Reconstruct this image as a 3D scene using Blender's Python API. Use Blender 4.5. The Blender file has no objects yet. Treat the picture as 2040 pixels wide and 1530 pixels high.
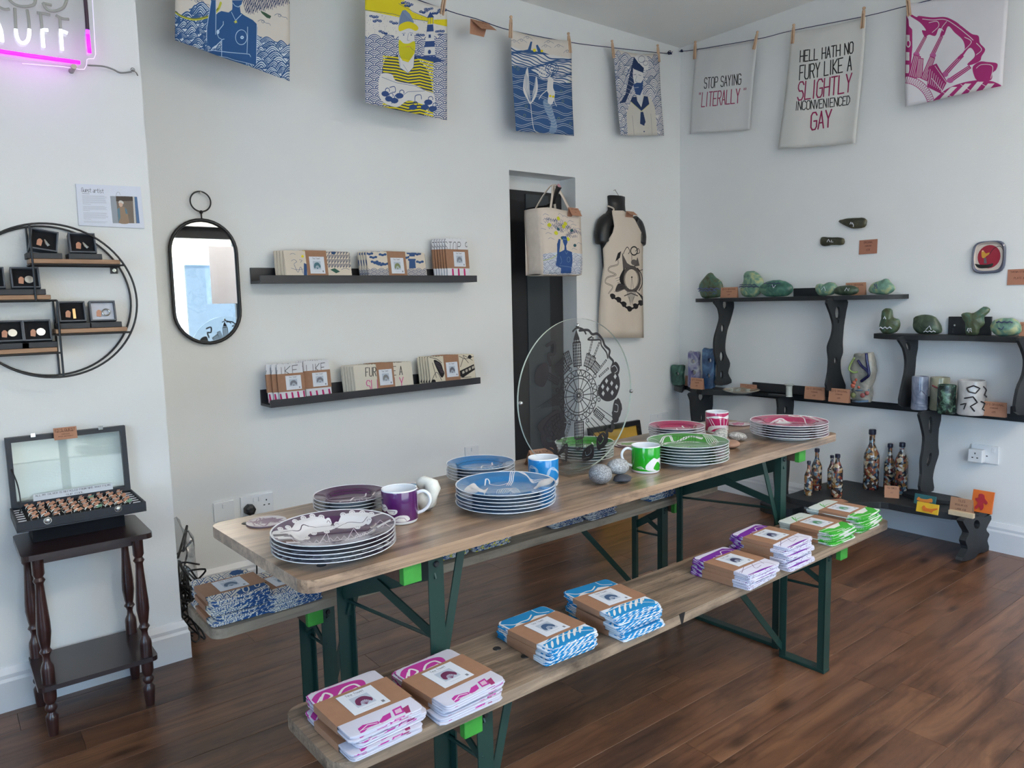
import bpy, bmesh, math, random
import numpy as np
from mathutils import Vector, Matrix, noise
from mathutils.geometry import tessellate_polygon
SC = bpy.context.scene; COL = SC.collection
PI = math.pi; rnd = random.Random(7)
# ---------------------------------------------------------------- camera
# world: x along the back wall, y = 0 is the back wall, x = 0 the right wall, z up (metres)
F = 1473.8
CAM = np.array([-4.13657, -3.369971, 1.302834]); FW = np.array([0.61188, 0.783171, -0.110658]); RR = np.array([0.786281, -0.617466, -0.022337]); UU = np.array([0.085821, 0.073341, 0.993607])
cd = bpy.data.cameras.new('camera'); cd.sensor_width = 36; cd.lens = F * 36 / 2040; cd.clip_start = .05
cam = bpy.data.objects.new('camera', cd); COL.objects.link(cam)
cam.matrix_world = Matrix(((RR[0], UU[0], -FW[0], CAM[0]), (RR[1], UU[1], -FW[1], CAM[1]), (RR[2], UU[2], -FW[2], CAM[2]), (0, 0, 0, 1)))
SC.camera = cam
# ---------------------------------------------------------------- world, daylight, exposure
SC.view_settings.view_transform = 'Standard'; SC.view_settings.look = 'None'; SC.view_settings.gamma = 1
SC.view_settings.use_curve_mapping = False
SC.view_settings.exposure = 1.0
wd = bpy.data.worlds.new('sky'); SC.world = wd; wd.use_nodes = True
bg = wd.node_tree.nodes['Background']; bg.inputs[0].default_value = (.40, .66, 1, 1); bg.inputs[1].default_value = 5.4
WIN = (-4.3, -1.45, .15, 2.15, -4.8)      # shop window: x0, x1, z0, z1, y
def portal(x, y, z, sx, sy, rot):
    l = bpy.data.lights.new('daylight_portal', 'AREA'); l.shape = 'RECTANGLE'; l.size = sx; l.size_y = sy
    o = bpy.data.objects.new('daylight_portal', l); COL.objects.link(o); o.location = (x, y, z); o.rotation_euler = rot
    l.cycles.is_portal = True
FILL_WIN = (-4.6, -3.0, .25, 2.3, -6.2)     # unseen window added in the left wall to light the right wall: y0, y1, z0, z1, x
portal(-6.26, (FILL_WIN[0]+FILL_WIN[1])/2, (FILL_WIN[2]+FILL_WIN[3])/2, FILL_WIN[3]-FILL_WIN[2], FILL_WIN[1]-FILL_WIN[0], (0, -PI/2, 0))
FILL_LAMPS = [(-3.4, -4.2), (-2.1, -4.2), (-.8, -4.0)]; FILL_W = 12  # unseen ceiling panels added behind the camera as warm fill
for lx_, ly_ in FILL_LAMPS:
    l = bpy.data.lights.new('fill_panel_light', 'AREA'); l.shape = 'SQUARE'; l.size = .56; l.energy = FILL_W; l.color = (1, .92, .80)
    o = bpy.data.objects.new('fill_panel_light', l); COL.objects.link(o); o.location = (lx_, ly_, 2.935)
portal((WIN[0]+WIN[1])/2, -4.86, (WIN[2]+WIN[3])/2, WIN[1]-WIN[0], WIN[3]-WIN[2], (PI/2, 0, 0))
SC.cycles.max_bounces = 10; SC.cycles.diffuse_bounces = 6; SC.cycles.transparent_max_bounces = 12
SC.cycles.caustics_reflective = False; SC.cycles.caustics_refractive = False
SC.cycles.use_denoising = True
sun = bpy.data.lights.new('sun', 'SUN'); sun.energy = 12.0; sun.angle = .01; sun.color = (1, .96, .90); so = bpy.data.objects.new('sun', sun); COL.objects.link(so)
so.rotation_euler = Vector((.12, .52, .85)).to_track_quat('Z', 'Y').to_euler()      # from over the roof: it lights the street, not the room
# ---------------------------------------------------------------- picture helpers: a pixel of the photograph -> a point of the room
def ray(x, y): return FW + RR*(x-1020)/F - UU*(y-765)/F
def on(x, y, ax, val):
    d = ray(x, y); return CAM + d*(val-CAM[ax])/d[ax]
def by(x, y, v=0): return on(x, y, 1, v)
def rx(x, y, v=0): return on(x, y, 0, v)
def fz(x, y, v=0): return on(x, y, 2, v)
def pr(p):
    d = np.array(p)-CAM; z = d @ FW; return (1020+F*(d@RR)/z, 765-F*(d@UU)/z)
def mpp(p): return float((np.array(p)-CAM) @ FW)/F        # metres per pixel at p
# ---------------------------------------------------------------- mesh builder
class MB:
    def __init__(s): s.v = []; s.f = []; s.u = []; s.m = []
    def face(s, idx, m=0, uv=None): s.f.append(tuple(idx)); s.m.append(m); s.u.append(uv)
    def add(s, vs, fs, m=0, uvs=None):
        b = len(s.v); s.v += [tuple(float(c) for c in p) for p in vs]
        for k, f in enumerate(fs): s.face([b+i for i in f], m, uvs[k] if uvs else None)
        return b
    def obox(s, c, ax, m=0):
        c = np.array(c, float); a, b_, d = [np.array(q, float) for q in ax]
        vs = [c+i*a+j*b_+k*d for k in (-1, 1) for j in (-1, 1) for i in (-1, 1)]
        q = [(0, 2, 3, 1), (4, 5, 7, 6), (0, 1, 5, 4), (2, 6, 7, 3), (0, 4, 6, 2), (1, 3, 7, 5)]
        if np.dot(np.cross(a, b_), d) < 0: q = [t[::-1] for t in q]
        uq = {0: [(0, 0), (0, 1), (1, 1), (1, 0)], 1: [(0, 0), (1, 0), (1, 1), (0, 1)]}
        s.add(vs, q, m, [uq.get(i, [(0, 0), (1, 0), (1, 1), (0, 1)]) for i in range(6)])
        return s
    def box(s, x0, x1, y0, y1, z0, z1, m=0):
        return s.obox(((x0+x1)/2, (y0+y1)/2, (z0+z1)/2), ((abs(x1-x0)/2, 0, 0), (0, abs(y1-y0)/2, 0), (0, 0, abs(z1-z0)/2)), m)
    def bar(s, p, q, w, t, side, m=0):
        """flat bar p->q, width w along `side`, thickness t"""
        p = np.array(p, float); q = np.array(q, float); d = q-p; L = np.linalg.norm(d); d = d/L
        sd = np.array(side, float); sd = sd-d*(sd@d); sd /= np.linalg.norm(sd); n = np.cross(d, sd)
        return s.obox((p+q)/2, (d*L/2, sd*w/2, n*t/2), m)
    def lathe(s, prof, n=32, c=(0, 0, 0), m=None, a0=0, flat=1.0):
        b = len(s.v); k = len(prof)
        for i in range(n):
            a = a0+2*PI*i/n
            for r, z in prof: s.v.append((c[0]+r*math.cos(a), c[1]+r*math.sin(a)*flat, c[2]+z))
        for i in range(n):
            i2 = (i+1) % n
            for j in range(k-1):
                mi = m[j] if m else 0
                u0, u1 = i/n, (i+1)/n; v0, v1 = j/(k-1), (j+1)/(k-1)
                q = [b+i*k+j, b+i2*k+j, b+i2*k+j+1, b+i*k+j+1]
                uv = [(u0, v0), (u1, v0), (u1, v1), (u0, v1)]
                if prof[j][0] < 1e-6: q = [q[0], q[2], q[3]]; uv = [uv[0], uv[2], uv[3]]
                elif prof[j+1][0] < 1e-6: q = q[:3]; uv = uv[:3]
                s.face(q, mi, uv)
        return s
    def tube(s, path, r, n=8, m=0, cap=True, closed=False):
        P = [np.array(p, float) for p in path]; b = len(s.v); L = len(P)
        rs = r if hasattr(r, '__len__') else [r]*L
        nrm = None
        for i, p in enumerate(P):
            t = (P[(i+1) % L]-P[i-1]) if closed else P[min(i+1, L-1)]-P[max(i-1, 0)]
            t = t/(np.linalg.norm(t)+1e-12)
            if nrm is None:
                h = np.array((0, 0, 1.)) if abs(t[2]) < .9 else np.array((1., 0, 0)); nrm = np.cross(t, h)
            nrm = nrm-t*(nrm@t); nrm /= np.linalg.norm(nrm)+1e-12; bi = np.cross(t, nrm)
            for k in range(n):
                a = 2*PI*k/n; s.v.append(tuple(p+rs[i]*(math.cos(a)*nrm+math.sin(a)*bi)))
        for i in range(L if closed else L-1):
            j = (i+1) % L
            for k in range(n):
                k2 = (k+1) % n; s.face((b+i*n+k, b+i*n+k2, b+j*n+k2, b+j*n+k), m)
        if cap and not closed:
            s.face(range(b+n-1, b-1, -1), m); s.face(range(b+(L-1)*n, b+L*n), m)
        return s
    def sheet(s, fn, nu, nv, m=0, uvf=None):
        b = len(s.v)
        for j in range(nv+1):
            for i in range(nu+1): s.v.append(tuple(float(c) for c in fn(i/nu, j/nv)))
        w = nu+1
        for j in range(nv):
            for i in range(nu):
                uv = [(i/nu, j/nv), ((i+1)/nu, j/nv), ((i+1)/nu, (j+1)/nv), (i/nu, (j+1)/nv)]
                s.face((b+j*w+i, b+j*w+i+1, b+(j+1)*w+i+1, b+(j+1)*w+i), m, uv)
        return s
    def prism(s, outer, to3, depth, holes=(), m=0, m_side=None):
        """outer/holes: 2-D loops; to3(a,b,t) with t in 0..1 gives the point, front (t=0) and back (t=1)"""
        loops = [list(outer)]+[list(h) for h in holes]
        tris = tessellate_polygon([[Vector((a, b_, 0)) for a, b_ in lp] for lp in loops])
        flat = [p for lp in loops for p in lp]; n = len(flat)
        b = len(s.v)
        s.v += [tuple(float(c) for c in to3(a, b_, 0)) for a, b_ in flat]+[tuple(float(c) for c in to3(a, b_, 1)) for a, b_ in flat]
        for t in tris: s.face([b+i for i in t], m); s.face([b+n+i for i in t[::-1]], m)
        o = b
        for lp in loops:
            k = len(lp)
            for i in range(k): j = (i+1) % k; s.face((o+i, o+j, o+n+j, o+n+i), m if m_side is None else m_side)
            o += k
        return s
    def slab(s, w, l, z0, z1, r=.006, c=(0, 0), rot=0, m=0, jit=0, rr=None, seg=3, puff=.35):
        """soft rounded slab (a folded cloth layer, a cushion of paper)"""
        rr = rr or rnd; pts = []
        for cx, cy, a in ((w/2-r, l/2-r, 0), (-w/2+r, l/2-r, PI/2), (-w/2+r, -l/2+r, PI), (w/2-r, -l/2+r, 1.5*PI)):
            for k in range(seg+1): t = a+PI/2*k/seg; pts.append((cx+r*math.cos(t), cy+r*math.sin(t)))
        h = (z1-z0)/2; n = len(pts); b = len(s.v); lv = [(-1, -puff), (-.72, -.08), (0, 0), (.72, -.08), (1, -puff)]
        jt = [(rr.uniform(-jit, jit), rr.uniform(-jit, jit)) for _ in pts]
        ca, sa = math.cos(rot), math.sin(rot)
        for zt, ins in lv:
            for (x, y), (jx, jy) in zip(pts, jt):
                d = h*ins*1.6; x2 = x+(d if x > 0 else -d)+jx; y2 = y+(d if y > 0 else -d)+jy
                s.v.append((c[0]+x2*ca-y2*sa, c[1]+x2*sa+y2*ca, z0+h+h*zt))
        def uv(i): x, y, _ = s.v[i]; dx, dy = x-c[0], y-c[1]; return ((dx*ca+dy*sa)/w+.5, (-dx*sa+dy*ca)/l+.5)
        ou, ov = rr.uniform(-.16, .16), rr.uniform(-.22, .22)
        def us(k, q):
            a, b2 = uv(k); a = .5+(a-.5)*.9; b2 = .5+(b2-.5)*.86; return (min(max(a+ou*(abs(b2-.5) > .3), .01), .99), min(max(b2-math.copysign(abs(ov)*.5+.02*q, b2-.5), .01), .99))
        for q in range(len(lv)-1):
            for i in range(n):
                j = (i+1) % n; f = (b+q*n+i, b+q*n+j, b+(q+1)*n+j, b+(q+1)*n+i)
                s.face(f, m, [us(k, q) for k in f])
        t = tuple(range(b+(len(lv)-1)*n, b+len(lv)*n)); s.face(t, m, [uv(k) for k in t])
        t = tuple(range(b+n-1, b-1, -1)); s.face(t, m, [uv(k) for k in t])
        return s
    def xf(s, M, start=0):
        for i in range(start, len(s.v)): s.v[i] = tuple(M @ Vector(s.v[i]))
        return s
    def pillow(s, outline, ctr, nrm, th, m=0, lv=7, pw=2.2, noise_a=0, seed=0):
        """closed 3-D outline swelled to both sides: stones, slates, sculpted pots"""
        O = [np.array(p, float) for p in outline]; c = np.mean(O, axis=0) if ctr is None else np.array(ctr, float)
        nrm = np.array(nrm, float); nrm /= np.linalg.norm(nrm); n = len(O); b = len(s.v); rr = random.Random(seed)
        for k in range(lv):
            t = -1+2*k/(lv-1); sc = max(0.0, 1-abs(t)**pw)**(1/pw) if abs(t) < 1 else .25
            sc = max(sc, .25)
            for p in O:
                q = c+(p-c)*sc+nrm*th/2*t
                if noise_a: q = q+np.array([rr.uniform(-noise_a, noise_a) for _ in range(3)])
                s.v.append(tuple(q))
        for k in range(lv-1):
            for i in range(n): j = (i+1) % n; s.face((b+k*n+i, b+k*n+j, b+(k+1)*n+j, b+(k+1)*n+i), m)
        s.face(range(b+n-1, b-1, -1), m); s.face(range(b+(lv-1)*n, b+lv*n), m)
        return s
def link_mesh(name, mb, mats, parent=None, smooth=False, bevel=0, bseg=2, local=False, fixn=False, origin=None):
    """one mesh object. local=False: vertices are in room coordinates and are moved into the parent's space"""
    me = bpy.data.meshes.new(name)
    off = Vector((0, 0, 0))
    if not local:
        q = parent
        while q is not None: off += q.location; q = q.parent
        if parent is None and origin is not None: off = Vector(origin)
    V = [(a-off[0], b-off[1], c-off[2]) for a, b, c in mb.v] if off.length else mb.v
    me.from_pydata(V, [], mb.f)
    if any(u is not None for u in mb.u):
        ul = me.uv_layers.new(name='UVMap'); k = 0; arr = []
        for f, u in zip(mb.f, mb.u):
            for i in range(len(f)): arr += list(u[i]) if u is not None else [.5, .5]
        ul.data.foreach_set('uv', arr)
    for mt in (mats if isinstance(mats, (list, tuple)) else [mats]): me.materials.append(mt)
    me.polygons.foreach_set('material_index', mb.m)
    if smooth: me.polygons.foreach_set('use_smooth', [True]*len(mb.f))
    if fixn:
        bm = bmesh.new(); bm.from_mesh(me); bmesh.ops.recalc_face_normals(bm, faces=bm.faces); bm.to_mesh(me); bm.free()
    me.update()
    o = bpy.data.objects.new(name, me); COL.objects.link(o)
    if smooth and smooth != True and smooth > 0:
        me.set_sharp_from_angle(angle=smooth)
    if parent is not None: o.parent = parent
    elif origin is not None: o.location = origin
    if bevel:
        b = o.modifiers.new('bevel', 'BEVEL'); b.width = bevel; b.segments = bseg; b.limit_method = 'ANGLE'; b.angle_limit = math.radians(40)
    return o
SM = math.radians(40)
def thing(name, label, cat, loc=(0, 0, 0), rotz=0, group=None):
    o = bpy.data.objects.new(name, None); COL.objects.link(o); o.empty_display_size = .05
    o.location = [float(c) for c in loc]; o.rotation_euler = (0, 0, rotz)
    o['label'] = label; o['category'] = cat
    if group: o['group'] = group
    return o
def tag(o, label, cat=None, group=None):
    o['label'] = label
    if cat: o['category'] = cat
    if group: o['group'] = group
    return o
def struct(name, mb, mats, parent=None, **k):
    o = link_mesh(name, mb, mats, parent, **k)
    if parent is None: o['kind'] = 'structure'
    return o
def dup(t, loc=None, rotz=None, label=None, group=None):
    r = t.copy(); COL.objects.link(r)
    if loc is not None: r.location = [float(c) for c in loc]
    if rotz is not None: r.rotation_euler = (0, 0, rotz)
    if label: r['label'] = label
    if group: r['group'] = group
    for ch in list(t.children):
        c = ch.copy(); COL.objects.link(c); c.parent = r
        for g in list(ch.children): d = g.copy(); COL.objects.link(d); d.parent = c
    return r
# ---------------------------------------------------------------- materials
MC = {}
def node_mat(name):
    m = bpy.data.materials.new(name); m.use_nodes = True; nt = m.node_tree
    return m, nt, nt.nodes['Principled BSDF']
def hexc(c):
    def l(v): v /= 255; return v/12.92 if v <= .04045 else ((v+.055)/1.055)**2.4
    return (l(c[0]), l(c[1]), l(c[2]), 1)
def pm(name, col, rough=.5, metal=0, var=.12, scale=20, bump=0, bscale=80, coat=0, spec=.5, sheen=0, emit=0):
    """plain procedural material: sRGB colour broken up by noise, with fine relief"""
    if name in MC: return MC[name]
    m, nt, p = node_mat(name); N = nt.nodes; Lk = nt.links
    c = hexc(col); p.inputs['Roughness'].default_value = rough; p.inputs['Metallic'].default_value = metal
    p.inputs['Coat Weight'].default_value = coat; p.inputs['Specular IOR Level'].default_value = spec
    if sheen: p.inputs['Sheen Weight'].default_value = sheen
    tc = N.new('ShaderNodeTexCoord'); nz = N.new('ShaderNodeTexNoise'); nz.inputs['Scale'].default_value = scale; nz.inputs['Detail'].default_value = 5
    Lk.new(tc.outputs['Object'], nz.inputs['Vector'])
    rp = N.new('ShaderNodeValToRGB'); rp.color_ramp.elements[0].position = .3; rp.color_ramp.elements[1].position = .7
    rp.color_ramp.elements[0].color = tuple(v*(1-var) for v in c[:3])+(1,); rp.color_ramp.elements[1].color = tuple(min(1, v*(1+var)) for v in c[:3])+(1,)
    Lk.new(nz.outputs['Fac'], rp.inputs['Fac']); Lk.new(rp.outputs['Color'], p.inputs['Base Color'])
    if emit:
        p.inputs['Emission Color'].default_value = c; p.inputs['Emission Strength'].default_value = emit
    if bump:
        n2 = N.new('ShaderNodeTexNoise'); n2.inputs['Scale'].default_value = bscale; n2.inputs['Detail'].default_value = 4; Lk.new(tc.outputs['Object'], n2.inputs['Vector'])
        bp = N.new('ShaderNodeBump'); bp.inputs['Strength'].default_value = bump; bp.inputs['Distance'].default_value = .002
        Lk.new(n2.outputs['Fac'], bp.inputs['Height']); Lk.new(bp.outputs['Normal'], p.inputs['Normal'])
    MC[name] = m; return m
def ramp(N, stops):
    rp = N.new('ShaderNodeValToRGB'); e = rp.color_ramp.elements
    while len(e) < len(stops): e.new(.5)
    for k, (pos, c) in enumerate(stops): e[k].position = pos; e[k].color = hexc(c)
    return rp
def img_mat(name, art, rough=.8, coat=0, alpha=False, bump=.15, back=None, spec=.3, weave=900):
    """flat print (made below by the raster pen) on a surface with a procedural weave"""
    m, nt, p = node_mat(name); N = nt.nodes; Lk = nt.links
    ti = N.new('ShaderNodeTexImage'); ti.image = art.image(name); ti.extension = 'EXTEND'
    tc = N.new('ShaderNodeTexCoord'); Lk.new(tc.outputs['UV'], ti.inputs['Vector'])
    nz = N.new('ShaderNodeTexNoise'); nz.inputs['Scale'].default_value = 9; nz.inputs['Detail'].default_value = 4; Lk.new(tc.outputs['Object'], nz.inputs['Vector'])
    mr = N.new('ShaderNodeMapRange'); mr.inputs['To Min'].default_value = .93; mr.inputs['To Max'].default_value = 1.04; Lk.new(nz.outputs['Fac'], mr.inputs['Value'])
    mx = N.new('ShaderNodeMix'); mx.data_type = 'RGBA'; mx.blend_type = 'MULTIPLY'; mx.inputs['Factor'].default_value = 1
    Lk.new(ti.outputs['Color'], mx.inputs['A']); Lk.new(mr.outputs['Result'], mx.inputs['B']); Lk.new(mx.outputs['Result'], p.inputs['Base Color'])
    if alpha: Lk.new(ti.outputs['Alpha'], p.inputs['Alpha'])
    p.inputs['Roughness'].default_value = rough; p.inputs['Coat Weight'].default_value = coat; p.inputs['Specular IOR Level'].default_value = spec
    if bump:
        n2 = N.new('ShaderNodeTexNoise'); n2.inputs['Scale'].default_value = weave; Lk.new(tc.outputs['Object'], n2.inputs['Vector'])
        bp = N.new('ShaderNodeBump'); bp.inputs['Strength'].default_value = bump; bp.inputs['Distance'].default_value = .001
        Lk.new(n2.outputs['Fac'], bp.inputs['Height']); Lk.new(bp.outputs['Normal'], p.inputs['Normal'])
    return m
def wood_mat(name, dark, mid, light, rough=.5, coat=0, per_object=False, sx=1.2, sy=16, knots=True, grime=.5, vary=.25, bump=.25):
    m, nt, p = node_mat(name); N = nt.nodes; Lk = nt.links
    tc = N.new('ShaderNodeTexCoord'); mp = N.new('ShaderNodeMapping'); mp.inputs['Scale'].default_value = (sx, sy, sy)
    vec = tc.outputs['Object']
    if per_object:
        oi = N.new('ShaderNodeObjectInfo'); ml = N.new('ShaderNodeMath'); ml.operation = 'MULTIPLY'; ml.inputs[1].default_value = 60; Lk.new(oi.outputs['Random'], ml.inputs[0])
        ad = N.new('ShaderNodeVectorMath'); ad.operation = 'ADD'; Lk.new(vec, ad.inputs[0]); Lk.new(ml.outputs[0], ad.inputs[1]); vec = ad.outputs[0]
    Lk.new(vec, mp.inputs['Vector'])
    # slow warp so that the grain wanders
    wz = N.new('ShaderNodeTexNoise'); wz.inputs['Scale'].default_value = 2.3; wz.inputs['Detail'].default_value = 2; Lk.new(vec, wz.inputs['Vector'])
    sb = N.new('ShaderNodeVectorMath'); sb.operation = 'SCALE'; sb.inputs['Scale'].default_value = 1.1; Lk.new(wz.outputs['Color'], sb.inputs[0])
    a2 = N.new('ShaderNodeVectorMath'); a2.operation = 'ADD'; Lk.new(mp.outputs['Vector'], a2.inputs[0]); Lk.new(sb.outputs[0], a2.inputs[1])
    g = N.new('ShaderNodeTexNoise'); g.inputs['Scale'].default_value = 1.6; g.inputs['Detail'].default_value = 9; g.inputs['Roughness'].default_value = .62; g.inputs['Distortion'].default_value = .4
    Lk.new(a2.outputs[0], g.inputs['Vector'])
    rp = ramp(N, [(.30, dark), (.5, mid), (.72, light)]); Lk.new(g.outputs['Fac'], rp.inputs['Fac'])
    col = rp.outputs['Color']
    def mixc(fac, c, mode='MULTIPLY'):
        nonlocal col
        mx = N.new('ShaderNodeMix'); mx.data_type = 'RGBA'; mx.blend_type = mode; Lk.new(col, mx.inputs['A']); mx.inputs['B'].default_value = hexc(c)
        Lk.new(fac, mx.inputs['Factor']); col = mx.outputs['Result']
    fs = N.new('ShaderNodeTexNoise'); fs.inputs['Scale'].default_value = 1.0; fs.inputs['Detail'].default_value = 6; m5 = N.new('ShaderNodeMapping'); m5.inputs['Scale'].default_value = (sx*2.2, sy*9, sy*9); Lk.new(vec, m5.inputs['Vector']); Lk.new(m5.outputs[0], fs.inputs['Vector'])
    r5 = N.new('ShaderNodeMapRange'); r5.inputs['From Min'].default_value = .54; r5.inputs['From Max'].default_value = .70; r5.inputs['To Max'].default_value = .55*min(1, grime); Lk.new(fs.outputs['Fac'], r5.inputs['Value']); mixc(r5.outputs[0], tuple(v*.8 for v in dark))
    if grime:
        gz = N.new('ShaderNodeTexNoise'); gz.inputs['Scale'].default_value = 3.1; gz.inputs['Detail'].default_value = 8; gz.inputs['Roughness'].default_value = .7
        m3 = N.new('ShaderNodeMapping'); m3.inputs['Scale'].default_value = (1, 2.6, 2.6); Lk.new(vec, m3.inputs['Vector']); Lk.new(m3.outputs[0], gz.inputs['Vector'])
        r2 = N.new('ShaderNodeMapRange'); r2.inputs['From Min'].default_value = .52; r2.inputs['From Max'].default_value = .75; r2.inputs['To Max'].default_value = grime; Lk.new(gz.outputs['Fac'], r2.inputs['Value'])
        mixc(r2.outputs[0], tuple(v*.55 for v in dark))
    if knots:
        vo = N.new('ShaderNodeTexVoronoi'); vo.inputs['Scale'].default_value = 1.0; vo.inputs['Randomness'].default_value = 1
        m4 = N.new('ShaderNodeMapping'); m4.inputs['Scale'].default_value = (2.2, 5.5, 0.2); Lk.new(vec, m4.inputs['Vector']); Lk.new(m4.outputs[0], vo.inputs['Vector'])
        r3 = N.new('ShaderNodeMapRange'); r3.inputs['From Min'].default_value = .16; r3.inputs['From Max'].default_value = .03; r3.inputs['To Max'].default_value = .75; Lk.new(vo.outputs['Distance'], r3.inputs['Value'])
        mixc(r3.outputs[0], tuple(v*.6 for v in dark))
    if per_object:
        hv = N.new('ShaderNodeMapRange'); hv.inputs['To Min'].default_value = 1-vary; hv.inputs['To Max'].default_value = 1+vary*.6; Lk.new(oi.outputs['Random'], hv.inputs['Value'])
        mx = N.new('ShaderNodeMix'); mx.data_type = 'RGBA'; mx.blend_type = 'MULTIPLY'; mx.inputs['Factor'].default_value = 1; Lk.new(col, mx.inputs['A']); Lk.new(hv.outputs[0], mx.inputs['B']); col = mx.outputs['Result']
    Lk.new(col, p.inputs['Base Color'])
    p.inputs['Roughness'].default_value = rough; p.inputs['Coat Weight'].default_value = coat; p.inputs['Coat Roughness'].default_value = .25
    bp = N.new('ShaderNodeBump'); bp.inputs['Strength'].default_value = bump; bp.inputs['Distance'].default_value = .002
    Lk.new(g.outputs['Fac'], bp.inputs['Height']); Lk.new(bp.outputs['Normal'], p.inputs['Normal'])
    return m
def stone_mat(name, stops, scale=6, rough=.45, bump=.4, dist=1.5, detail=6):
    m, nt, p = node_mat(name); N = nt.nodes; Lk = nt.links
    tc = N.new('ShaderNodeTexCoord'); nz = N.new('ShaderNodeTexNoise'); nz.inputs['Scale'].default_value = scale; nz.inputs['Detail'].default_value = detail; nz.inputs['Distortion'].default_value = dist
    Lk.new(tc.outputs['Object'], nz.inputs['Vector']); rp = ramp(N, stops); Lk.new(nz.outputs['Fac'], rp.inputs['Fac']); Lk.new(rp.outputs['Color'], p.inputs['Base Color'])
    p.inputs['Roughness'].default_value = rough
    bp = N.new('ShaderNodeBump'); bp.inputs['Strength'].default_value = bump; bp.inputs['Distance'].default_value = .004
    Lk.new(nz.outputs['Fac'], bp.inputs['Height']); Lk.new(bp.outputs['Normal'], p.inputs['Normal'])
    return m
def glass_mat(name, tint=(1, 1, 1), refl=1.0, rough=0.0, ior=1.45):
    """thin clear sheet: sees through, reflects by Fresnel"""
    m = bpy.data.materials.new(name); m.use_nodes = True; nt = m.node_tree; N = nt.nodes; Lk = nt.links; N.clear()
    o = N.new('ShaderNodeOutputMaterial'); t = N.new('ShaderNodeBsdfTransparent'); g = N.new('ShaderNodeBsdfGlossy'); fr = N.new('ShaderNodeLayerWeight'); mx = N.new('ShaderNodeMixShader')
    t.inputs[0].default_value = tuple(tint)+(1,); g.inputs['Roughness'].default_value = rough; fr.inputs['Blend'].default_value = .5
    pw = N.new('ShaderNodeMath'); pw.operation = 'POWER'; pw.inputs[1].default_value = 5; Lk.new(fr.outputs['Facing'], pw.inputs[0]); sc = N.new('ShaderNodeMath'); sc.operation = 'MULTIPLY_ADD'; sc.inputs[1].default_value = .9; sc.inputs[2].default_value = ((ior-1)/(ior+1))**2*1.6; Lk.new(pw.outputs[0], sc.inputs[0])
    ml = N.new('ShaderNodeMath'); ml.operation = 'MULTIPLY'; ml.inputs[1].default_value = refl; Lk.new(sc.outputs[0], ml.inputs[0])
    Lk.new(ml.outputs[0], mx.inputs[0]); Lk.new(t.outputs[0], mx.inputs[1]); Lk.new(g.outputs[0], mx.inputs[2]); Lk.new(mx.outputs[0], o.inputs[0])
    return m
# ---------------------------------------------------------------- raster pen for flat print
GL = dict(A="062046 1434", B="002031322303 2334352606 0006", C="4130100105163645", D="00062644422000", E="40000646 0333", F="400006 0333", G="413010010516364543232",
 H="0006 4046 0343", I="2026", J="3035261605", K="0006 400346", L="000646", M="0600244046", N="06004640", O="100105163645413010", P="00063 0030414233 0333",
 Q="100105163645413010 3446", R="0006 00304142330333 2346", S="413010010213334445361605", T="0040 2026", U="000516364540", V="002640", W="0016223640", X="0046 4006",
 Y="002340 2326", Z="00400646", a="12324346 4616051444", e="0444433212030516364", d="4046 4332120305163645", h="0006 0312324346", i="2226 2021", l="2026",
 n="0206 0312324346", o="120305163645433212", r="0206 03123243", s="4212031434453606", t="20253646 0242", u="0205163645 4246", w="0216243642")
GL['G'] = "4130100105163645432 3"; GL['P'] = "0006 003041423303"; GL['e'] = "044443321203051636"; GL['K'] = "0006 4003 0346"; GL['R'] = "0006 003041423303 2346"
GL['G'] = "41301001051636454323"; GL['w'] = "0216243642"
GL['1'] = "112026"; GL['0'] = GL['O']; GL['2'] = "0110304142 0646 4206"; GL['5'] = "40000232434536 3606"; GL['"'] = "1112 3132"; GL["'"] = "2021"; GL['£'] = "4130211626 0646 0333"; GL['8'] = "1030413313041636454333 1330"; GL['.'] = "2526"; GL['3'] = "0030413213 3344453606"
def catmull(P, closed=False, k=6):
    P = [np.array(p, float) for p in P]; n = len(P); out = []
    rg = range(n) if closed else range(n-1)
    for i in rg:
        p0 = P[(i-1) % n] if (closed or i > 0) else P[0]; p1 = P[i]; p2 = P[(i+1) % n]; p3 = P[(i+2) % n] if (closed or i+2 < n) else P[-1]
        for j in range(k):
            t = j/k; out.append(.5*((2*p1)+(-p0+p2)*t+(2*p0-5*p1+4*p2-p3)*t*t+(-p0+3*p1-3*p2+p3)*t**3))
    if not closed: out.append(P[-1])
    return out
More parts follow.
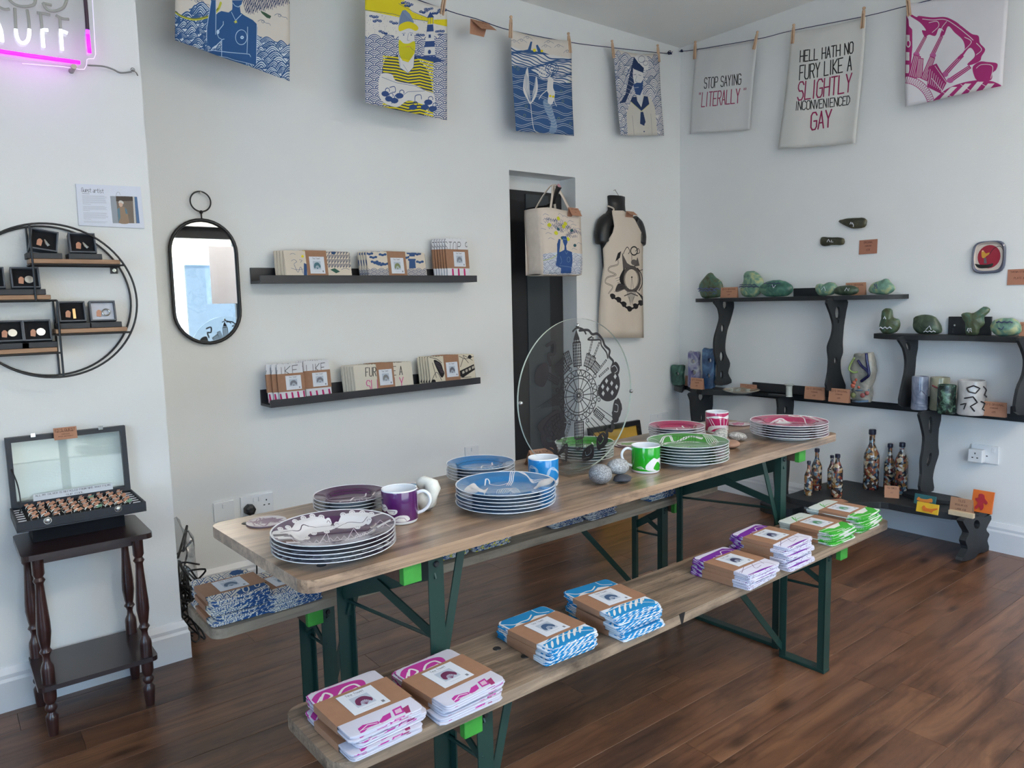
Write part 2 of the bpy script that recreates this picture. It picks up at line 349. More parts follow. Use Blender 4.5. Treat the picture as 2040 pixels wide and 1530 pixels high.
class Art:
    def __init__(s, w, h, bg=(255, 255, 255), alpha=False):
        s.w, s.h = w, h; s.a = np.zeros((h, w, 4), np.float32); s.a[..., :3] = np.array(bg, np.float32)/255; s.a[..., 3] = 0 if alpha else 1; s.H = None; s.o = (0, 0, 1); s.alpha = alpha
    def quad(s, c):                       # photograph corners TL,TR,BR,BL of the printed rectangle
        s.c = c; A = []; b = []
        for (x, y), (u, v) in zip(c, ((0, 0), (s.w, 0), (s.w, s.h), (0, s.h))):
            A += [[x, y, 1, 0, 0, 0, -u*x, -u*y], [0, 0, 0, x, y, 1, -v*x, -v*y]]; b += [u, v]
        h = np.linalg.solve(np.array(A, float), np.array(b, float)); s.H = np.append(h, 1).reshape(3, 3); return s
    def crop(s, ox, oy, k): s.o = (ox, oy, k); return s
    def T(s, P):
        if s.H is None: return np.array([(x*s.w, y*s.h) for x, y in P], float)
        ox, oy, k = s.o; q = np.array([(ox+x/k, oy+y/k, 1) for x, y in P]) @ s.H.T
        return q[:, :2]/q[:, 2:3]
    def _bl(s, x0, y0, x1, y1, al, col):
        sl = s.a[y0:y1, x0:x1]; al = al[..., None]
        if col is None: sl[..., 3:] *= 1-al; return          # scratch the print away, leaving the clear sheet
        c = np.array(col, np.float32)/255
        sl[..., :3] = sl[..., :3]*(1-al)+c*al; sl[..., 3:] = np.maximum(sl[..., 3:], al)
    def poly(s, P, col, smooth=False, raw=False):
        if smooth: P = catmull(P, True)
        Q = P if raw else s.T(P); Q = np.array(Q)
        x0, y0 = np.maximum(np.floor(Q.min(0)).astype(int), 0); x1, y1 = np.minimum(np.ceil(Q.max(0)).astype(int)+1, (s.w, s.h))
        if x1 <= x0 or y1 <= y0: return s
        X, Y = np.meshgrid(np.arange(x0, x1)+.5, np.arange(y0, y1)+.5); ins = np.zeros(X.shape, bool)
        n = len(Q)
        for i in range(n):
            ax_, ay_ = Q[i]; bx, by_ = Q[(i+1) % n]
            if ay_ == by_: continue
            c = (ay_ > Y) != (by_ > Y); ins ^= c & (X < (bx-ax_)*(Y-ay_)/(by_-ay_)+ax_)
        s._bl(x0, y0, x1, y1, ins.astype(np.float32), col); return s
    def stroke(s, P, w, col, smooth=False, closed=False):
        if smooth: P = catmull(P, closed)
        Q = s.T(P); w = w*getattr(s, 'ws', 1)
        if closed: Q = np.vstack([Q, Q[:1]])
        for i in range(len(Q)-1):
            a = Q[i]; b = Q[i+1]; r = w/2+1
            x0 = max(int(min(a[0], b[0])-r), 0); x1 = min(int(max(a[0], b[0])+r)+2, s.w); y0 = max(int(min(a[1], b[1])-r), 0); y1 = min(int(max(a[1], b[1])+r)+2, s.h)
            if x1 <= x0 or y1 <= y0: continue
            X = np.arange(x0, x1)[None, :]+.5-a[0]; Y = np.arange(y0, y1)[:, None]+.5-a[1]; d = b-a; L = d@d+1e-9
            t = np.clip((X*d[0]+Y*d[1])/L, 0, 1); D = np.sqrt((X-t*d[0])**2+(Y-t*d[1])**2)
            s._bl(x0, y0, x1, y1, np.clip(w/2+.5-D, 0, 1).astype(np.float32), col)
        return s
    def circ(s, x, y, r, col, ry=None): return s.poly([(x+r*math.cos(t*PI/12), y+(ry or r)*math.sin(t*PI/12)) for t in range(24)], col)
    def ring(s, x, y, r, w, col, ry=None, a0=0, a1=2*PI, n=20): return s.stroke([(x+r*math.cos(a0+(a1-a0)*t/n), y+(ry or r)*math.sin(a0+(a1-a0)*t/n)) for t in range(n+1)], w, col)
    def text(s, txt, P0, P1, hv, col, w, gap=.35):
        """capitals along the line P0->P1 (top-left of the first glyph to top-right of the last), hv = vector down one glyph height"""
        P0 = np.array(P0, float); P1 = np.array(P1, float); hv = np.array(hv, float)
        wd = [.5 if c in "I'.li" else (.6 if c == ' ' else 1) for c in txt]; tot = sum(wd)+gap*(len(txt)-1); x = 0
        for c, g in zip(txt, wd):
            for pl in GL.get(c, '').split():
                pts = [(int(pl[i])/4, int(pl[i+1])/6) for i in range(0, len(pl)-1, 2)]
                if g == .5: pts = [((a-.5)+.25, b) for a, b in pts]
                q = [P0+(P1-P0)*((x+a*(1 if g != .5 else 1))/tot)+hv*b for a, b in pts]
                s.stroke(q, w, col)
            x += g+gap
        return s
    def image(s, name):
        im = bpy.data.images.new(name, s.w, s.h, alpha=s.alpha); im.pixels.foreach_set(np.ascontiguousarray(s.a[::-1]).ravel()); im.update(); im.pack(); return im
def rectpx(p00, dx, dy):
    """photo corners TL,TR,BR,BL of a rectangle in the room: p00 = top-left, dx = its top edge, dy = its left edge downwards"""
    p, a, b = [np.array(q, float) for q in (p00, dx, dy)]
    return [pr(p), pr(p+a), pr(p+a+b), pr(p+b)]
# ================================================================ THE SETTING
X0, YF, HC = -6.2, -4.8, 2.975
M_wall = pm('wall_paint', (226, 227, 226), .62, var=.025, scale=1.5, bump=.25, bscale=140)
M_ceil = pm('ceiling_paint', (238, 238, 234), .8, var=.02, scale=2, bump=.15)
M_trim = pm('gloss_trim', (214, 216, 220), .3, var=.02, scale=3)
M_gap = pm('floor_gap', (30, 20, 14), .8)
M_floor = wood_mat('floor_laminate', (70, 46, 34), (104, 70, 50), (130, 91, 65), rough=.30, per_object=True, sx=1.0, sy=9, grime=.75, vary=.16, bump=.08)
M_blackdoor = pm('door_black', (26, 27, 30), .45, var=.2, scale=6)
M_doorgrey = pm('door_grey', (58, 64, 68), .4, var=.1, scale=4)
# floor: sub-floor with every laminate board a piece of its own
fl = struct('floor', MB().box(X0, 0, YF, 0, -.05, -.012), M_gap)
PW, PL = .125, 1.21; rows = 0
pr_ = random.Random(3); meshes = {}
y = -1.805-PW*24
while y < 0:
    y0, y1 = max(y, YF), min(y+PW, 0); off = pr_.uniform(0, PL)
    if y1-y0 > .02:
        # the two butt joints seen left of the table
        if abs(y0+.805) < .01: off = (-2.915-X0) % PL
        if abs(y0+1.055) < .01: off = (-2.961-X0) % PL
        if abs(y0+1.93) < .01: off = (-2.356-X0) % PL
        x = X0-PL+off
        while x < 0:
            a, b = max(x, X0), min(x+PL, 0)
            ybk = -.5 if (b < -3.49 and y0 >= -.5) else None
            if b-a > .03 and ybk is None:
                key = (round(b-a, 3), round(y1-y0, 3))
                if key not in meshes:
                    w_, d_ = (b-a)/2-.0004, (y1-y0)/2-.0004
                    o = link_mesh('plank', MB().box(-w_, w_, -d_, d_, -.012, 0), M_floor, fl, local=True, bevel=.0008, bseg=1); meshes[key] = o
                else: o = meshes[key].copy(); COL.objects.link(o)
                o.parent = fl; o.location = ((a+b)/2, (y0+y1)/2, 0)
            x += PL
    y += PW
DX0, DX1, DZ = -1.491, -.981, 2.042
wb = MB()
wb.box(-3.49, DX0, 0, .14, 0, HC); wb.box(DX1, .14, 0, .14, 0, HC); wb.box(DX0, DX1, 0, .14, DZ, HC)
struct('wall_back', wb, M_wall)
struct('wall_back_left', MB().box(X0, -3.49, -.5, .14, 0, HC), M_wall)      # the part of the wall that stands forward
struct('wall_right', MB().box(0, .14, YF, 0, 0, HC), M_wall)
y20, y21, z20, z21, xw2 = FILL_WIN
wl = MB(); wl.box(X0-.14, X0, YF, y20, 0, HC); wl.box(X0-.14, X0, y21, .14, 0, HC); wl.box(X0-.14, X0, y20, y21, 0, z20); wl.box(X0-.14, X0, y20, y21, z21, HC)
struct('wall_left', wl, M_wall)
x0, x1, z0, z1, yw = WIN
wf = MB(); wf.box(X0, x0, YF-.14, YF, 0, HC); wf.box(x1, .14, YF-.14, YF, 0, HC); wf.box(x0, x1, YF-.14, YF, 0, z0); wf.box(x0, x1, YF-.14, YF, z1, HC)
struct('wall_front', wf, M_wall)
struct('ceiling', MB().box(X0-.14, .14, YF-.14, .14, HC, HC+.1), M_ceil)
# door in its recess
dr = struct('door_1', MB().box(DX0, DX1, .14, .18, 0, DZ+.02), M_wall)
pa = by(1016, 378, .135)[2]; bx_ = by(1115, 400, .135)[0]
link_mesh('door_leaf', MB().box(DX0, bx_, .12, .14, .0, pa), M_blackdoor, dr)
link_mesh('door_panel', MB().box(by(1050, 600, .12)[0], by(1094, 600, .12)[0], .112, .12, .02, pa-.02), M_doorgrey, dr)
# baseboards: moulded profile swept along the walls
def baseboard(name, p, q, inward, h=.145, m0=0.0, m1=0.0):
    prof = [(0, 0), (.022, 0), (.022, h-.045), (.017, h-.035), (.017, h-.022), (.010, h-.008), (.006, h), (0, h)]
    p = np.array(p, float); q = np.array(q, float); d = (q-p)/np.linalg.norm(q-p); n = np.array(inward, float); m = MB()
    vs = [p+n*a+d*(m0*a)+np.array((0, 0, z)) for a, z in prof]+[q+n*a-d*(m1*a)+np.array((0, 0, z)) for a, z in prof]
    k = len(prof); m.add(vs, [(i, (i+1) % k, k+(i+1) % k, k+i) for i in range(k)]+[tuple(range(k))[::-1], tuple(range(k, 2*k))])
    struct(name, m, M_trim, fixn=True)
baseboard('baseboard_back_left', (X0, -.5, 0), (-3.49, -.5, 0), (0, -1, 0), m1=-1)
baseboard('baseboard_chimney_side', (-3.49, -.5, 0), (-3.49, 0, 0), (1, 0, 0), m0=-1, m1=1)
baseboard('baseboard_back', (-3.49, 0, 0), (DX0, 0, 0), (0, -1, 0), m0=1)
baseboard('baseboard_back_right', (DX1, 0, 0), (0, 0, 0), (0, -1, 0), m1=1)
baseboard('baseboard_right', (0, 0, 0), (0, YF, 0), (-1, 0, 0), m0=1)
# shop window behind the camera: frame, mullions, glass, sill
M_frame = pm('window_frame_black', (28, 28, 30), .4, var=.1)
M_glass = glass_mat('window_glass', (.97, .98, .98))
wn = struct('window_1', MB().box(x0, x1, YF-.03, YF+.16, z0-.04, z0), M_trim)
mb = MB(); mb.box(x0, x1, YF-.09, YF-.04, z1-.12, z1); mb.box(x0, x1, YF-.09, YF-.04, z0, z0+.06); mb.box(x0, x0+.06, YF-.09, YF-.04, z0, z1); mb.box(x1-.06, x1, YF-.09, YF-.04, z0, z1)
link_mesh('window_frame', mb, M_frame, wn)
for xm in (-3.35, -2.4): link_mesh('mullion', MB().box(xm-.03, xm+.03, YF-.09, YF-.04, z0, z1), M_frame, wn)
for a, b in ((x0+.06, -3.38), (-3.32, -2.43), (-2.37, x1-.06)): link_mesh('pane', MB().box(a, b, YF-.067, YF-.063, z0+.06, z1-.12), M_glass, wn)
wn2 = struct('fill_window', MB().box(X0-.16, X0+.03, y20, y21, z20-.04, z20), M_trim)  # added out of view to bring in light from the left
mb = MB(); mb.box(X0-.09, X0-.04, y20, y21, z21-.07, z21); mb.box(X0-.09, X0-.04, y20, y21, z20, z20+.06); mb.box(X0-.09, X0-.04, y20, y20+.06, z20, z21); mb.box(X0-.09, X0-.04, y21-.06, y21, z20, z21); mb.box(X0-.09, X0-.04, -3.83, -3.77, z20, z21)
link_mesh('window_frame', mb, M_frame, wn2)
for a, b in ((y20+.06, -3.83), (-3.77, y21-.06)): link_mesh('pane', MB().box(X0-.067, X0-.063, a, b, z20+.06, z21-.07), M_glass, wn2)
M_diff = pm('fill_diffuser', (255, 240, 220), .4, emit=3.0, var=0)  # glowing face of the added fill panels
for i, (lx_, ly_) in enumerate(FILL_LAMPS):
    lt = thing('fill_panel', 'square flat fill light panel added to the ceiling above the shop window, %s of three' % ['left', 'middle', 'right'][i], 'light', (lx_, ly_, HC-.035), 0, 'added fill light panels')
    link_mesh('housing', MB().box(lx_-.3, lx_+.3, ly_-.3, ly_+.3, HC-.030, HC), M_trim, lt); link_mesh('diffuser', MB().box(lx_-.28, lx_+.28, ly_-.28, ly_+.28, HC-.034, HC-.030), M_diff, lt)
# the street and the shop opposite, seen only in the mirror and the polished things
M_pave = pm('pavement', (176, 172, 166), .8, var=.1, scale=8)
struct('pavement', MB().box(-30, 30, -16, 10, -.16, -.06), M_pave)
sf = thing('shop_building', 'pale shop building with a yellow fascia across the street, seen in the mirror', 'building', (-2, -13, -.04))
M_render = pm('pale_render', (226, 220, 204), .8, var=.05, scale=2); M_fascia = pm('fascia_cream', (236, 214, 160), .5, var=.04); M_shopglass = pm('dark_shop_glass', (70, 76, 78), .1)
link_mesh('wall', MB().box(-12, 8, -13.4, -13, -.04, 3.4), M_render, sf)
link_mesh('fascia', MB().box(-9, 6, -12.99, -12.8, 2.35, 2.85), M_fascia, sf)
for k in range(5): 
    w = link_mesh('shop_window', MB().box(-8.6+k*2.9, -6.2+k*2.9, -12.99, -12.93, .6, 2.2), M_shopglass, sf)
# ================================================================ BEER TABLE AND BENCHES
M_top = wood_mat('table_wood', (100, 84, 72), (152, 126, 104), (186, 156, 128), rough=.3, coat=.35, sx=.8, sy=18, grime=1.0, bump=.25)
M_bench = wood_mat('bench_wood', (84, 73, 63), (132, 114, 97), (166, 144, 122), rough=.5, sx=.8, sy=22, grime=1.0, bump=.4)
M_bench2 = wood_mat('bench_wood_grey', (96, 86, 76), (136, 122, 106), (162, 146, 126), rough=.65, sx=1.1, sy=12, grime=.7, bump=.4)
M_batten = pm('batten_wood', (92, 68, 56), .6, var=.2, scale=30)
M_green = pm('green_tape_paint', (56, 142, 50), .55, var=.12, scale=40)
M_steel = pm('dark_green_steel', (24, 54, 48), .38, var=.12, scale=10, spec=.5)
M_dark = pm('dark_iron', (30, 32, 34), .45, var=.15)
def trestle(name, label, cat, cx, cy, ang, L, W, H, th, mtop, lx, bx, foot, holes=()):
    t = thing(name, label, cat, (cx, cy, 0), math.radians(ang))
    def P(o): o.parent = t; return o
    m = MB(); r = .035; pts = []
    for sx, sy, a in ((1, 1, 0), (-1, 1, PI/2), (-1, -1, PI), (1, -1, 1.5*PI)):
        for k in range(5): tt = a+PI/2*k/4; pts.append((sx*(L/2-r)+r*math.cos(tt), sy*(W/2-r)+r*math.sin(tt)))
    m.prism(pts, lambda a, b, q: (a, b, H-th*q), th)
    link_mesh('board', m, mtop, t, local=True, bevel=.007, bseg=3)
    for i, (px, py) in enumerate(holes):
        link_mesh('bolt_head', MB().lathe([(0, .0016), (.009, .0016), (.0105, 0), (.0105, -.002)], 14, (px, py, H)), M_dark, t, local=True)
    zt = H-th; w2 = W/2-.02; lw = .042
    for s in (-1, 1):
        # wooden batten under the top with a green painted end
        bt = link_mesh('batten', MB().box(s*bx-.022, s*bx+.022, -w2+.012, w2-.012, zt-.045, zt), M_batten, t, local=True, bevel=.002)
        for e in (-1, 1):
            g = link_mesh('painted_end', MB().box(s*bx-.0235, s*bx+.0235, e*(w2-.012) if e < 0 else w2-.012, e*(w2+.006), zt-.047, zt-.001), M_green, t, local=True, bevel=.002)
            g['label'] = 'bright green end of the batten'
        for e in (-1, 1):
            # angle-iron leg: a wide flange and a return
            y = e*(w2-.022)
            lg = MB(); lg.box(s*lx-.021, s*lx+.017, y-.003*e, y+.001*e, .012 if foot else 0, zt); lg.box(s*(lx-.021), s*(lx-.017), y, y-e*.024, .012 if foot else 0, zt)
            link_mesh('leg', lg, M_steel, t, local=True)
            sb = MB(); topx = s*(lx-(.10 if s < 0 or not foot else .42)); zb = zt*(.60 if not foot else (.45 if s < 0 else .08))
            sb.bar((s*(lx-.012), y-e*.008, zb), (topx, y-e*.03, zt-.004), .022, .004, (1, 0, 0))
            if not foot or e == s: link_mesh('strut', sb, M_steel, t, local=True)
            b_ = MB(); b_.lathe([(0, .004), (.006, .004), (.008, .001), (.008, 0)], 10); b_.xf(Matrix.Translation((s*lx, y+e*.002, zt-.03)) @ Matrix.Rotation(-e*PI/2, 4, 'X'))
            link_mesh('bolt', b_, M_dark, t, local=True)
        yb = w2-.024
        link_mesh('crossbar', MB().box(s*lx-.004, s*lx, -yb, yb, zt-.075 if not foot else zt-.04, zt-.006), M_steel, t, local=True)
        zb0, zb1, zd, zr0, zr1 = (.515, .700, .545, .485, .525) if not foot else (.315, .415, .315, .285, .295)
        link_mesh('sloping_bar', MB().bar((s*lx-.004, yb, zb0), (s*lx-.004, -yb, zb1), .042 if not foot else .030, .004, (0, .3, 1)), M_steel, t, local=True)
        zm = zb0+(zb1-zb0)*.45
        link_mesh('diagonal_brace', MB().bar((s*lx-.010, yb*.1, zm), (s*lx-.010, -yb, zd), .026 if not foot else .020, .004, (0, .3, 1)), M_steel, t, local=True)
        link_mesh('tie_rod', MB().tube([(s*lx+.012, yb, zr0), (s*lx+.012, -yb, zr1)], .005, 8), M_steel, t, local=True, smooth=SM)
        if foot:
            link_mesh('foot_rail', MB().box(s*lx-.02, s*lx+.02, -w2+.02, w2-.02, 0, .012), M_steel, t, local=True, bevel=.002)
        else:
            link_mesh('lower_rail', MB().box(s*lx-.018, s*lx+.018, -w2+.02, w2-.02, 0, .014), M_steel, t, local=True, bevel=.002)
    return t
trestle('trestle_table', 'long weathered wooden folding table with dark green metal legs, holding the plates', 'table', -2.523, -1.709, 2.64, 2.2, .54, .77, .027, M_top, .765, .845, False,
        holes=((-1.03, -.2), (-1.03, .21), (.9, -.2)))
trestle('trestle_bench', 'front wooden folding bench with green metal legs, nearest the camera', 'bench', -2.531, -2.036, 1.03, 2.2, .25, .475, .027, M_bench, .735, .785, True,
        holes=((-.60, .045), (-.575, -.03), (.66, .04)))
trestle('trestle_bench', 'grey weathered folding bench behind the long table, nearer the back wall', 'bench', -2.534, -1.30, 1.296, 2.2, .25, .475, .027, M_bench2, .765, .815, True)
fb = [o for o in COL.objects if o.name == 'trestle_bench'][0]
sx_ = fz(1360, 1224, .475)[0]+2.531
link_mesh('steel_strap', MB().prism([(-.012, .476), (.012, .476), (.002, .446), (-.002, .446)], lambda a, z, q: (sx_+a, -.1262+.003*q, z), 1), M_dark, fb, local=True, fixn=True)
for hx, hy in ((-.93, -.09), (-.93, .08), (.3, .06), (.93, -.07)): link_mesh('bolt_head', MB().lathe([(0, .0012), (.006, .0012), (.007, 0)], 12, (hx, hy, .475)), M_dark, fb, local=True)
# ================================================================ FLAT PRINT: tea-towel artworks
CREAM = (214, 206, 196); NAVY = (52, 88, 134); DNAVY = (40, 58, 96); YEL = (222, 205, 40); WHT = (216, 214, 212); BLK = (28, 26, 28); MAG = (165, 48, 112)
def hill(A, cx, base, w, h, n, c0, c1, lw, lean=0):
    def prof(k):
        f = 1-k/n; W = w*f; Hh = h*f
        return [(cx+lean*h*.3*(1-((t/10)**2))+W*t/10, base-Hh*(math.cos(t/10*PI)+1)/2) for t in range(-10, 11)]
    A.poly(prof(0)+[(cx+w, base+h*.5), (cx-w, base+h*.5)], c0)
    for k in range(n): A.stroke(prof(k), lw if k % 2 == 0 else lw*.8, c1)
def waves(A, x0, x1, ytop, ybot, w, h, step, c0, c1, lw, n=4, seed=1, fill=True):
    r = random.Random(seed)
    y = ytop(x0) if callable(ytop) else ytop; yt = ytop if callable(ytop) else (lambda x: ytop)
    ys = min(yt(x0), yt(x1)); 
    while ys < ybot+h:
        x = x0-w+r.uniform(0, w)
        while x < x1+w:
            ww = w*r.uniform(.7, 1.3); hh = h*r.uniform(.7, 1.3); b = ys+r.uniform(-.2, .2)*step
            if b-hh*.6 > yt(min(max(x, x0), x1)): hill(A, x, b+hh*.4, ww, hh, n, c0, c1, lw*r.uniform(.75, 1.2), r.uniform(-1, 1))
            x += ww*1.15
        ys += step
def scallops(A, x0, x1, ytop, ybot, R, c0, c1, lw):
    y = ytop; row = 0
    while y < ybot+R:
        x = x0+(R if row % 2 else 0)
        while x < x1+R:
            A.circ(x, y+R, R, c0)
            for k in range(4): A.ring(x, y+R, R*(1-k*.25), lw, c1, a0=PI, a1=2*PI, n=12)
            x += 2*R
        y += R*.55; row += 1
# --- woman rising from the sea
def art_woman(A):
    W = (205, 216, 224); B = (48, 88, 138)
    for cx, cy in ((1700, 250), (1440, 340), (500, 40), (400, 20)):
        A.stroke([(cx-90, cy-20), (cx-40, cy-45), (cx, cy-20), (cx+40, cy+10), (cx+90, cy+20), (cx+110, cy+50)], 3, (90, 105, 130), True); A.ring(cx-10, cy-15, 22, 3, (90, 105, 130))
    waves(A, 40, 640, lambda x: 60+60*math.sin(x/90), 1320, 140, 120, 82, W, B, 7.5, 4, 3)
    waves(A, 1240, 1880, lambda x: 470+.2*(x-1340), 1320, 150, 125, 84, W, B, 7.5, 4, 5)
    waves(A, 640, 830, 600, 1100, 110, 100, 80, W, B, 7, 4, 8)
    for k in range(60):                                    # zig-zag hair
        x = 1100+k % 12*58+(k//12)*14; y = -90+(k//12)*52+(k % 12)*-14+(k*37 % 23)
        A.stroke([(x, y), (x+14, y+58), (x+30, y-8), (x+46, y+74), (x+62, y+2), (x+76, y+84)], 3.6, (56, 66, 100))
    A.poly([(1390, 150), (1460, 180), (1560, 240), (1540, 280), (1490, 265), (1410, 190)], (62, 90, 70))
    A.stroke([(60, 190), (180, 260), (350, 300), (520, 270), (650, 210), (740, 120), (780, 20)], 16, (190, 188, 70), True)
    A.stroke([(60, 180), (180, 250), (350, 290), (520, 260), (650, 200), (740, 110)], 5, (90, 100, 60), True)
    body = [(625, -20), (590, 200), (556, 430), (560, 600), (600, 700), (640, 752), (720, 690), (800, 612), (802, 780), (660, 782), (560, 815), (540, 860), (600, 850), (570, 920), (620, 880), (700, 866), (802, 880), (802, 1010), (960, 1080), (1170, 1130),
            (1172, 990), (1290, 1020), (1322, 1000), (1335, 700), (1342, 420), (1330, 360), (1270, 300), (1150, 230), (1085, 180), (1072, 90), (1100, 40), (1115, -20), (955, -20), (960, 60), (955, 130), (900, 175), (850, 165), (790, 152), (730, 185), (702, 250), (705, 100), (700, -20)]
    A.poly(body, B)
    L = (190, 212, 232)
    for s in ([(702, 0), (704, 250), (702, 530)], [(820, 320), (820, 370), (760, 450), (730, 480)], [(725, 520), (750, 580), (800, 610), (835, 602)], [(1190, 410), (1190, 600), (1182, 830)],
              [(580, 800), (660, 785), (900, 815), (1180, 845), (1220, 850), (1240, 890)], [(700, 868), (880, 900), (1000, 945), (1180, 990), (1290, 1022)], [(945, 170), (1000, 290)], [(1095, 210), (1010, 300)],
              [(965, 20), (1000, 70), (1050, 88), (1100, 50)], [(640, 770), (720, 700), (800, 620)], [(798, 630), (798, 1000)], [(1335, 380), (1330, 1000)], [(625, 0), (560, 430), (560, 640)], [(1172, 1000), (1172, 1110)]): A.stroke(s, 4.2, L)
    A.ring(1095, 575, 88, 4.2, L, ry=120); A.circ(1107, 578, 26, L); A.circ(1107, 578, 9, B); A.circ(738, 488, 22, L, 36)
    A.poly([(1008+r_*math.cos(a), 325+r_*math.sin(a)) for a, r_ in [(k*PI/5, 34 if k % 2 else 14) for k in range(10)]], (205, 205, 90))
# --- bearded man with lighthouse
def art_fisher(A):
    N = (50, 76, 128)
    A.poly([(100, -140), (340, -60), (420, 60), (515, 98), (515, 118), (100, 58)], YEL); A.poly([(550, 112), (640, 118), (640, 165), (550, 136)], YEL)
    A.stroke([(139, 62), (300, 75), (515, 120)], 3, N); A.stroke([(340, 10), (430, 60), (515, 98)], 3, N)
    r = random.Random(5)
    for k in range(260):
        x, y = r.uniform(145, 620), r.uniform(80, 330); A.stroke([(x, y), (x-1.5, y+4)], 1.4, (80, 95, 125))
    for cx, cy in ((190, 100), (210, 125), (245, 190), (285, 215), (310, 130), (380, 5), (400, 18), (490, 60), (520, 50), (565, 70), (585, 190), (600, 210), (585, 285), (470, 205), (490, 270), (600, 60)):
        for q in range(3): A.circ(cx+q*16-16, cy+r.uniform(-7, 7), 12, N, 8); A.ring(cx+q*16-16, cy-6, 6, 2, WHT)
    scallops(A, 110, 660, 205, 760, 42, WHT, N, 5)
    A.poly([(512, 140), (546, 140), (560, 332), (490, 332)], N); A.poly([(508, 182), (549, 182), (554, 240), (500, 240)], WHT); A.poly([(497, 275), (556, 275), (559, 325), (492, 325)], WHT)
    A.poly([(520, 200), (532, 200), (533, 220), (519, 220)], N); A.circ(525, 305, 9, N, 13); A.poly([(515, 96), (548, 96), (548, 136), (512, 136)], YEL); A.poly([(510, 98), (530, 62), (552, 98)], N)
    for x in (516, 530, 545): A.stroke([(x, 98), (x, 136)], 3, N)
    A.poly([(440, 330), (520, 322), (560, 330), (600, 350), (640, 370), (640, 340), (600, 280), (560, 240), (480, 300)], N, True) if False else None
    A.poly([(430, 320), (480, 330), (560, 335), (600, 360), (620, 362), (560, 372), (470, 350)], N)
    A.poly([(338, 180), (345, 160), (430, 165), (436, 250), (430, 320), (345, 320)], WHT)           # face
    A.poly([(338, 160), (345, 90), (362, 52), (380, 48), (405, 70), (430, 118), (428, 140), (344, 160)], (120, 140, 170)); 
    for k in range(9): A.stroke([(345+k*10, 155-k*3), (362+k*6, 60+k*6)], 1.8, (70, 84, 120))
    A.poly([(345, 140), (395, 118), (440, 135), (458, 160), (440, 175), (400, 160), (345, 178)], YEL, True)
    A.poly([(342, 232), (370, 250), (400, 252), (436, 240), (438, 300), (420, 350), (395, 365), (365, 352), (345, 310)], (205, 198, 40), True)
    for k in range(9): A.stroke([(350+k*10, 268), (358+k*7, 352)], 1.5, (150, 140, 40))
    A.stroke([(360, 192), (380, 188)], 2.5, N); A.stroke([(405, 186), (425, 190)], 2.5, N); A.circ(370, 200, 4, N); A.circ(415, 200, 4, N); A.stroke([(398, 190), (392, 232), (404, 234)], 2, N); A.stroke([(388, 272), (412, 270)], 4, (200, 120, 100))
    A.stroke([(410, 275), (455, 315), (462, 300), (455, 240)], 2.5, N)
    torso = [(262, 345), (340, 322), (400, 430), (440, 325), (505, 400), (535, 470), (545, 560), (490, 700), (290, 655), (240, 450), (244, 400)]
    A.poly(torso, DNAVY)
    for k in range(22):
        y = 330+k*18; A.poly([(246, y), (330, y+4), (400, y+22), (470, y+14), (548, y+36), (548, y+45), (470, y+24), (400, y+32), (330, y+14), (246, y+9)], YEL)
    A.poly([(338, 318), (350, 400), (400, 432), (432, 395), (436, 312), (400, 366), (366, 355)], WHT); A.stroke([(345, 330), (352, 400), (400, 432), (432, 395), (436, 320)], 2.5, N); A.stroke([(370, 380), (400, 425)], 2, N)
    A.poly([(228, 450), (300, 440), (330, 480), (430, 500), (500, 535), (552, 560), (552, 640), (480, 620), (400, 600), (330, 640), (230, 590)], WHT, True); A.stroke([(240, 460), (330, 490), (440, 510), (545, 555)], 2.5, N); A.stroke([(300, 620), (400, 545), (500, 540)], 2.5, N)
    for cx, cy in ((262, 560), (285, 590), (350, 570), (520, 610), (500, 640), (430, 640), (320, 600), (545, 650)):
        A.circ(cx, cy, 24, N, 17); A.ring(cx+14, cy-22, 13, 5, N, a0=2.6, a1=6.8)
    A.stroke([(290, 520), (320, 515), (325, 545), (305, 550)], 5, N, True); A.stroke([(440, 600), (445, 570), (475, 565), (480, 590)], 5, N, True)
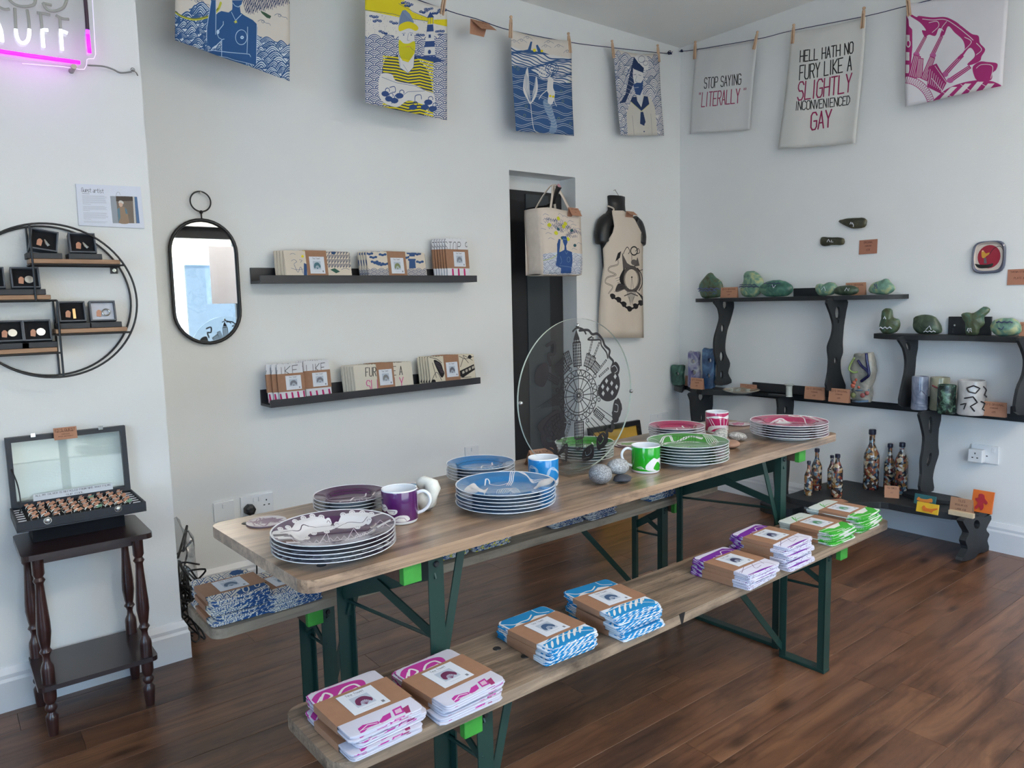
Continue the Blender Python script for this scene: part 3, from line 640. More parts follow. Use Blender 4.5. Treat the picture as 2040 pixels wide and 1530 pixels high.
# --- mermaid under the waves
def art_mermaid(A):
    A.poly([(960, 275), (1180, 330), (1420, 420), (1420, 900), (960, 900)], NAVY)
    for cx, cy in ((1110, 220), (1075, 240), (1235, 243), (1295, 272), (1220, 268), (1032, 250), (1350, 310)):
        A.stroke([(cx-28, cy+4), (cx-10, cy-10), (cx+10, cy-4), (cx+28, cy+8)], 2, (110, 120, 140), True); A.ring(cx-4, cy-4, 7, 2, (110, 120, 140))
    r = random.Random(2)
    A.poly([(1005, 280), (1100, 300), (1250, 320), (1400, 360), (1400, 500), (1260, 490), (1130, 410), (1005, 400)], WHT)
    for k in range(15):
        pts = [(1000+q*40, 284+k*13+q*8+10*math.sin(q*1.1+k*.9)+6*math.sin(q*2.3+k)) for q in range(11)]
        if k > 8: pts = pts[3:]
        A.stroke(pts, 6 if k % 2 else 9, NAVY, True)
    for rr_ in (12, 24, 36): A.ring(1215, 430, rr_, 6, WHT); A.ring(1255, 405, rr_, 6, NAVY)
    A.poly([(1075, 300), (1110, 290), (1125, 240), (1135, 240), (1128, 292), (1170, 300), (1158, 262), (1168, 256), (1195, 300), (1240, 318), (1100, 310)], NAVY); A.circ(1150, 292, 10, YEL); A.circ(1195, 295, 8, YEL)
    for k in range(10):
        y0 = 440+k*42
        for d in (0, 11): A.stroke([(1010+q*34, y0+d+12*math.sin(q*1.25+k*1.7)+q*2) for q in range(12)], 2.6, WHT, True)
    W = WHT
    A.poly([(1110, 400), (1092, 470), (1088, 540), (1110, 590), (1128, 620), (1125, 540), (1120, 460)], W, True); A.poly([(1165, 450), (1150, 520), (1134, 590), (1130, 620), (1160, 580), (1175, 520)], W, True)
    for k in range(5): A.stroke([(1100+k*4, 430+k*8), (1096+k*6, 520), (1126, 610)], 1.8, NAVY); A.stroke([(1162-k*3, 470+k*6), (1160-k*5, 540), (1132, 610)], 1.8, NAVY)
    A.stroke([(1130, 610), (1140, 740), (1160, 790), (1230, 800), (1262, 780), (1262, 720), (1230, 660), (1215, 600)], 5, W, True)
    A.poly([(1205, 600), (1240, 600), (1262, 680), (1280, 760), (1260, 800), (1235, 790), (1245, 730), (1215, 660)], (120, 145, 175), True)
    for k in range(9): A.stroke([(1210+k*4, 610+k*18), (1228+k*5, 618+k*18), (1246+k*4, 608+k*18)], 1.8, W, True)
    A.poly([(1235, 470), (1262, 470), (1262, 520), (1272, 560), (1256, 620), (1232, 612), (1236, 560), (1228, 535)], W, True); A.stroke([(1236, 530), (1200, 560), (1180, 590)], 6, W, True); A.stroke([(1266, 570), (1270, 610), (1280, 635)], 5, W, True); A.circ(1246, 474, 13, W, 18)
    A.circ(1246, 572, 7, YEL); A.circ(1262, 576, 7, YEL)
    for cx, cy in ((1035, 400), (1055, 412), (1360, 490), (1310, 545), (1320, 605), (1105, 635), (1095, 690), (1368, 740), (1290, 710)): A.ring(cx, cy, 7, 1.8, (150, 160, 90))
# --- sailor
def art_sailor(A):
    waves(A, 1590, 1960, 300, 900, 50, 56, 34, WHT, (58, 82, 122), 4.4, 5, 9)
    A.poly([(1745, 330), (1700, 560), (1660, 620), (1700, 610), (1760, 470), (1770, 360)], DNAVY)
    for k in range(7): A.stroke([(1740-k*6, 400+k*25), (1760-k*3, 430+k*22)], 2, WHT)
    A.poly([(1752, 330), (1780, 310), (1815, 325), (1832, 360), (1828, 410), (1800, 400), (1760, 350)], WHT, True); A.ring(1790, 345, 20, 2.5, DNAVY); A.ring(1815, 370, 14, 2.5, DNAVY)
    A.poly([(1718, 640), (1745, 575), (1800, 560), (1845, 580), (1870, 640), (1884, 830), (1710, 830), (1705, 680)], (205, 200, 190))
    A.poly([(1770, 540), (1800, 530), (1800, 600), (1790, 640), (1768, 600)], WHT); A.poly([(1742, 400), (1800, 415), (1804, 470), (1795, 530), (1755, 510), (1742, 450)], WHT)
    A.poly([(1745, 500), (1765, 488), (1790, 490), (1803, 470), (1800, 530), (1785, 566), (1760, 560)], (52, 80, 128)); A.stroke([(1752, 520), (1776, 516)], 3, WHT)
    A.poly([(1744, 372), (1775, 368), (1806, 400), (1802, 428), (1745, 404)], DNAVY); A.stroke([(1746, 440), (1760, 438)], 3, DNAVY); A.stroke([(1775, 440), (1790, 446)], 3, DNAVY); A.stroke([(1765, 445), (1756, 480), (1768, 484)], 2, DNAVY)
    A.poly([(1745, 575), (1730, 600), (1790, 662), (1838, 620), (1830, 575), (1808, 570), (1790, 640), (1768, 600), (1765, 575)], DNAVY); A.stroke([(1732, 604), (1790, 666), (1840, 622)], 2.5, (200, 200, 90))
    A.poly([(1785, 668), (1800, 668), (1812, 730), (1800, 752), (1780, 740)], DNAVY); A.circ(1801, 748, 4, DNAVY); A.circ(1801, 788, 4, DNAVY); A.stroke([(1740, 690), (1748, 808)], 2, (90, 90, 100)); A.stroke([(1846, 680), (1850, 808)], 2, (90, 90, 100))
def art_literally(A):
    K = (34, 34, 34); R = (150, 50, 84)
    A.text('STOP SAYING', (136, 462), (352, 436), (-1, 64), K, 6, .3)
    A.text('"', (102, 544), (118, 542), (-3, 60), R, 6.5); A.text('LITERALLY', (126, 552), (346, 526), (-5, 86), R, 7, .3); A.text('"', (366, 516), (386, 514), (-6, 58), R, 6.5)
def art_hell(A):
    K = (34, 34, 34); R = (146, 38, 80)
    A.text('HELL HATH NO', (706, 292), (1018, 236), (-3, 64), K, 8, .3); A.text('FURY LIKE A', (704, 378), (1008, 316), (-3, 84), K, 8.5, .3)
    A.text('SLIGHTLY', (698, 476), (1008, 420), (-6, 110), R, 10, .3); A.text('INCONVENIENCED', (684, 594), (1000, 556), (-2, 54), K, 6.5, .3); A.text('GAY', (774, 662), (892, 640), (-4, 108), R, 11, .3)
def tower(A, x0, y0, x1, y1, w, col, lines=3, lw=2.5, lc=WHT):
    d = np.array((x1-x0, y1-y0), float); L = np.linalg.norm(d); d /= L; n = np.array((-d[1], d[0])); p = np.array((x0, y0)); q = np.array((x1, y1))
    A.poly([p-n*w/2, q-n*w/2*.8, q+n*w/2*.8, p+n*w/2], col)
    for k in range(lines): o = n*w*((k+.5)/lines-.5)*.8; A.stroke([p+d*L*.04+o, p+d*L*.95+o*.8], lw, lc)
def art_radial_corner(A, c=MAG):
    P = (186, 96, 148)
    A.poly([(1330, 80), (1352, 120), (1356, 160), (1376, 180), (1378, 290), (1366, 460), (1330, 470)], c)
    for yy in (215, 320, 395): A.poly([(1338, yy), (1360, yy), (1360, yy+50), (1338, yy+50)], WHT)
    A.circ(1352, 268, 15, WHT, 24); A.circ(1352, 268, 9, c, 16)
    for (a, b_, d, e, w) in ((1398, 335, 1460, 215, 22), (1500, 335, 1560, 210, 26), (1580, 450, 1690, 330, 28), (1612, 486, 1735, 400, 28)):
        tower(A, a, b_, d, e, w, c, 2, 3); A.circ(a+6, b_-4, 20, P, 16)
    tower(A, 1378, 470, 1410, 335, 56, c, 4, 4); tower(A, 1420, 470, 1430, 350, 44, c, 4, 4); tower(A, 1450, 480, 1505, 340, 44, c, 4, 4)
    A.poly([(1480, 400), (1530, 380), (1600, 490), (1560, 560), (1470, 520)], c)
    for k in range(8): A.stroke([(1490+k*13, 416+k*12), (1478+k*12, 500+k*6)], 4, WHT)
    A.stroke([(1520, 395), (1600, 500)], 4, WHT); A.stroke([(1500, 470), (1570, 545)], 5, WHT)
    A.poly([(1340, 70), (1400, 100), (1420, 92), (1500, 96), (1580, 92), (1640, 118), (1680, 150), (1740, 200), (1780, 215), (1790, 260), (1820, 300), (1800, 340), (1790, 368), (1740, 390), (1718, 385), (1760, 340), (1750, 300), (1725, 290), (1680, 350), (1660, 345), (1700, 300), (1690, 240), (1640, 190), (1600, 150),
            (1575, 205), (1550, 205), (1560, 170), (1540, 165), (1520, 210), (1480, 205), (1455, 220), (1436, 182), (1460, 180), (1450, 160), (1420, 130), (1360, 95)], c, True)
    for s in ([(1440, 110), (1500, 112), (1580, 108), (1650, 150), (1720, 210), (1750, 240)], [(1480, 130), (1530, 120), (1540, 150), (1500, 190)], [(1590, 120), (1560, 160), (1570, 180)], [(1770, 260), (1800, 300), (1770, 330)], [(1700, 220), (1740, 250), (1700, 300)]): A.stroke(s, 5, WHT, True)
    A.poly([(1750, 400), (1790, 372), (1830, 375), (1885, 385), (1880, 420), (1860, 440), (1850, 480), (1780, 485), (1755, 450)], c, True); A.stroke([(1770, 410), (1800, 390), (1860, 400), (1850, 470)], 4.5, WHT, True)
    A.poly([(1500, 620), (1580, 545), (1680, 500), (1780, 480), (1860, 490), (1905, 515), (1860, 545), (1700, 585)], c, True)
    for s in ([(1560, 600), (1640, 520)], [(1640, 585), (1720, 500)], [(1720, 575), (1790, 490)], [(1800, 560), (1850, 500)]):
        p = np.array(s); A.poly([p[0]-(16, 0), p[1]-(16, 0), p[1]+(20, 0), p[0]+(20, 0)], WHT)
    A.stroke([(1560, 545), (1650, 590)], 4, WHT); A.stroke([(1680, 505), (1760, 560)], 4, WHT); A.stroke([(1780, 490), (1860, 540)], 4, WHT); A.stroke([(1500, 620), (1580, 545), (1680, 500), (1780, 482), (1860, 490), (1905, 515)], 4, c, True)
    for rr_ in (148, 192): A.ring(1330, 650, rr_, 4, c, a0=-PI/2, a1=0.1)
    for k in range(22):
        a = -PI/2+k*.075; b_ = a+.037; A.stroke([(1330+148*math.cos(a), 650+148*math.sin(a)), (1330+192*math.cos(b_), 650+192*math.sin(b_)), (1330+148*math.cos(a+.075), 650+148*math.sin(a+.075))], 2.6, c)
# --- round city design: wheel in the middle, towers and smoke all round (black), drawn in a disc of radius R
def art_wheel(A, cx, cy, R, c, light=None, sk=1.0, det=1.0):
    lw = R*.009*det*(A.w if A.H is None else 1)
    def P(r, a): return (cx+R*r*math.sin(math.radians(a))*sk, cy-R*r*math.cos(math.radians(a)))
    def st(pts, w=1, sm=False): A.stroke([P(*p) for p in pts], lw*w*A.k, c, sm)
    A.k = getattr(A, 'k', 1)
    for r in (.10, .26, .30): st([(r, a) for a in range(0, 361, 12)], 1.2)
    for k in range(16): st([(.02, k*22.5), (.30, k*22.5)], 1.1)
    for k in range(24): a = k*15; st([(.30, a), (.39, a+7.5), (.30, a+15)], 1.1)
    st([(.39, a) for a in range(0, 361, 12)], 1.2)
    for k in range(14): a = k*26; q = P(.44, a); A.ring(q[0], q[1], R*.028, lw*1.1*A.k, c, n=10)
    def bld(a, r0, r1, w, lines=3, roof=0):
        d = math.radians(a); ux, uy = math.sin(d), -math.cos(d); nx, ny = -uy, ux
        q = lambda r, s: (cx+R*(r*ux+s*nx)*sk, cy+R*(r*uy+s*ny))
        A.poly([q(r0, -w/2), q(r1, -w/2), q(r1+roof, 0), q(r1, w/2), q(r0, w/2)], c)
        if light is not None:
            for k in range(lines): s = w*((k+.5)/lines-.5)*.8; A.stroke([q(r0+.02, s), q(r1-.02, s)], lw*.75*A.k, light)
            for k in range(int((r1-r0)/.07)): A.stroke([q(r0+.05+.07*k, -w/2), q(r0+.05+.07*k, w/2)], lw*.8*A.k, light)
        else:
            for k in range(lines): s = w*((k+.5)/lines-.5)*.8; A.stroke([q(r0+.02, s), q(r1-.02, s)], lw*.9*A.k, None)
            for k in range(int((r1-r0)/.045)): A.stroke([q(r0+.03+.045*k, -w*.42), q(r0+.03+.045*k, w*.42)], lw*.6*A.k, None)
    bld(-2, .44, .80, .17, 4, .10); bld(-2, .80, .86, .12, 2, .14); bld(20, .45, .66, .10); bld(20, .66, .92, .035, 1); bld(30, .45, .66, .10); bld(30, .66, .90, .035, 1); bld(42, .45, .62, .16, 5)
    bld(50, .5, .78, .035, 1); bld(60, .5, .74, .035, 1); bld(90, .40, .60, .10, 3); bld(128, .42, .66, .10, 3); bld(180, .40, .66, .20, 6); bld(180, .66, .84, .15, 4); bld(205, .45, .9, .05, 2); bld(300, .46, .78, .10, 3); bld(325, .44, .66, .22, 5); bld(340, .5, .72, .12, 3)
    A.poly([P(.92, 262), P(.40, 282), P(.38, 255)], c)
    if light is not None:
        for k in range(9): A.stroke([P(.86-.05*k, 263+k*1.8), P(.86-.05*k, 261.5-k*.6)], lw*.8*A.k, light)
        A.stroke([P(.92, 262), P(.38, 268)], lw*A.k, light)
    def smoke(pts, w): st(pts, w, True)
    smoke([(.98, 2), (1.0, 12), (.96, 18), (1.0, 24), (.97, 32), (.92, 38), (.93, 46), (.86, 50), (.88, 58), (.80, 62)], 3.4); smoke([(.92, 18), (.86, 14), (.90, 24), (.94, 30), (.88, 34), (.86, 44), (.82, 50)], 2.2)
    smoke([(.98, -6), (1.02, -1), (1.0, 6), (.94, 10)], 2.5)
    A.poly([P(.78, 62), P(.92, 60), (P(.96, 68)), P(.88, 74), P(.78, 70)], c, True)
    # checked dome on the right
    A.poly([P(.42, 80), P(.62, 68), P(.86, 70), P(.90, 84), P(.80, 98), P(.62, 104), P(.45, 98)], c, True)
    lt = light
    for k in range(4):
        for j in range(2):
            q = P(.52+k*.10, 80+j*12-(k % 2)*6); A.poly([(q[0]-R*.035, q[1]), (q[0], q[1]-R*.045), (q[0]+R*.035, q[1]), (q[0], q[1]+R*.045)], lt)
    for (a0, a1, r) in ((105, 128, .92), (100, 118, .86), (128, 150, .90)): smoke([(r+.05*math.sin(k*2.2), a0+(a1-a0)*k/6) for k in range(7)], 5)
    A.poly([P(.80, 100), P(.96, 104), P(.98, 116), P(.86, 122), P(.78, 112)], c, True); A.poly([P(.82, 140), P(1.0, 142), P(.98, 156), P(.80, 152)], c, True); A.poly([P(.84, 160), P(1.04, 164), P(1.02, 176), P(.86, 174)], c, True)
    for k in range(6): st([(.45, 118+k*9), (.9, 120+k*6)], 1)
    for a_, r_ in ((109, .88), (148, .90), (168, .94), (66, .88)): A.stroke(catmull([P(r_-.07, a_-4), P(r_, a_-3), P(r_+.02, a_+3), P(r_-.05, a_+4)]), lw*A.k, light)
    # bridge and long smoke to the lower left
    for o in (0, .05, .10): smoke([(.48, 238), (.62+o, 232), (.80+o, 236), (.92+o*.5, 226), (.84+o, 216), (.95, 208), (.86-o, 200), (1.0, 196)], 3.2)
    A.poly([P(.45, 214), P(.74, 212), P(.86, 230), P(.9, 246), P(.6, 250), P(.44, 245)], c, True)
    for o in range(7): A.stroke(catmull([P(.46+.06*o, 214), P(.52+.055*o, 226+3*math.sin(o)), P(.46+.06*o, 240)]), lw*.8*A.k, light)
    for o in range(5): A.stroke(catmull([P(.48, 218+6*o), P(.66, 220+6*o), P(.84, 216+6*o)]), lw*.7*A.k, light)
    if light is None:
        for k in range(11): A.stroke([P(.86-.045*k, 263+k*1.6), P(.86-.045*k, 261.5-k*.6)], lw*.8*A.k, None)
        for k in range(4): A.stroke([P(.90, 262), P(.38, 259+k*6)], lw*.8*A.k, None)
    A.poly([P(.72, 286), P(.9, 288), P(.94, 300), P(.84, 310), P(.72, 304)], c, True); smoke([(.75, 312), (.88, 318), (.82, 324), (.95, 330), (1.0, 322)], 4)
def mk_art(fn, quad, w, h, bg, crop): A = Art(w, h, bg); A.quad(quad); A.crop(*crop); fn(A); return A
# ================================================================ HANGING TEA TOWELS, STRINGS, PEGS
M_peg = pm('peg_wood', (206, 172, 142), .6, var=.1, scale=60); M_string = pm('navy_string', (30, 40, 84), .7); M_kraft = pm('kraft_card', (178, 130, 104), .75, var=.06, scale=60, bump=.2, bscale=300)
def plane_pt(px, A, ang):
    n = np.array([-math.sin(ang), math.cos(ang), 0]); d = ray(*px); return CAM+d*(((np.array(A)-CAM)@n)/(d@n))
SA = (np.array([-.2, -.03, 2.9]), math.radians(4.5)); SB = (np.array([-.03, -.05, 2.9]), math.radians(89))
def hang_towel(label, corners, S, mat, seed, amp=.006, group=None):
    P = [plane_pt(c, *S) for c in corners]; n = np.array([-math.sin(S[1]), math.cos(S[1]), 0]); n = n if n @ (CAM-P[0]) > 0 else -n
    r = random.Random(seed); ph = [r.uniform(0, 6) for _ in range(4)]
    def fn(u, v):
        p = (P[0]*(1-u)+P[1]*u)*(1-v)+(P[3]*(1-u)+P[2]*u)*v
        sag = .012*math.sin(PI*u)*(1-v)
        return p-np.array((0, 0, sag))+n*(.004+amp*(math.sin(u*7+ph[0]+v*2)*.6+math.sin(u*15+ph[1])*.3)*(.4+v*.9)+amp*.6*math.sin(v*5+ph[2]))
    m = MB(); m.sheet(lambda u, v: fn(u, 1-v), 24, 24)
    o = link_mesh('tea_towel', m, mat, smooth=True, origin=tuple((P[0]+P[1])/2)); sd = o.modifiers.new('cloth_thickness', 'SOLIDIFY'); sd.thickness = .0015
    tag(o, label, 'tea towel', group); return o, P
peg0 = None
def peg(px_top, px_bot, S, label, off=.008):
    global peg0
    a = plane_pt(px_top, *S); b = plane_pt(px_bot, *S); n = np.array([-math.sin(S[1]), math.cos(S[1]), 0]); n = n if n @ (CAM-a) > 0 else -n
    L = np.linalg.norm(a-b); c = (a+b)/2+n*off
    if peg0 is None:
        m = MB(); m.lathe([(0, .5), (.055, .49), (.08, .45), (.07, .40), (.045, .36), (.075, .31), (.08, .22), (.08, .16)], 14)
        m.bar((.045, 0, .17), (.055, 0, -.5), .05, .10, (1, 0, 0)); m.bar((-.045, 0, .17), (-.055, 0, -.5), .05, .10, (1, 0, 0))
        peg0 = link_mesh('clothes_peg', m, M_peg, local=True, smooth=SM); o = peg0
    else: o = peg0.copy(); COL.objects.link(o)
    o.scale = (L, L, L); z = Vector(a-b).normalized(); x = Vector((math.cos(S[1]), math.sin(S[1]), 0)); y_ = z.cross(x).normalized(); x = y_.cross(z)
    o.rotation_euler = Matrix((x, y_, z)).transposed().to_euler(); o.location = c
    tag(o, label, 'clothes peg', 'wooden pegs holding the towels on the strings'); return o
T = {}
T['woman'] = [(348, -232), (575, -118), (576, 162), (348, 80)]; T['fisher'] = [(726, -42), (889, 18), (889, 240), (727, 205)]
T['mermaid'] = [(1015, 60), (1136, 82), (1143, 271), (1027, 261)]; T['sailor'] = [(1220, 98), (1311, 108), (1322, 270), (1235, 270)]
T['lit'] = [(1385, 96), (1508, 79), (1494, 259), (1374, 266)]; T['hell'] = [(1576, 64), (1726, 33), (1707, 286), (1552, 298)]; T['city'] = [(1806, 8), (2012, -40), (1997, 171), (1804, 213)]
A_woman = mk_art(art_woman, T['woman'], 900, 1080, CREAM, (340, 0, 7.846)); A_fisher = mk_art(art_fisher, T['fisher'], 700, 860, (218, 214, 208), (680, 0, 3))
A_mermaid = mk_art(art_mermaid, T['mermaid'], 560, 680, CREAM, (680, 0, 3)); A_sailor = mk_art(art_sailor, T['sailor'], 520, 640, CREAM, (680, 0, 3))
A_lit = mk_art(art_literally, T['lit'], 560, 640, (214, 213, 212), (1360, 0, 3)); A_hell = mk_art(art_hell, T['hell'], 640, 900, (214, 213, 208), (1360, 0, 3)); A_city = mk_art(art_radial_corner, T['city'], 760, 760, (216, 214, 218), (1360, 0, 3))
I = {k: img_mat('print_'+k, a, .85) for k, a in (('woman', A_woman), ('fisher', A_fisher), ('mermaid', A_mermaid), ('sailor', A_sailor), ('lit', A_lit), ('hell', A_hell), ('city', A_city))}
hang_towel('cream tea towel with a blue bare-chested woman standing in blue waves', T['woman'], SA, I['woman'], 1, .004)
hang_towel('tea towel of a yellow-bearded man in a yellow striped shirt with a lighthouse', T['fisher'], SA, I['fisher'], 2, .004)
hang_towel('blue tea towel with a white mermaid swimming under wavy lines', T['mermaid'], SA, I['mermaid'], 3)
hang_towel('cream tea towel of a dark-bearded sailor with neckerchief among blue waves', T['sailor'], SA, I['sailor'], 4)
hang_towel('white tea towel lettered STOP SAYING "LITERALLY"', T['lit'], SB, I['lit'], 5, .009)
hang_towel('white tea towel lettered HELL HATH NO FURY in black and red', T['hell'], SB, I['hell'], 6, .010)
hang_towel('white tea towel with magenta city chimneys and smoke, at the top right', T['city'], SB, I['city'], 7, .007)
for pt, pb, S, lb in (((886, -20), (878, 30), SA, 'wooden peg at the right corner of the yellow-bearded man towel'), ((1016, 32), (1015, 76), SA, 'wooden peg at the left corner of the blue mermaid towel'), ((1130, 65), (1134, 106), SA, 'wooden peg at the right corner of the blue mermaid towel'),
                     ((1217, 80), (1221, 116), SA, 'wooden peg at the left corner of the sailor towel'), ((1308, 89), (1311, 124), SA, 'wooden peg at the right corner of the sailor towel'), ((1387, 82), (1385, 118), SB, 'wooden peg at the left corner of the LITERALLY towel'),
                     ((1511, 62), (1503, 99), SB, 'wooden peg at the right corner of the LITERALLY towel'), ((1583, 48), (1580, 87), SB, 'wooden peg at the left corner of the HELL HATH NO towel'), ((1723, 14), (1719, 57), SB, 'wooden peg at the right corner of the HELL HATH NO towel'),
                     ((1809, -12), (1813, 32), SB, 'wooden peg at the left corner of the magenta city towel')): peg(pt, pb, S, lb)
def cord(name, label, cat, pts, r, mat, n=6, group=None, knots=()):
    m = MB(); m.tube(catmull(pts, k=5), r, n)
    for kp, kr in knots:
        rr_ = random.Random(4)
        for q in range(5):
            c = np.array(kp)+np.array([rr_.uniform(-kr, kr)*.4 for _ in range(3)]); ax_ = rr_.uniform(0, PI)
            m.tube([c+kr*.7*np.array((math.cos(t*PI/5), math.sin(t*PI/5)*math.cos(ax_), math.sin(t*PI/5)*math.sin(ax_))) for t in range(10)], r*1.1, 5, closed=True)
    o = link_mesh(name, m, mat, smooth=True, origin=tuple(pts[0])); tag(o, label, cat, group); return o
sa = lambda x, y: plane_pt((x, y), *SA); sb = lambda x, y: plane_pt((x, y), *SB)
k1 = sa(1334, 106)
cord('washing_line', 'navy string along the back wall holding the picture tea towels', 'string', [by(1340, 103, -.002), k1, sa(1311, 105), sa(1221, 95), sa(1134, 84), sa(1015, 60), sa(950, 38), sa(889, 20), sa(726, -42), sa(575, -118), sa(348, -232), sa(260, -270)], .0022, M_string, knots=((k1, .016),))
m = MB(); m.tube([k1+np.array((.012+.022*math.cos(a*PI/8), 0, -.03+.03*math.sin(a*PI/8))) for a in range(16)], .0014, 5, closed=True)
k2 = sb(1358, 102)
cord('washing_line', 'navy string along the right wall holding the lettered tea towels', 'string', [rx(1352, 103, -.002), k2, sb(1385, 99), sb(1508, 78), sb(1578, 61), sb(1725, 32), sb(1806, 12), sb(2012, -40), sb(2100, -66)], .0022, M_string, knots=((k2, .010),))
# folded kraft card on the line
def card_art(lines, w=256, h=176, bg=(178, 130, 104), col=(92, 56, 42), sizes=None):
    A = Art(w, h, bg)
    n = len(lines)
    for i, t in enumerate(lines):
        if not t: continue
        s_ = (sizes or [1]*n)[i]; ln = min(.86, .062*len(t)*s_); y0 = .12+.78*i/n; A.text(t, (.5-ln/2, y0), (.5+ln/2, y0), (0, .13*s_), col, 2.6*max(.7, s_))
    return A
M_card = [img_mat('card_print_%d' % i, card_art(*a), .75, bump=.1, weave=300) for i, a in enumerate([
    (["ED'S ORIGINAL", 'STONEWARE', '£85'], 256, 176, (178, 130, 104), (86, 50, 36), [1, .6, .8]), (['TEA TOWELS', '£12'], 256, 176, (174, 128, 102), (66, 44, 36), [1, .8]),
    (['ORIGINAL', 'HANGING', '£28'], 256, 220, (164, 112, 92), (70, 40, 30), [1, .8, 1]), (["ED'S GUEST", 'SILVER RECYCLED RINGS', 'VARIOUS', 'PRICED INDIVIDUALLY'], 300, 176, (178, 130, 104), (70, 44, 34), [1.6, .55, .8, .55]),
    (['TILES', 'REGULAR £25', 'LARGE £38'], 256, 200, (166, 126, 100), (60, 40, 30), [1, .8, .8]), (['TOTE BAGS', '£18'], 256, 176, (178, 130, 104), (60, 36, 28), [1.1, .8]), (['THROWN STONEWARE', 'PLATE £75'], 300, 180, (172, 120, 98), (70, 40, 30), [.8, .9])])]
def tent_card(label, c, w, h, lean, spread, rotz, mat, name='price_card', group='brown price cards'):
    """folded card standing like a tent; lean = forward slope of the front leaf (m), printed side towards -y after rotz"""
    m = MB(); t = .0009
    m.sheet(lambda u, v: (-w/2+w*u, -lean*(1-v), h*v), 1, 1); m.sheet(lambda u, v: (w/2-w*u, spread*(1-v), h*v), 1, 1, m=1)
    o = link_mesh(name, m, [mat, M_kraft], local=True); sd = o.modifiers.new('card_thickness', 'SOLIDIFY'); sd.thickness = t; sd.offset = 0
    o.location = [float(x) for x in c]; o.rotation_euler = (0, 0, rotz); tag(o, label, 'price card', group); return o
c_ = sa(950, 38); m = MB()
q = [sa(937, 37), sa(972, 46)]; f1 = sa(978, 66); f0 = sa(948, 63); m.add([q[0], q[1], f1+np.array((0, -.05, 0)), f0+np.array((0, -.05, 0))], [(3, 2, 1, 0)], 0, [[(0, 0), (1, 0), (1, 1), (0, 1)]])
m.add([q[0], q[1], sa(964, 74), sa(936, 67)], [(0, 1, 2, 3)], 1)
o = link_mesh('price_card', m, [M_card[1], M_kraft], origin=tuple(q[0])); sd = o.modifiers.new('t', 'SOLIDIFY'); sd.thickness = .0008
tag(o, 'folded brown card for tea towels hanging over the navy string', 'price card', 'brown price cards')
# ================================================================ FOLDED TEA TOWELS ON THE BENCHES
def fold_pink(A):
    c = (178, 52, 142); d = (150, 50, 100); A.crop(560, 1180, 4.08)
    A.poly([(250, 850), (300, 790), (430, 740), (600, 690), (680, 690), (690, 740), (560, 770), (370, 860), (340, 870), (250, 880)], c, True)
    A.stroke([(330, 850), (360, 790), (420, 810), (380, 850)], 12, WHT, True); A.stroke([(480, 800), (520, 750), (600, 720), (650, 740)], 12, WHT, True); A.stroke([(560, 780), (620, 750)], 9, WHT); A.stroke([(300, 870), (330, 820)], 8, WHT)
    A.poly([(795, 1040), (830, 990), (890, 960), (900, 1000), (820, 1050)], c); A.poly([(905, 940), (980, 905), (1010, 960), (930, 990)], c); A.poly([(925, 945), (975, 922), (990, 955), (938, 975)], (205, 170, 190))
    A.poly([(620, 1090), (660, 1060), (790, 1030), (800, 1050), (700, 1090), (650, 1140)], c); A.stroke([(640, 1110), (700, 1060), (780, 1045)], 5, WHT); A.poly([(990, 930), (1040, 900), (1070, 990), (1040, 1000)], d); A.stroke([(660, 1100), (1060, 960)], 3, WHT)
def fold_blue(A):
    c = (30, 130, 186); A.crop(960, 1110, 4.636)
    A.poly([(150, 640), (200, 560), (420, 470), (560, 430), (700, 490), (640, 520), (420, 620), (280, 700)], c)
    A.stroke([(190, 620), (300, 620), (380, 590), (440, 570), (470, 530)], 9, WHT, True); A.stroke([(470, 480), (540, 510), (640, 500)], 7, WHT, True); A.poly([(250, 690), (330, 610), (440, 600), (500, 540), (560, 530), (620, 520), (500, 600), (300, 700)], WHT)
    A.poly([(540, 830), (640, 740), (860, 640), (1050, 650), (1060, 760), (660, 940)], c)
    for k in range(7): q = (590+k*55, 840-k*28); A.circ(q[0], q[1], 13, WHT, 34)
    for k in range(6): q = (700+k*60, 740-k*22); A.circ(q[0], q[1], 10, WHT, 16)
    A.stroke([(560, 810), (700, 740), (900, 690), (1040, 680)], 6, WHT, True); A.stroke([(640, 760), (760, 700), (920, 640)], 6, WHT, True); A.stroke([(640, 900), (800, 800), (1040, 720)], 6, WHT, True)
def fold_purple(A):
    c = (116, 42, 150); A.crop(1340, 960, 3.826)
    A.poly([(470, 410), (500, 390), (640, 330), (740, 330), (760, 350), (620, 400), (500, 450)], c); A.stroke([(480, 420), (560, 410), (590, 390)], 9, WHT, True); A.stroke([(600, 380), (640, 370), (630, 350), (680, 340), (730, 350)], 7, WHT, True)
    for s in ([(800, 500), (820, 430)], [(860, 420), (900, 460), (940, 440)], [(900, 400), (960, 430)], [(780, 490), (860, 450), (960, 420), (1050, 440)]): A.stroke(s, 2.6, (70, 40, 80), True)
    A.poly([(780, 520), (860, 500), (960, 460), (1050, 440), (1060, 470), (940, 520), (800, 560)], c, True); A.stroke([(790, 530), (880, 500), (1040, 455)], 6, WHT); A.stroke([(800, 545), (900, 520), (1050, 470)], 5, WHT)
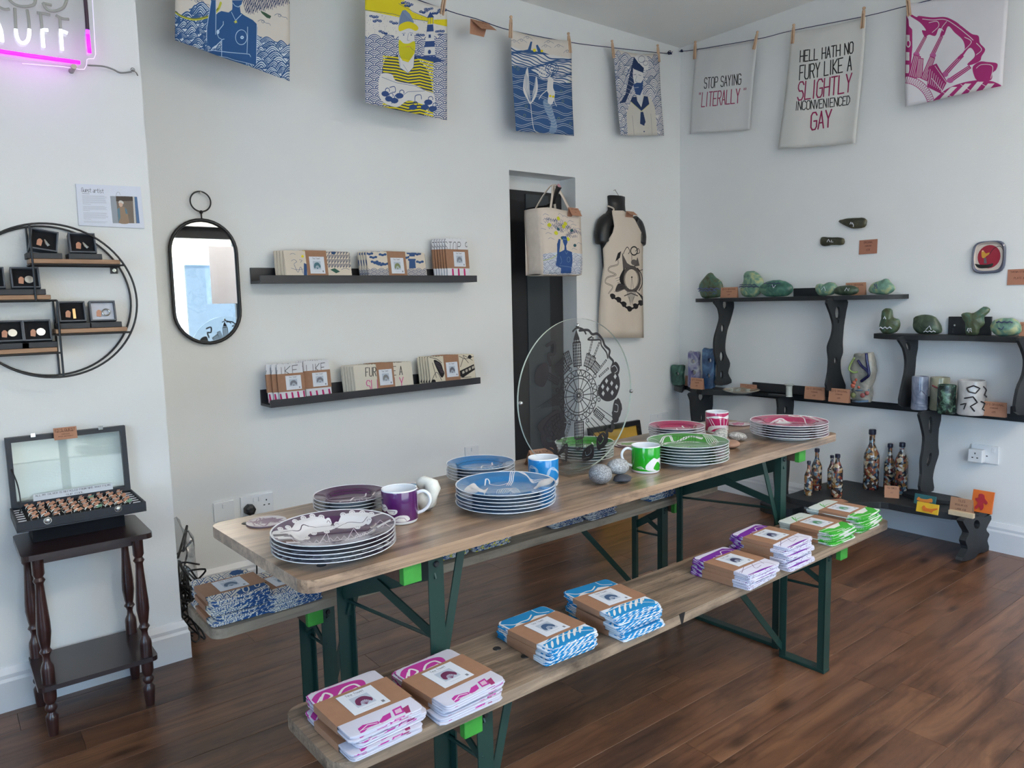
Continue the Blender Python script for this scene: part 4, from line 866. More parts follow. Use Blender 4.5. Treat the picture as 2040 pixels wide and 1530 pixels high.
def fold_green(A):
    c = (62, 164, 52); A.crop(1340, 960, 3.826)
    A.stroke([(905, 262), (930, 285), (975, 292)], 10, c, True); A.stroke([(930, 285), (960, 270), (990, 262)], 5, c, True); A.stroke([(930, 262), (940, 300), (970, 300)], 4, c, True); A.poly([(1265, 300), (1320, 290), (1370, 340), (1290, 350)], c)
    A.poly([(1110, 350), (1200, 340), (1290, 330), (1370, 330), (1370, 380), (1220, 440), (1160, 400)], c, True); A.poly([(1150, 350), (1230, 322), (1280, 330), (1230, 350)], WHT); A.stroke([(1140, 380), (1220, 370), (1300, 350)], 6, WHT, True); A.stroke([(1180, 400), (1260, 380), (1350, 350)], 5, WHT, True); A.stroke([(1120, 370), (1180, 350)], 6, WHT)
def fold_wave(A):
    c = (46, 82, 132); A.crop(340, 1100, 4.782)
    waves(A, 320, 1080, 220, 560, 90, 70, 46, (218, 212, 200), c, 5, 3, 3); A.poly([(680, 300), (740, 250), (830, 260), (820, 290), (740, 310)], c); A.poly([(760, 480), (860, 420), (1000, 370), (1050, 400), (900, 470), (800, 500)], c, True)
    A.ring(850, 450, 30, 8, (218, 212, 200)); A.ring(960, 400, 26, 7, (218, 212, 200))
def fold_fish(A):
    A.crop(340, 1100, 4.782); c = (50, 76, 128); waves(A, 320, 1080, 220, 560, 70, 50, 40, (218, 212, 200), c, 4, 3, 6)
    for k in range(8): A.stroke([(400+k*80, 560), (500+k*80, 200)], 14, YEL if k % 2 else c)
def fold_navy(A):
    A.crop(340, 1100, 4.782); A.poly([(200, 100), (1200, 100), (1200, 700), (200, 700)], (36, 56, 100)); waves(A, 320, 1080, 220, 560, 60, 40, 44, (36, 56, 100), (210, 206, 196), 6, 3, 6)
M_band = pm('kraft_band', (154, 114, 88), .7, var=.05, scale=50, bump=.15, bscale=250)
def label_art(c):
    A = Art(200, 220, (214, 218, 226)); A.text('Tea Towel'.replace('T', 'T'), (.22, .06), (.72, .06), (0, .08), (90, 92, 100), 2.2); A.stroke([(.24, .19), (.70, .19)], 1.5, (150, 152, 160))
    A.poly([(.22, .26), (.74, .26), (.74, .76), (.22, .76)], (178, 188, 202)); A.poly([(.26, .62), (.32, .42), (.48, .34), (.62, .38), (.72, .56), (.66, .68), (.58, .56), (.50, .52), (.40, .56), (.34, .70)], c, True)
    for k in range(7): A.stroke([(.48, .74), (.30+.07*k, .42+.03*abs(k-3))], 2.4, c)
    A.poly([(.82, .82), (.90, .82), (.90, .92), (.82, .92)], (120, 122, 130)); A.stroke([(.3, .86), (.66, .86)], 1.6, (150, 152, 160)); return A
TK = dict(pink=(fold_pink, (196, 194, 206), (110, 50, 84), (725.4, 1390.8), .525), blue=(fold_blue, (206, 214, 224), (70, 96, 130), (1091.6, 1248), .515), purple=(fold_purple, (208, 206, 222), (64, 64, 96), (1536, 1066.6), .55),
          green=(fold_green, (206, 214, 210), (80, 140, 100), (1624.9, 1039.7), .52), wave=(fold_wave, (214, 210, 200), (80, 104, 130), (484, 1183.6), .53), fish=(fold_fish, (214, 210, 200), (120, 120, 60), (484, 1183.6), .53), navy=(fold_navy, (206, 202, 192), (50, 64, 96), (484, 1183.6), .53))
TWd, TLn = .160, .205
FT = {}
for k, (fn, bgc, lc, px, zt) in TK.items():
    c = fz(px[0], px[1], zt); A = Art(360, 460, bgc); A.quad(rectpx((c[0]-TWd/2, c[1]+TLn/2, zt), (TWd, 0, 0), (0, -TLn, 0))); fn(A)
    mat = img_mat('folded_'+k, A, .9, bump=.3, weave=500); lm = img_mat('band_label_'+k, label_art(lc), .5, bump=0); FT[k] = (mat, lm)
def towel_proto(kind, seed, th, name='folded_tea_towel', wd=TWd, ln=TLn):
    t = thing(name, 'x', 'tea towel', (0, 0, 0)); r = random.Random(seed); mat, lm = FT[kind]
    m = MB(); n = 4 if th > .014 else 3
    for k in range(n):
        s_ = r.uniform(.955, 1.0); m.slab(wd*s_, ln*r.uniform(.965, 1.0), th*k/n, th*(k+.98)/n, r=.012, c=(r.uniform(-.002, .002), r.uniform(-.003, .003)), rot=r.uniform(-.012, .012), jit=.0012, rr=r, seg=3, puff=.7)
    link_mesh('cloth', m, mat, t, local=True, smooth=math.radians(50))
    b = MB(); bw, bl = wd+.003, ln*.50; b.sheet(lambda u, v: ((-bw/2, -bw/2, bw/2, bw/2)[min(3, int(u*3+.01))], bl*(v-.5), (.0005, th+.0008, th+.0008, .0005)[min(3, int(u*3+.01))]), 3, 1)
    bo = link_mesh('paper_band', b, M_band, t, local=True); sd = bo.modifiers.new('t', 'SOLIDIFY'); sd.thickness = .0006; bo['label'] = 'brown kraft paper band'
    l_ = MB(); l_.box(-.039, .039, -.041, .041, th+.0012, th+.0018); lo = link_mesh('printed_label', l_, lm, bo, local=True); lo['label'] = 'white printed label'
    return t
STK = {}
def stack(kind, loc, n, th, rot, desc, group, seed, spread=.006):
    r = random.Random(seed)
    for k in range(n):
        key = (kind, k % 3, th)
        pos = 'bottom' if k == 0 else ('top' if k == n-1 else ('second up' if k == 1 else ('third up' if k == 2 else ('fourth up' if k == 3 else 'fifth up'))))
        lb = '%s, %s of stack' % (desc, pos); L = (loc[0]+r.uniform(-spread, spread), loc[1]+r.uniform(-spread, spread)*1.2, loc[2]+k*(th+.0008)); rz = rot+r.uniform(-.05, .05)
        if key not in STK: t = towel_proto(kind, len(STK)+3, th); STK[key] = t; t.location = L; t.rotation_euler = (0, 0, rz); t['label'] = lb; t['group'] = group
        else: dup(STK[key], L, rz, lb, group)
zb = .4755
for kind, px, n, th, rot, desc, sp in (('pink', (725, 1391), 3, .0155, .03, 'folded pink tea towel, near left end of front bench', .008), ('pink', (887, 1343), 3, .013, .04, 'folded pink tea towel, second pink stack from the left', .006),
        ('blue', (1091.6, 1248), 3, .013, .02, 'folded bright blue tea towel, nearer blue stack, front bench', .006), ('blue', (1217.8, 1186.6), 5, .0125, -.02, 'folded bright blue tea towel, taller blue stack, front bench', .008),
        ('purple', (1462.8, 1115.5), 4, .011, .03, 'folded purple tea towel, nearer purple stack, front bench', .005), ('purple', (1536, 1066.6), 6, .0115, .05, 'folded purple tea towel, taller purple stack, front bench', .006),
        ('green', (1624.9, 1039.7), 4, .0105, .02, 'folded green tea towel, nearer green stack, front bench', .005), ('green', (1682.4, 1012.3), 5, .0105, .05, 'folded green tea towel, far right end of front bench', .006)):
    zt = zb+n*(th+.0008); c = fz(px[0], px[1], zt); stack(kind, (c[0], c[1], zb), n, th, rot, desc, 'folded tea towels on the front bench', int(px[0]), sp)
for kind, px, corner, n, th, desc in (('wave', (486, 1184), 0, 5, .0135, 'folded blue wave-print tea towel, left end of back bench'), ('wave', (580, 1170), 0, 4, .011, 'folded blue wave-print tea towel, back bench second stack'),
        ('fish', (852, 1128), 1, 4, .011, 'folded yellow-blue tea towel, back bench, nearer yellow stack'), ('fish', (943, 1103), 1, 3, .012, 'folded yellow-blue tea towel, back bench, farther yellow stack'),
        ('navy', (1100, 1058), 1, 4, .0115, 'folded navy tea towel, back bench, nearer navy stack'), ('navy', (1172, 1041), 1, 4, .0115, 'folded navy tea towel, back bench, farther navy stack'),
        ('wave', (1297, 1002), 1, 4, .0115, 'folded blue-cream tea towel, back bench, left of table leg'), ('wave', (1352, 987), 1, 4, .0115, 'folded blue-cream tea towel, far right end of back bench')):
    zt = zb+n*(th+.0008); c = fz(px[0], px[1], zb if corner else zt)
    if corner: c = (c[0]+TWd/2+.005, c[1]+TLn/2+.005)
    c = (c[0], max(min(c[1], -1.27), -1.33)); stack(kind, (c[0], c[1], zb), n, th, .03, desc, 'folded tea towels on the back bench', int(px[0]), .006)
# ================================================================ CHINA AND THINGS ON THE TABLE
M_china = pm('white_china', (226, 228, 232), .12, var=.01, coat=.4)
ZT = .7705
def plate_art(kind, quad=None):
    base = dict(purple=(70, 32, 70), blue=(36, 112, 170), green=(58, 134, 46), pink=(160, 42, 86))[kind]; deep = tuple(int(v*.72) for v in base); W = (222, 220, 222)
    A = Art(600, 600, base); A.ws = 1.5
    if quad: A.quad(quad)
    return A, base, deep, W
def art_plate_big(kind, quad):
    A, b, d, W = plate_art(kind, quad)
    if kind == 'purple':
        A.crop(380, 880, 3.923)
        A.poly([(640, 700), (700, 680), (780, 660), (830, 610), (900, 590), (960, 575), (1060, 580), (1110, 620), (1060, 640), (930, 660), (900, 700), (820, 720), (780, 700), (700, 740), (640, 740)], W, True)
        A.poly([(1120, 610), (1180, 560), (1260, 545), (1370, 545), (1440, 560), (1530, 550), (1580, 590), (1500, 560), (1400, 580), (1350, 600), (1220, 620)], W, True)
        for s in ([(700, 700), (840, 650), (880, 620), (1000, 610), (1100, 600)], [(1130, 620), (1220, 580), (1340, 585), (1380, 570)]): A.stroke(s, 2.2, d, True)
        for x, y in ((700, 672), (760, 655), (815, 612), (880, 588), (950, 572), (1020, 574), (1075, 585), (1105, 612), (1060, 645), (960, 658), (905, 692), (1140, 590), (1190, 556), (1260, 543), (1340, 545), (1410, 556), (1390, 588), (1300, 612)): A.circ(x, y, 24, W, 13); A.ring(x, y, 12, 1.2, d, ry=6, a0=PI, a1=2*PI, n=6)
        for k in range(5): A.poly([(640+k*34, 720+k*18), (760+k*30, 700+k*22), (770+k*30, 716+k*22), (650+k*34, 738+k*18)], W if k % 2 else d)
        A.stroke([(880, 740), (1080, 720), (1280, 690), (1400, 650), (1590, 610)], 3.5, W); A.stroke([(900, 770), (1100, 750), (1300, 700), (1590, 640)], 2.5, W); A.stroke([(760, 700), (820, 780), (900, 720), (960, 790), (1060, 650), (1100, 770), (1220, 700), (1270, 620), (1330, 700), (1480, 600), (1560, 660)], 2, W)
        for k in range(9): A.stroke([(1160+k*24, 760-k*8), (1180+k*26, 715-k*8)], 2, W)
        for k in range(7): A.ring(1290+k*14, 680-k*5, 9, 1.6, W, n=8)
        for k in range(12): A.stroke([(900+k*54, 745-k*8), (925+k*54, 715-k*8), (950+k*54, 738-k*8)], 1.6, W)
        for k in range(6): A.stroke([(980+k*40, 790-k*6), (1180+k*60, 700-k*10)], 1.5, W)
        A.stroke([(650, 760), (760, 800), (900, 815), (1100, 800), (1320, 750), (1500, 690)], 2.5, W, True); A.poly([(1200, 710), (1290, 690), (1300, 706), (1210, 728)], W); A.poly([(1450, 640), (1560, 600), (1565, 612), (1460, 655)], W)
    elif kind == 'blue':
        A.crop(860, 780, 4.636)
        A.poly([(300, 900), (340, 850), (400, 820), (480, 850), (520, 830), (490, 880), (440, 900), (400, 930), (320, 920)], W, True); A.stroke([(490, 810), (500, 785), (530, 785), (540, 800), (620, 810), (700, 790)], 5, W, True)
        for k in range(3): A.stroke([(690+k*18, 810), (720+k*16, 770), (740+k*18, 735), (850+k*10, 745+k*8), (930+k*6, 790+k*6), (1100, 800+k*10)], 4, W, True)
        for k in range(7): A.stroke([(600+k*14, 890), (610+k*22, 850-k*2), (690+k*16, 838), (760+k*10, 880)], 2.2, W, True)
        A.poly([(940, 840), (1000, 810), (1080, 795), (1130, 800), (1100, 840), (1000, 860)], W, True); A.stroke([(440, 930), (620, 920), (800, 910)], 4, W)
    elif kind == 'green':
        A.crop(1230, 780, 4.34)
        for s in ([(240, 430), (300, 400), (380, 415), (400, 380), (470, 370)], [(420, 480), (500, 430), (600, 420), (740, 470)], [(460, 490), (560, 450), (700, 490)]): A.stroke(s, 4, W, True)
        for s_ in ([(370, 425), (400, 385), (450, 375), (490, 392), (560, 380), (640, 374), (730, 384)], [(400, 420), (440, 400), (520, 400), (600, 392), (700, 396)]): A.stroke(s_, 13, W, True); A.stroke(s_, 2.5, d, True)
        for k in range(8): A.stroke([(520+k*22, 372), (500+k*24, 402)], 2.5, d)
        for k in range(6): A.stroke([(740+k*12, 370), (780+k*14, 400), (820+k*12, 430)], 3, W)
        A.poly([(440, 470), (540, 420), (640, 440), (560, 490)], (150, 186, 140)); A.stroke([(820, 410), (940, 430)], 8, W)
    else:
        A.crop(1230, 780, 4.34)
        for s_ in ([(1200, 275), (1240, 244), (1320, 238), (1360, 222), (1430, 216), (1500, 232)], [(1490, 204), (1560, 210), (1620, 208), (1700, 226), (1770, 252)], [(1220, 284), (1290, 262), (1350, 258)], [(1620, 250), (1700, 252), (1780, 262)]): A.stroke(s_, 15, W, True); A.stroke(s_, 3, d, True)
        A.poly([(1360, 235), (1400, 218), (1450, 222), (1510, 238), (1440, 244)], W)
        A.stroke([(1480, 205), (1600, 215), (1640, 250)], 5, W, True); A.stroke([(1340, 290), (1500, 300), (1700, 285), (1790, 260)], 4, W)
        for k in range(6): A.stroke([(1560+k*30, 290), (1580+k*34, 250)], 2.5, W)
    return A
def art_plate_small(kind):
    A, b, d, W = plate_art(kind); A.ring(.5, .5, .33, 3, d)
    r = random.Random(kind); 
    A.stroke([(.24, .62), (.36, .50), (.46, .55), (.58, .44), (.70, .50), (.78, .40)], 9, W, True)
    for k in range(9): A.stroke([(.26+.055*k, .72), (.30+.055*k, .56+.02*(k % 3))], 2.4, W)
    A.stroke([(.22, .72), (.5, .76), (.8, .66)], 3, W, True); A.stroke([(.24, .66), (.5, .68), (.78, .58)], 2, W, True)
    for k in range(6): A.ring(.35+.07*k, .62-.02*k, .025, 1.6, W, n=8)
    return A
def plate_mesh(R):
    prof = [(0, .004), (.54*R, .004), (.62*R, .007), (.68*R, .0135), (.76*R, .0165), (.975*R, .0198), (R, .0208), (R, .0192), (.975*R, .0182), (.76*R, .0150), (.66*R, .011), (.60*R, .002), (.58*R, 0), (.54*R, 0), (.53*R, .002), (0, .002)]
    m = MB(); m.lathe(prof, 56, m=[0, 0, 0, 0, 0, 1, 1, 1, 1, 1, 1, 1, 1, 1, 1])
    m.u = [[(m.v[i][0]/(2*R)+.5, m.v[i][1]/(2*R)+.5) for i in f] for f in m.f]; return m
def plates(kind, size, c, R, n, desc, group):
    zt = ZT+.0088*(n-1)+.0208
    A = art_plate_big(kind, rectpx((c[0]-R, c[1]+R, zt), (2*R, 0, 0), (0, -2*R, 0))) if size == 'large' else art_plate_small(kind)
    mat = img_mat('plate_%s_%s' % (kind, size), A, .14, coat=.5, bump=0, spec=.5); m = plate_mesh(R); r = random.Random(len(desc)); first = None
    m.f = [f[::-1] for f in m.f]; m.u = [u[::-1] for u in m.u]
    for k in range(n):
        pos = 'bottom' if k == 0 else ('top' if k == n-1 else ['', 'second', 'third', 'fourth', 'fifth', 'sixth'][k]+' up')
        lb = '%s, %s of stack' % (desc, pos); loc = (c[0]+r.uniform(-.0015, .0015)*(k < n-1), c[1]+r.uniform(-.0015, .0015)*(k < n-1), ZT+k*.0088)
        if first is None: first = o = link_mesh('plate', m, [mat, M_china], local=True, smooth=SM)
        else: o = first.copy(); COL.objects.link(o)
        o.location = loc; o.rotation_euler = (0, 0, 0 if k == n-1 else r.uniform(0, 6)); tag(o, lb, 'plate', group)
plates('purple', 'large', (-3.483, -1.893), 0.133, 5, 'large purple plate at the near end of the table', 'large purple plates')
plates('blue', 'large', (-2.993, -1.87), 0.131, 6, 'large blue plate beside the blue mug', 'large blue plates')
plates('green', 'large', (-2.235, -1.855), 0.131, 7, 'large green plate beside the green mug', 'large green plates')
plates('pink', 'large', (-1.62, -1.84), 0.14, 6, 'large raspberry pink plate at the far end of the table', 'large pink plates')
plates('purple', 'small', (-3.314, -1.625), 0.095, 4, 'small purple plate behind the purple mug', 'small purple plates')
plates('blue', 'small', (-2.871, -1.588), 0.103, 5, 'small blue plate behind the large blue plates', 'small blue plates')
plates('green', 'small', (-2.455, -1.602), 0.098, 6, 'small green plate behind the clear disc', 'small green plates')
plates('pink', 'small', (-1.949, -1.575), 0.105, 5, 'small raspberry pink plate beside the pink mug', 'small pink plates')
def mug_art(kind):
    base = dict(purple=(82, 30, 92), blue=(30, 128, 196), green=(26, 158, 30), pink=(176, 40, 92))[kind]; W = (226, 224, 226); A = Art(900, 260, base)
    def S(P): return [(.394+.5*x, y) for x, y in P]       # the half that faces the shop
    if kind == 'purple':
        A.poly(S([(0, .40), (.10, .36), (.16, .44), (.26, .42), (.32, .55), (.24, .66), (.10, .62), (0, .66)]), W, True); A.stroke(S([(.05, .5), (.15, .48), (.2, .56), (.28, .5)]), 4, base); A.poly(S([(.30, .58), (.48, .56), (.5, .66), (.44, .74), (.34, .7)]), W, True); A.stroke(S([(.34, .62), (.46, .62), (.44, .7)]), 3, base)
        A.poly(S([(.40, .94), (.46, .82), (.56, .76), (.68, .80), (.72, .94), (.6, .99)]), W, True); A.stroke(S([(.46, .92), (.52, .84), (.62, .86), (.66, .96)]), 3, base)
        A.poly([(.885, .06), (.905, .06), (.905, .98), (.885, .98)], W)
    elif kind == 'blue':
        for k in range(5): A.stroke(S([(.10+.012*k, .62), (.12+.014*k, .34), (.22, .22+.03*k), (.36-.012*k, .34), (.38-.012*k, .60)]), 2.6, W, True)
        for k in range(5): A.stroke(S([(.55+.012*k, .60), (.60+.014*k, .36), (.70, .28+.03*k), (.82-.012*k, .44), (.9, .54+.02*k), (1.0, .50+.02*k)]), 2.6, W, True)
        A.poly(S([(.70, .98), (.78, .86), (.92, .74), (1.05, .62), (1.05, 1.0)]), W)
    elif kind == 'green':
        A.poly(S([(.48, .95), (.44, .80), (.50, .62), (.62, .44), (.72, .50), (.84, .48), (1.02, .66), (1.02, .92), (.84, .96), (.86, .80), (.74, .62), (.66, .74), (.62, .90), (.70, .99)]), W, True)
        for k in range(6): A.stroke(S([(.22+.02*k, .86+.01*k), (.34, .80+.02*k), (.42, .90), (.54, .95)]), 2.4, W, True)
        A.stroke(S([(.86, .36), (.98, .20), (.90, .18), (1.0, .04)]), 6, W); A.stroke(S([(.92, .4), (1.02, .28)]), 4, W)
        for k in range(5): A.stroke(S([(.84+.03*k, .56), (.88+.03*k, .92)]), 1.6, base)
    else:
        A.poly(S([(.05, .26), (.2, .20), (.4, .14), (.6, .2), (.8, .12), (.98, .24), (.96, .36), (.86, .28), (.74, .34), (.56, .24), (.4, .28), (.24, .26), (.1, .34)]), W, True)
        for a, b_ in ((.16, .28), (.24, .36), (.50, .52), (.62, .62), (.78, .70)): A.stroke(S([(a, .30), (b_, .68)]), 8, W)
        A.poly(S([(.12, .98), (.2, .74), (.4, .66), (.6, .66), (.8, .72), (.96, .92), (.8, .98), (.66, .84), (.5, .80), (.34, .86), (.24, .98)]), W, True)
        for k in range(14): A.stroke(S([(.2+.05*k, .84), (.22+.045*k, .70)]), 2, base)
    return A
def mug(kind, c, ha, label, desc2=None):
    t = thing('mug', label, 'mug', (c[0], c[1], ZT), 0, 'printed mugs'); R, H = .0445, .083
    m = MB(); m.lathe([(0, .002), (R*.86, .002), (R*.88, 0), (R*.93, .001), (R, .008), (R, H-.003), (R*.985, H), (R*.94, H-.002), (R*.93, .008), (R*.85, .005), (0, .005)], 48, m=[0]*11)
    m.m = [1 if (k % 10) == 4 else 0 for k in range(len(m.f))]
    # lathe() lists the faces ring by ring; band 4 is the printed wall
    m.u = [[(u, 0 if v < .45 else 1) for u, v in uv] if mi else uv for uv, mi in zip(m.u, m.m)]
    mat = img_mat('mug_'+kind, mug_art(kind), .12, coat=.5, bump=0, spec=.5); link_mesh('mug_body', m, [M_china, mat], t, local=True, smooth=SM)
    a = math.radians(ha); d = np.array((math.cos(a), math.sin(a), 0)); P = [d*(R+x)+np.array((0, 0, z)) for x, z in ((-.001, .070), (.014, .074), (.027, .066), (.031, .050), (.024, .034), (.012, .024), (-.001, .019))]
    link_mesh('handle', MB().tube(catmull(P, k=5), .0042, 8), M_china, t, local=True, smooth=SM); return t
mug('purple', (-3.262, -1.79), -38, 'purple and white mug beside the large purple plates'); mug('blue', (-2.770, -1.760), 60, 'blue mug with white looping lines behind the large blue plates')
mug('green', (-2.425, -1.845), 146, 'bright green mug with white drawing and white handle'); mug('pink', (-1.715, -1.585), 60, 'raspberry pink mug with white chimneys beside the pebbles')
def coaster(px, kind, label, z=ZT, R=.048):
    c = fz(px[0], px[1], z); A = Art(256, 256, (206, 196, 200)); col = dict(purple=(120, 84, 110), blue=(90, 140, 176), green=(110, 160, 96), pink=(186, 96, 130))[kind]; r = random.Random(kind)
    for k in range(9): A.stroke([(r.uniform(.1, .9), r.uniform(.1, .9)) for _ in range(4)], 7, col, True)
    for k in range(4): A.poly([(r.uniform(.2, .8)+.12*math.cos(q*1.2), r.uniform(.3, .7)+.1*math.sin(q*1.2)) for q in range(5)], col, True)
    m = MB(); m.lathe([(0, .004), (R, .004), (R*1.01, .002), (R, 0), (0, 0)], 36, m=[0, 1, 1, 1]); m.u = [[(m.v[i][0]/(2*R)+.5, m.v[i][1]/(2*R)+.5) for i in f] for f in m.f]; m.f = [f[::-1] for f in m.f]; m.u = [u[::-1] for u in m.u]
    o = link_mesh('coaster', m, [img_mat('coaster_'+label[:14], A, .25, coat=.4, bump=0), pm('coaster_edge', (110, 92, 104), .4)], local=True, smooth=SM); o.location = [float(v) for v in c]; tag(o, label, 'coaster', 'round coasters')
coaster((531, 1041), 'purple', 'round purple and white coaster by the near end of the table'); coaster((826, 970), 'blue', 'round pale blue coaster behind the white shell')
coaster((1250, 888), 'green', 'round pale green coaster behind the clear disc, bottom of two'); coaster((1256, 886), 'green', 'round pale green coaster behind the clear disc, top of two', ZT+.0045); coaster((1472, 846), 'pink', 'round pink and white coaster between the pink mug and large pink plates')
def ellip(c, r, rot=0, tilt=0, noise_a=.04, seed=0, n=(20, 12), sup=1.0):
    m = MB(); nu, nv = n; b = []
    rn = random.Random(seed); ox = rn.uniform(0, 50)
    for j in range(nv+1):
        ph = PI*j/nv; 
        for i in range(nu):
            th = 2*PI*i/nu; d = Vector((math.sin(ph)*math.cos(th), math.sin(ph)*math.sin(th), math.cos(ph)))
            k = 1+noise_a*noise.noise(d*1.7+Vector((ox, 0, 0)))*2+noise_a*.4*noise.noise(d*5+Vector((ox, 3, 0)))
            m.v.append((d.x*r[0]*k, d.y*r[1]*k, d.z*r[2]*k))
    for j in range(nv):
        for i in range(nu):
            i2 = (i+1) % nu; m.face((j*nu+i, (j+1)*nu+i, (j+1)*nu+i2, j*nu+i2))
    m.xf(Matrix.Rotation(rot, 4, 'Z') @ Matrix.Rotation(tilt, 4, 'Y')); zmin = min(v[2] for v in m.v)
    m.v = [(v[0]+c[0], v[1]+c[1], v[2]-zmin+c[2]) for v in m.v]; return m
M_peb = stone_mat('speckled_pebble', [(.35, (98, 100, 104)), (.5, (128, 130, 134)), (.62, (168, 170, 174))], 320, .6, .15, 0); M_peb2 = stone_mat('pale_pebble', [(.35, (120, 118, 116)), (.5, (158, 154, 150)), (.65, (196, 194, 190))], 160, .6, .2, .5)
M_slate = pm('dark_slate', (62, 64, 72), .6, var=.2, scale=30, bump=.4)
def stone(name, label, cat, c, r, rot, tilt, mat, na=.06, seed=1, group=None):
    o = link_mesh(name, ellip(c, r, rot, tilt, na, seed), mat, smooth=True, origin=tuple(float(v) for v in c)); tag(o, label, cat, group); return o
stone('pebble', 'speckled dark grey oval pebble on the table beside the acrylic base', 'pebble', (-2.645, -1.868, ZT), (.042, .034, .029), .5, .25, M_peb, .03, 1, 'pebbles on the table')
stone('flat_stone', 'small dark slate stone under the lighter grey pebble', 'stone', (-2.580, -1.893, ZT), (.033, .026, .010), .3, 0, M_slate, .12, 2, 'pebbles on the table')
stone('pebble', 'lighter grey oval pebble resting on dark slate beside the green mug', 'pebble', (-2.572, -1.868, ZT+.016), (.041, .028, .024), .1, .1, stone_mat('light_pebble', [(.35, (120, 122, 124)), (.5, (150, 152, 154)), (.62, (186, 188, 190))], 260, .6, .15, .5), .04, 3, 'pebbles on the table')
c = fz(1468, 893, ZT); stone('pebble', 'smooth pinkish brown pebble beside the large green plates', 'pebble', (c[0]-.01, c[1]+.02, ZT), (.045, .032, .014), .3, 0, pm('brown_pebble', (150, 116, 98), .6, var=.15, scale=20), .04, 4, 'pebbles on the table')
c = fz(1476, 882, ZT); stone('pebble', 'flat white speckled pebble between green and pink plates', 'pebble', (c[0]+.02, c[1]+.03, ZT), (.046, .030, .016), 0, .15, M_peb2, .05, 5, 'pebbles on the table')
c = fz(1446, 885, ZT); stone('pebble', 'pale grey patterned stone leaning by the pink mug', 'pebble', (c[0]+.01, c[1]+.035, ZT), (.042, .026, .020), .2, -.45, stone_mat('marked_pebble', [(.4, (120, 122, 122)), (.5, (170, 170, 166)), (.7, (200, 198, 192))], 90, .6, .3, 2), .06, 6, 'pebbles on the table')
# whelk shell
def shell():
    m = MB(); nu, nv = 14, 34
    for j in range(nv+1):
        t = j/nv; a = t*3.1*2*PI; R = .026*t**1.5+.001; r = (.022*t**1.25+.001)*(1+.24*math.sin(t*62)); 
        c = (R*math.cos(a), R*math.sin(a), .058*(1-t**.9)); 
        for i in range(nu):
            b = 2*PI*i/nu; rr_ = r*(1.25 if abs(b-PI) > 2.4 and t > .9 else 1); m.v.append((c[0]+rr_*math.cos(b)*math.cos(a), c[1]+rr_*math.cos(b)*math.sin(a), c[2]+rr_*math.sin(b)))
    for j in range(nv):
        for i in range(nu): i2 = (i+1) % nu; m.face((j*nu+i, j*nu+i2, (j+1)*nu+i2, (j+1)*nu+i))
    m.face(range(nu-1, -1, -1)); m.face(range(nv*nu, nv*nu+nu)); m.xf(Matrix.Rotation(1.45, 4, 'Y') @ Matrix.Rotation(.6, 4, 'Z')); z = min(v[2] for v in m.v); m.xf(Matrix.Translation((0, 0, -z))); return m
o = link_mesh('sea_shell', shell(), pm('shell_white', (224, 222, 214), .4, var=.12, scale=40, bump=.3), local=True, smooth=True); c = fz(846, 1012, ZT+.01); o.location = (c[0], c[1], ZT); o.rotation_euler = (0, 0, .4); tag(o, 'white whelk shell on the table beside the purple mug handle', 'shell')
stone('pebble', 'grey pebble tucked against the white shell behind the purple mug', 'pebble', (-3.166, -1.755, ZT), (.022, .018, .017), 0, 0, M_peb, .04, 8, 'pebbles on the table')
c = fz(1112, 926, ZT); tent_card('folded brown price card behind the clear disc', (c[0]-.02, c[1]+.05, ZT), .11, .05, .03, .03, -.15, M_card[1])
# clear disc with the black city wheel
DC = np.array((-2.59, -1.717, 1.012)); DR = .236
dt = thing('clear_disc_stand', 'clear round acrylic disc printed with a black city wheel, upright on the table', 'display', (DC[0], DC[1], ZT))
M_acr = glass_mat('clear_acrylic', (.95, .96, .96), .5, 0, 1.5); M_acre = pm('acrylic_edge', (206, 214, 198), .15, var=.02)
m = MB(); m.lathe([(0, -.003), (DR, -.003), (DR, .003), (0, .003)], 72, m=[0, 1, 0]); m.xf(Matrix.Translation(DC) @ Matrix.Rotation(PI/2, 4, 'X')); link_mesh('disc', m, [M_acr, M_acre], dt)
A = Art(1000, 1000, (30, 28, 30), alpha=True); A.k = 1.25; art_wheel(A, .5, .5, .5*.86, (36, 33, 36), None)
m = MB(); n = 64; m.v = [tuple(DC+np.array((DR*.97*math.cos(2*PI*i/n), -.0045, DR*.97*math.sin(2*PI*i/n)))) for i in range(n)]; m.face(range(n), 0, [(.5+.485*math.cos(2*PI*i/n), .5+.485*math.sin(2*PI*i/n)) for i in range(n)])
o = link_mesh('printed_city_wheel', m, img_mat('disc_print', A, .3, alpha=True, bump=0), dt); o['label'] = 'black printed drawing of city landmarks round a wheel'
bc = fz(1202, 962, ZT); bx0 = MB()
for k, (z0, z1, w_) in enumerate(((0, .012, .068), (.012, .024, .060))): bx0.box(DC[0]-w_, DC[0]+w_, DC[1]-.032+k*.004, DC[1]+.032-k*.004, ZT+z0, ZT+z1)
bx0.box(DC[0]-.035, DC[0]+.035, DC[1]-.012, DC[1]-.004, ZT+.024, ZT+.045); bx0.box(DC[0]-.035, DC[0]+.035, DC[1]+.004, DC[1]+.012, ZT+.024, ZT+.045)
link_mesh('acrylic_base', bx0, glass_mat('acrylic_block', (.975, .98, .978), 1.2, .02, 1.5), dt, bevel=.001)
M_chrome = pm('polished_steel', (200, 200, 198), .15, metal=1, var=.03)
for px in ((1149, 648), (1036, 803), (1256, 779)):
    p = on(px[0], px[1], 1, DC[1]-.004); m = MB(); m.lathe([(0, .009), (.004, .008), (.006, .005), (.006, 0)], 14); m.xf(Matrix.Translation(p) @ Matrix.Rotation(PI/2, 4, 'X')); link_mesh('cap_screw', m, M_chrome, dt, smooth=SM)
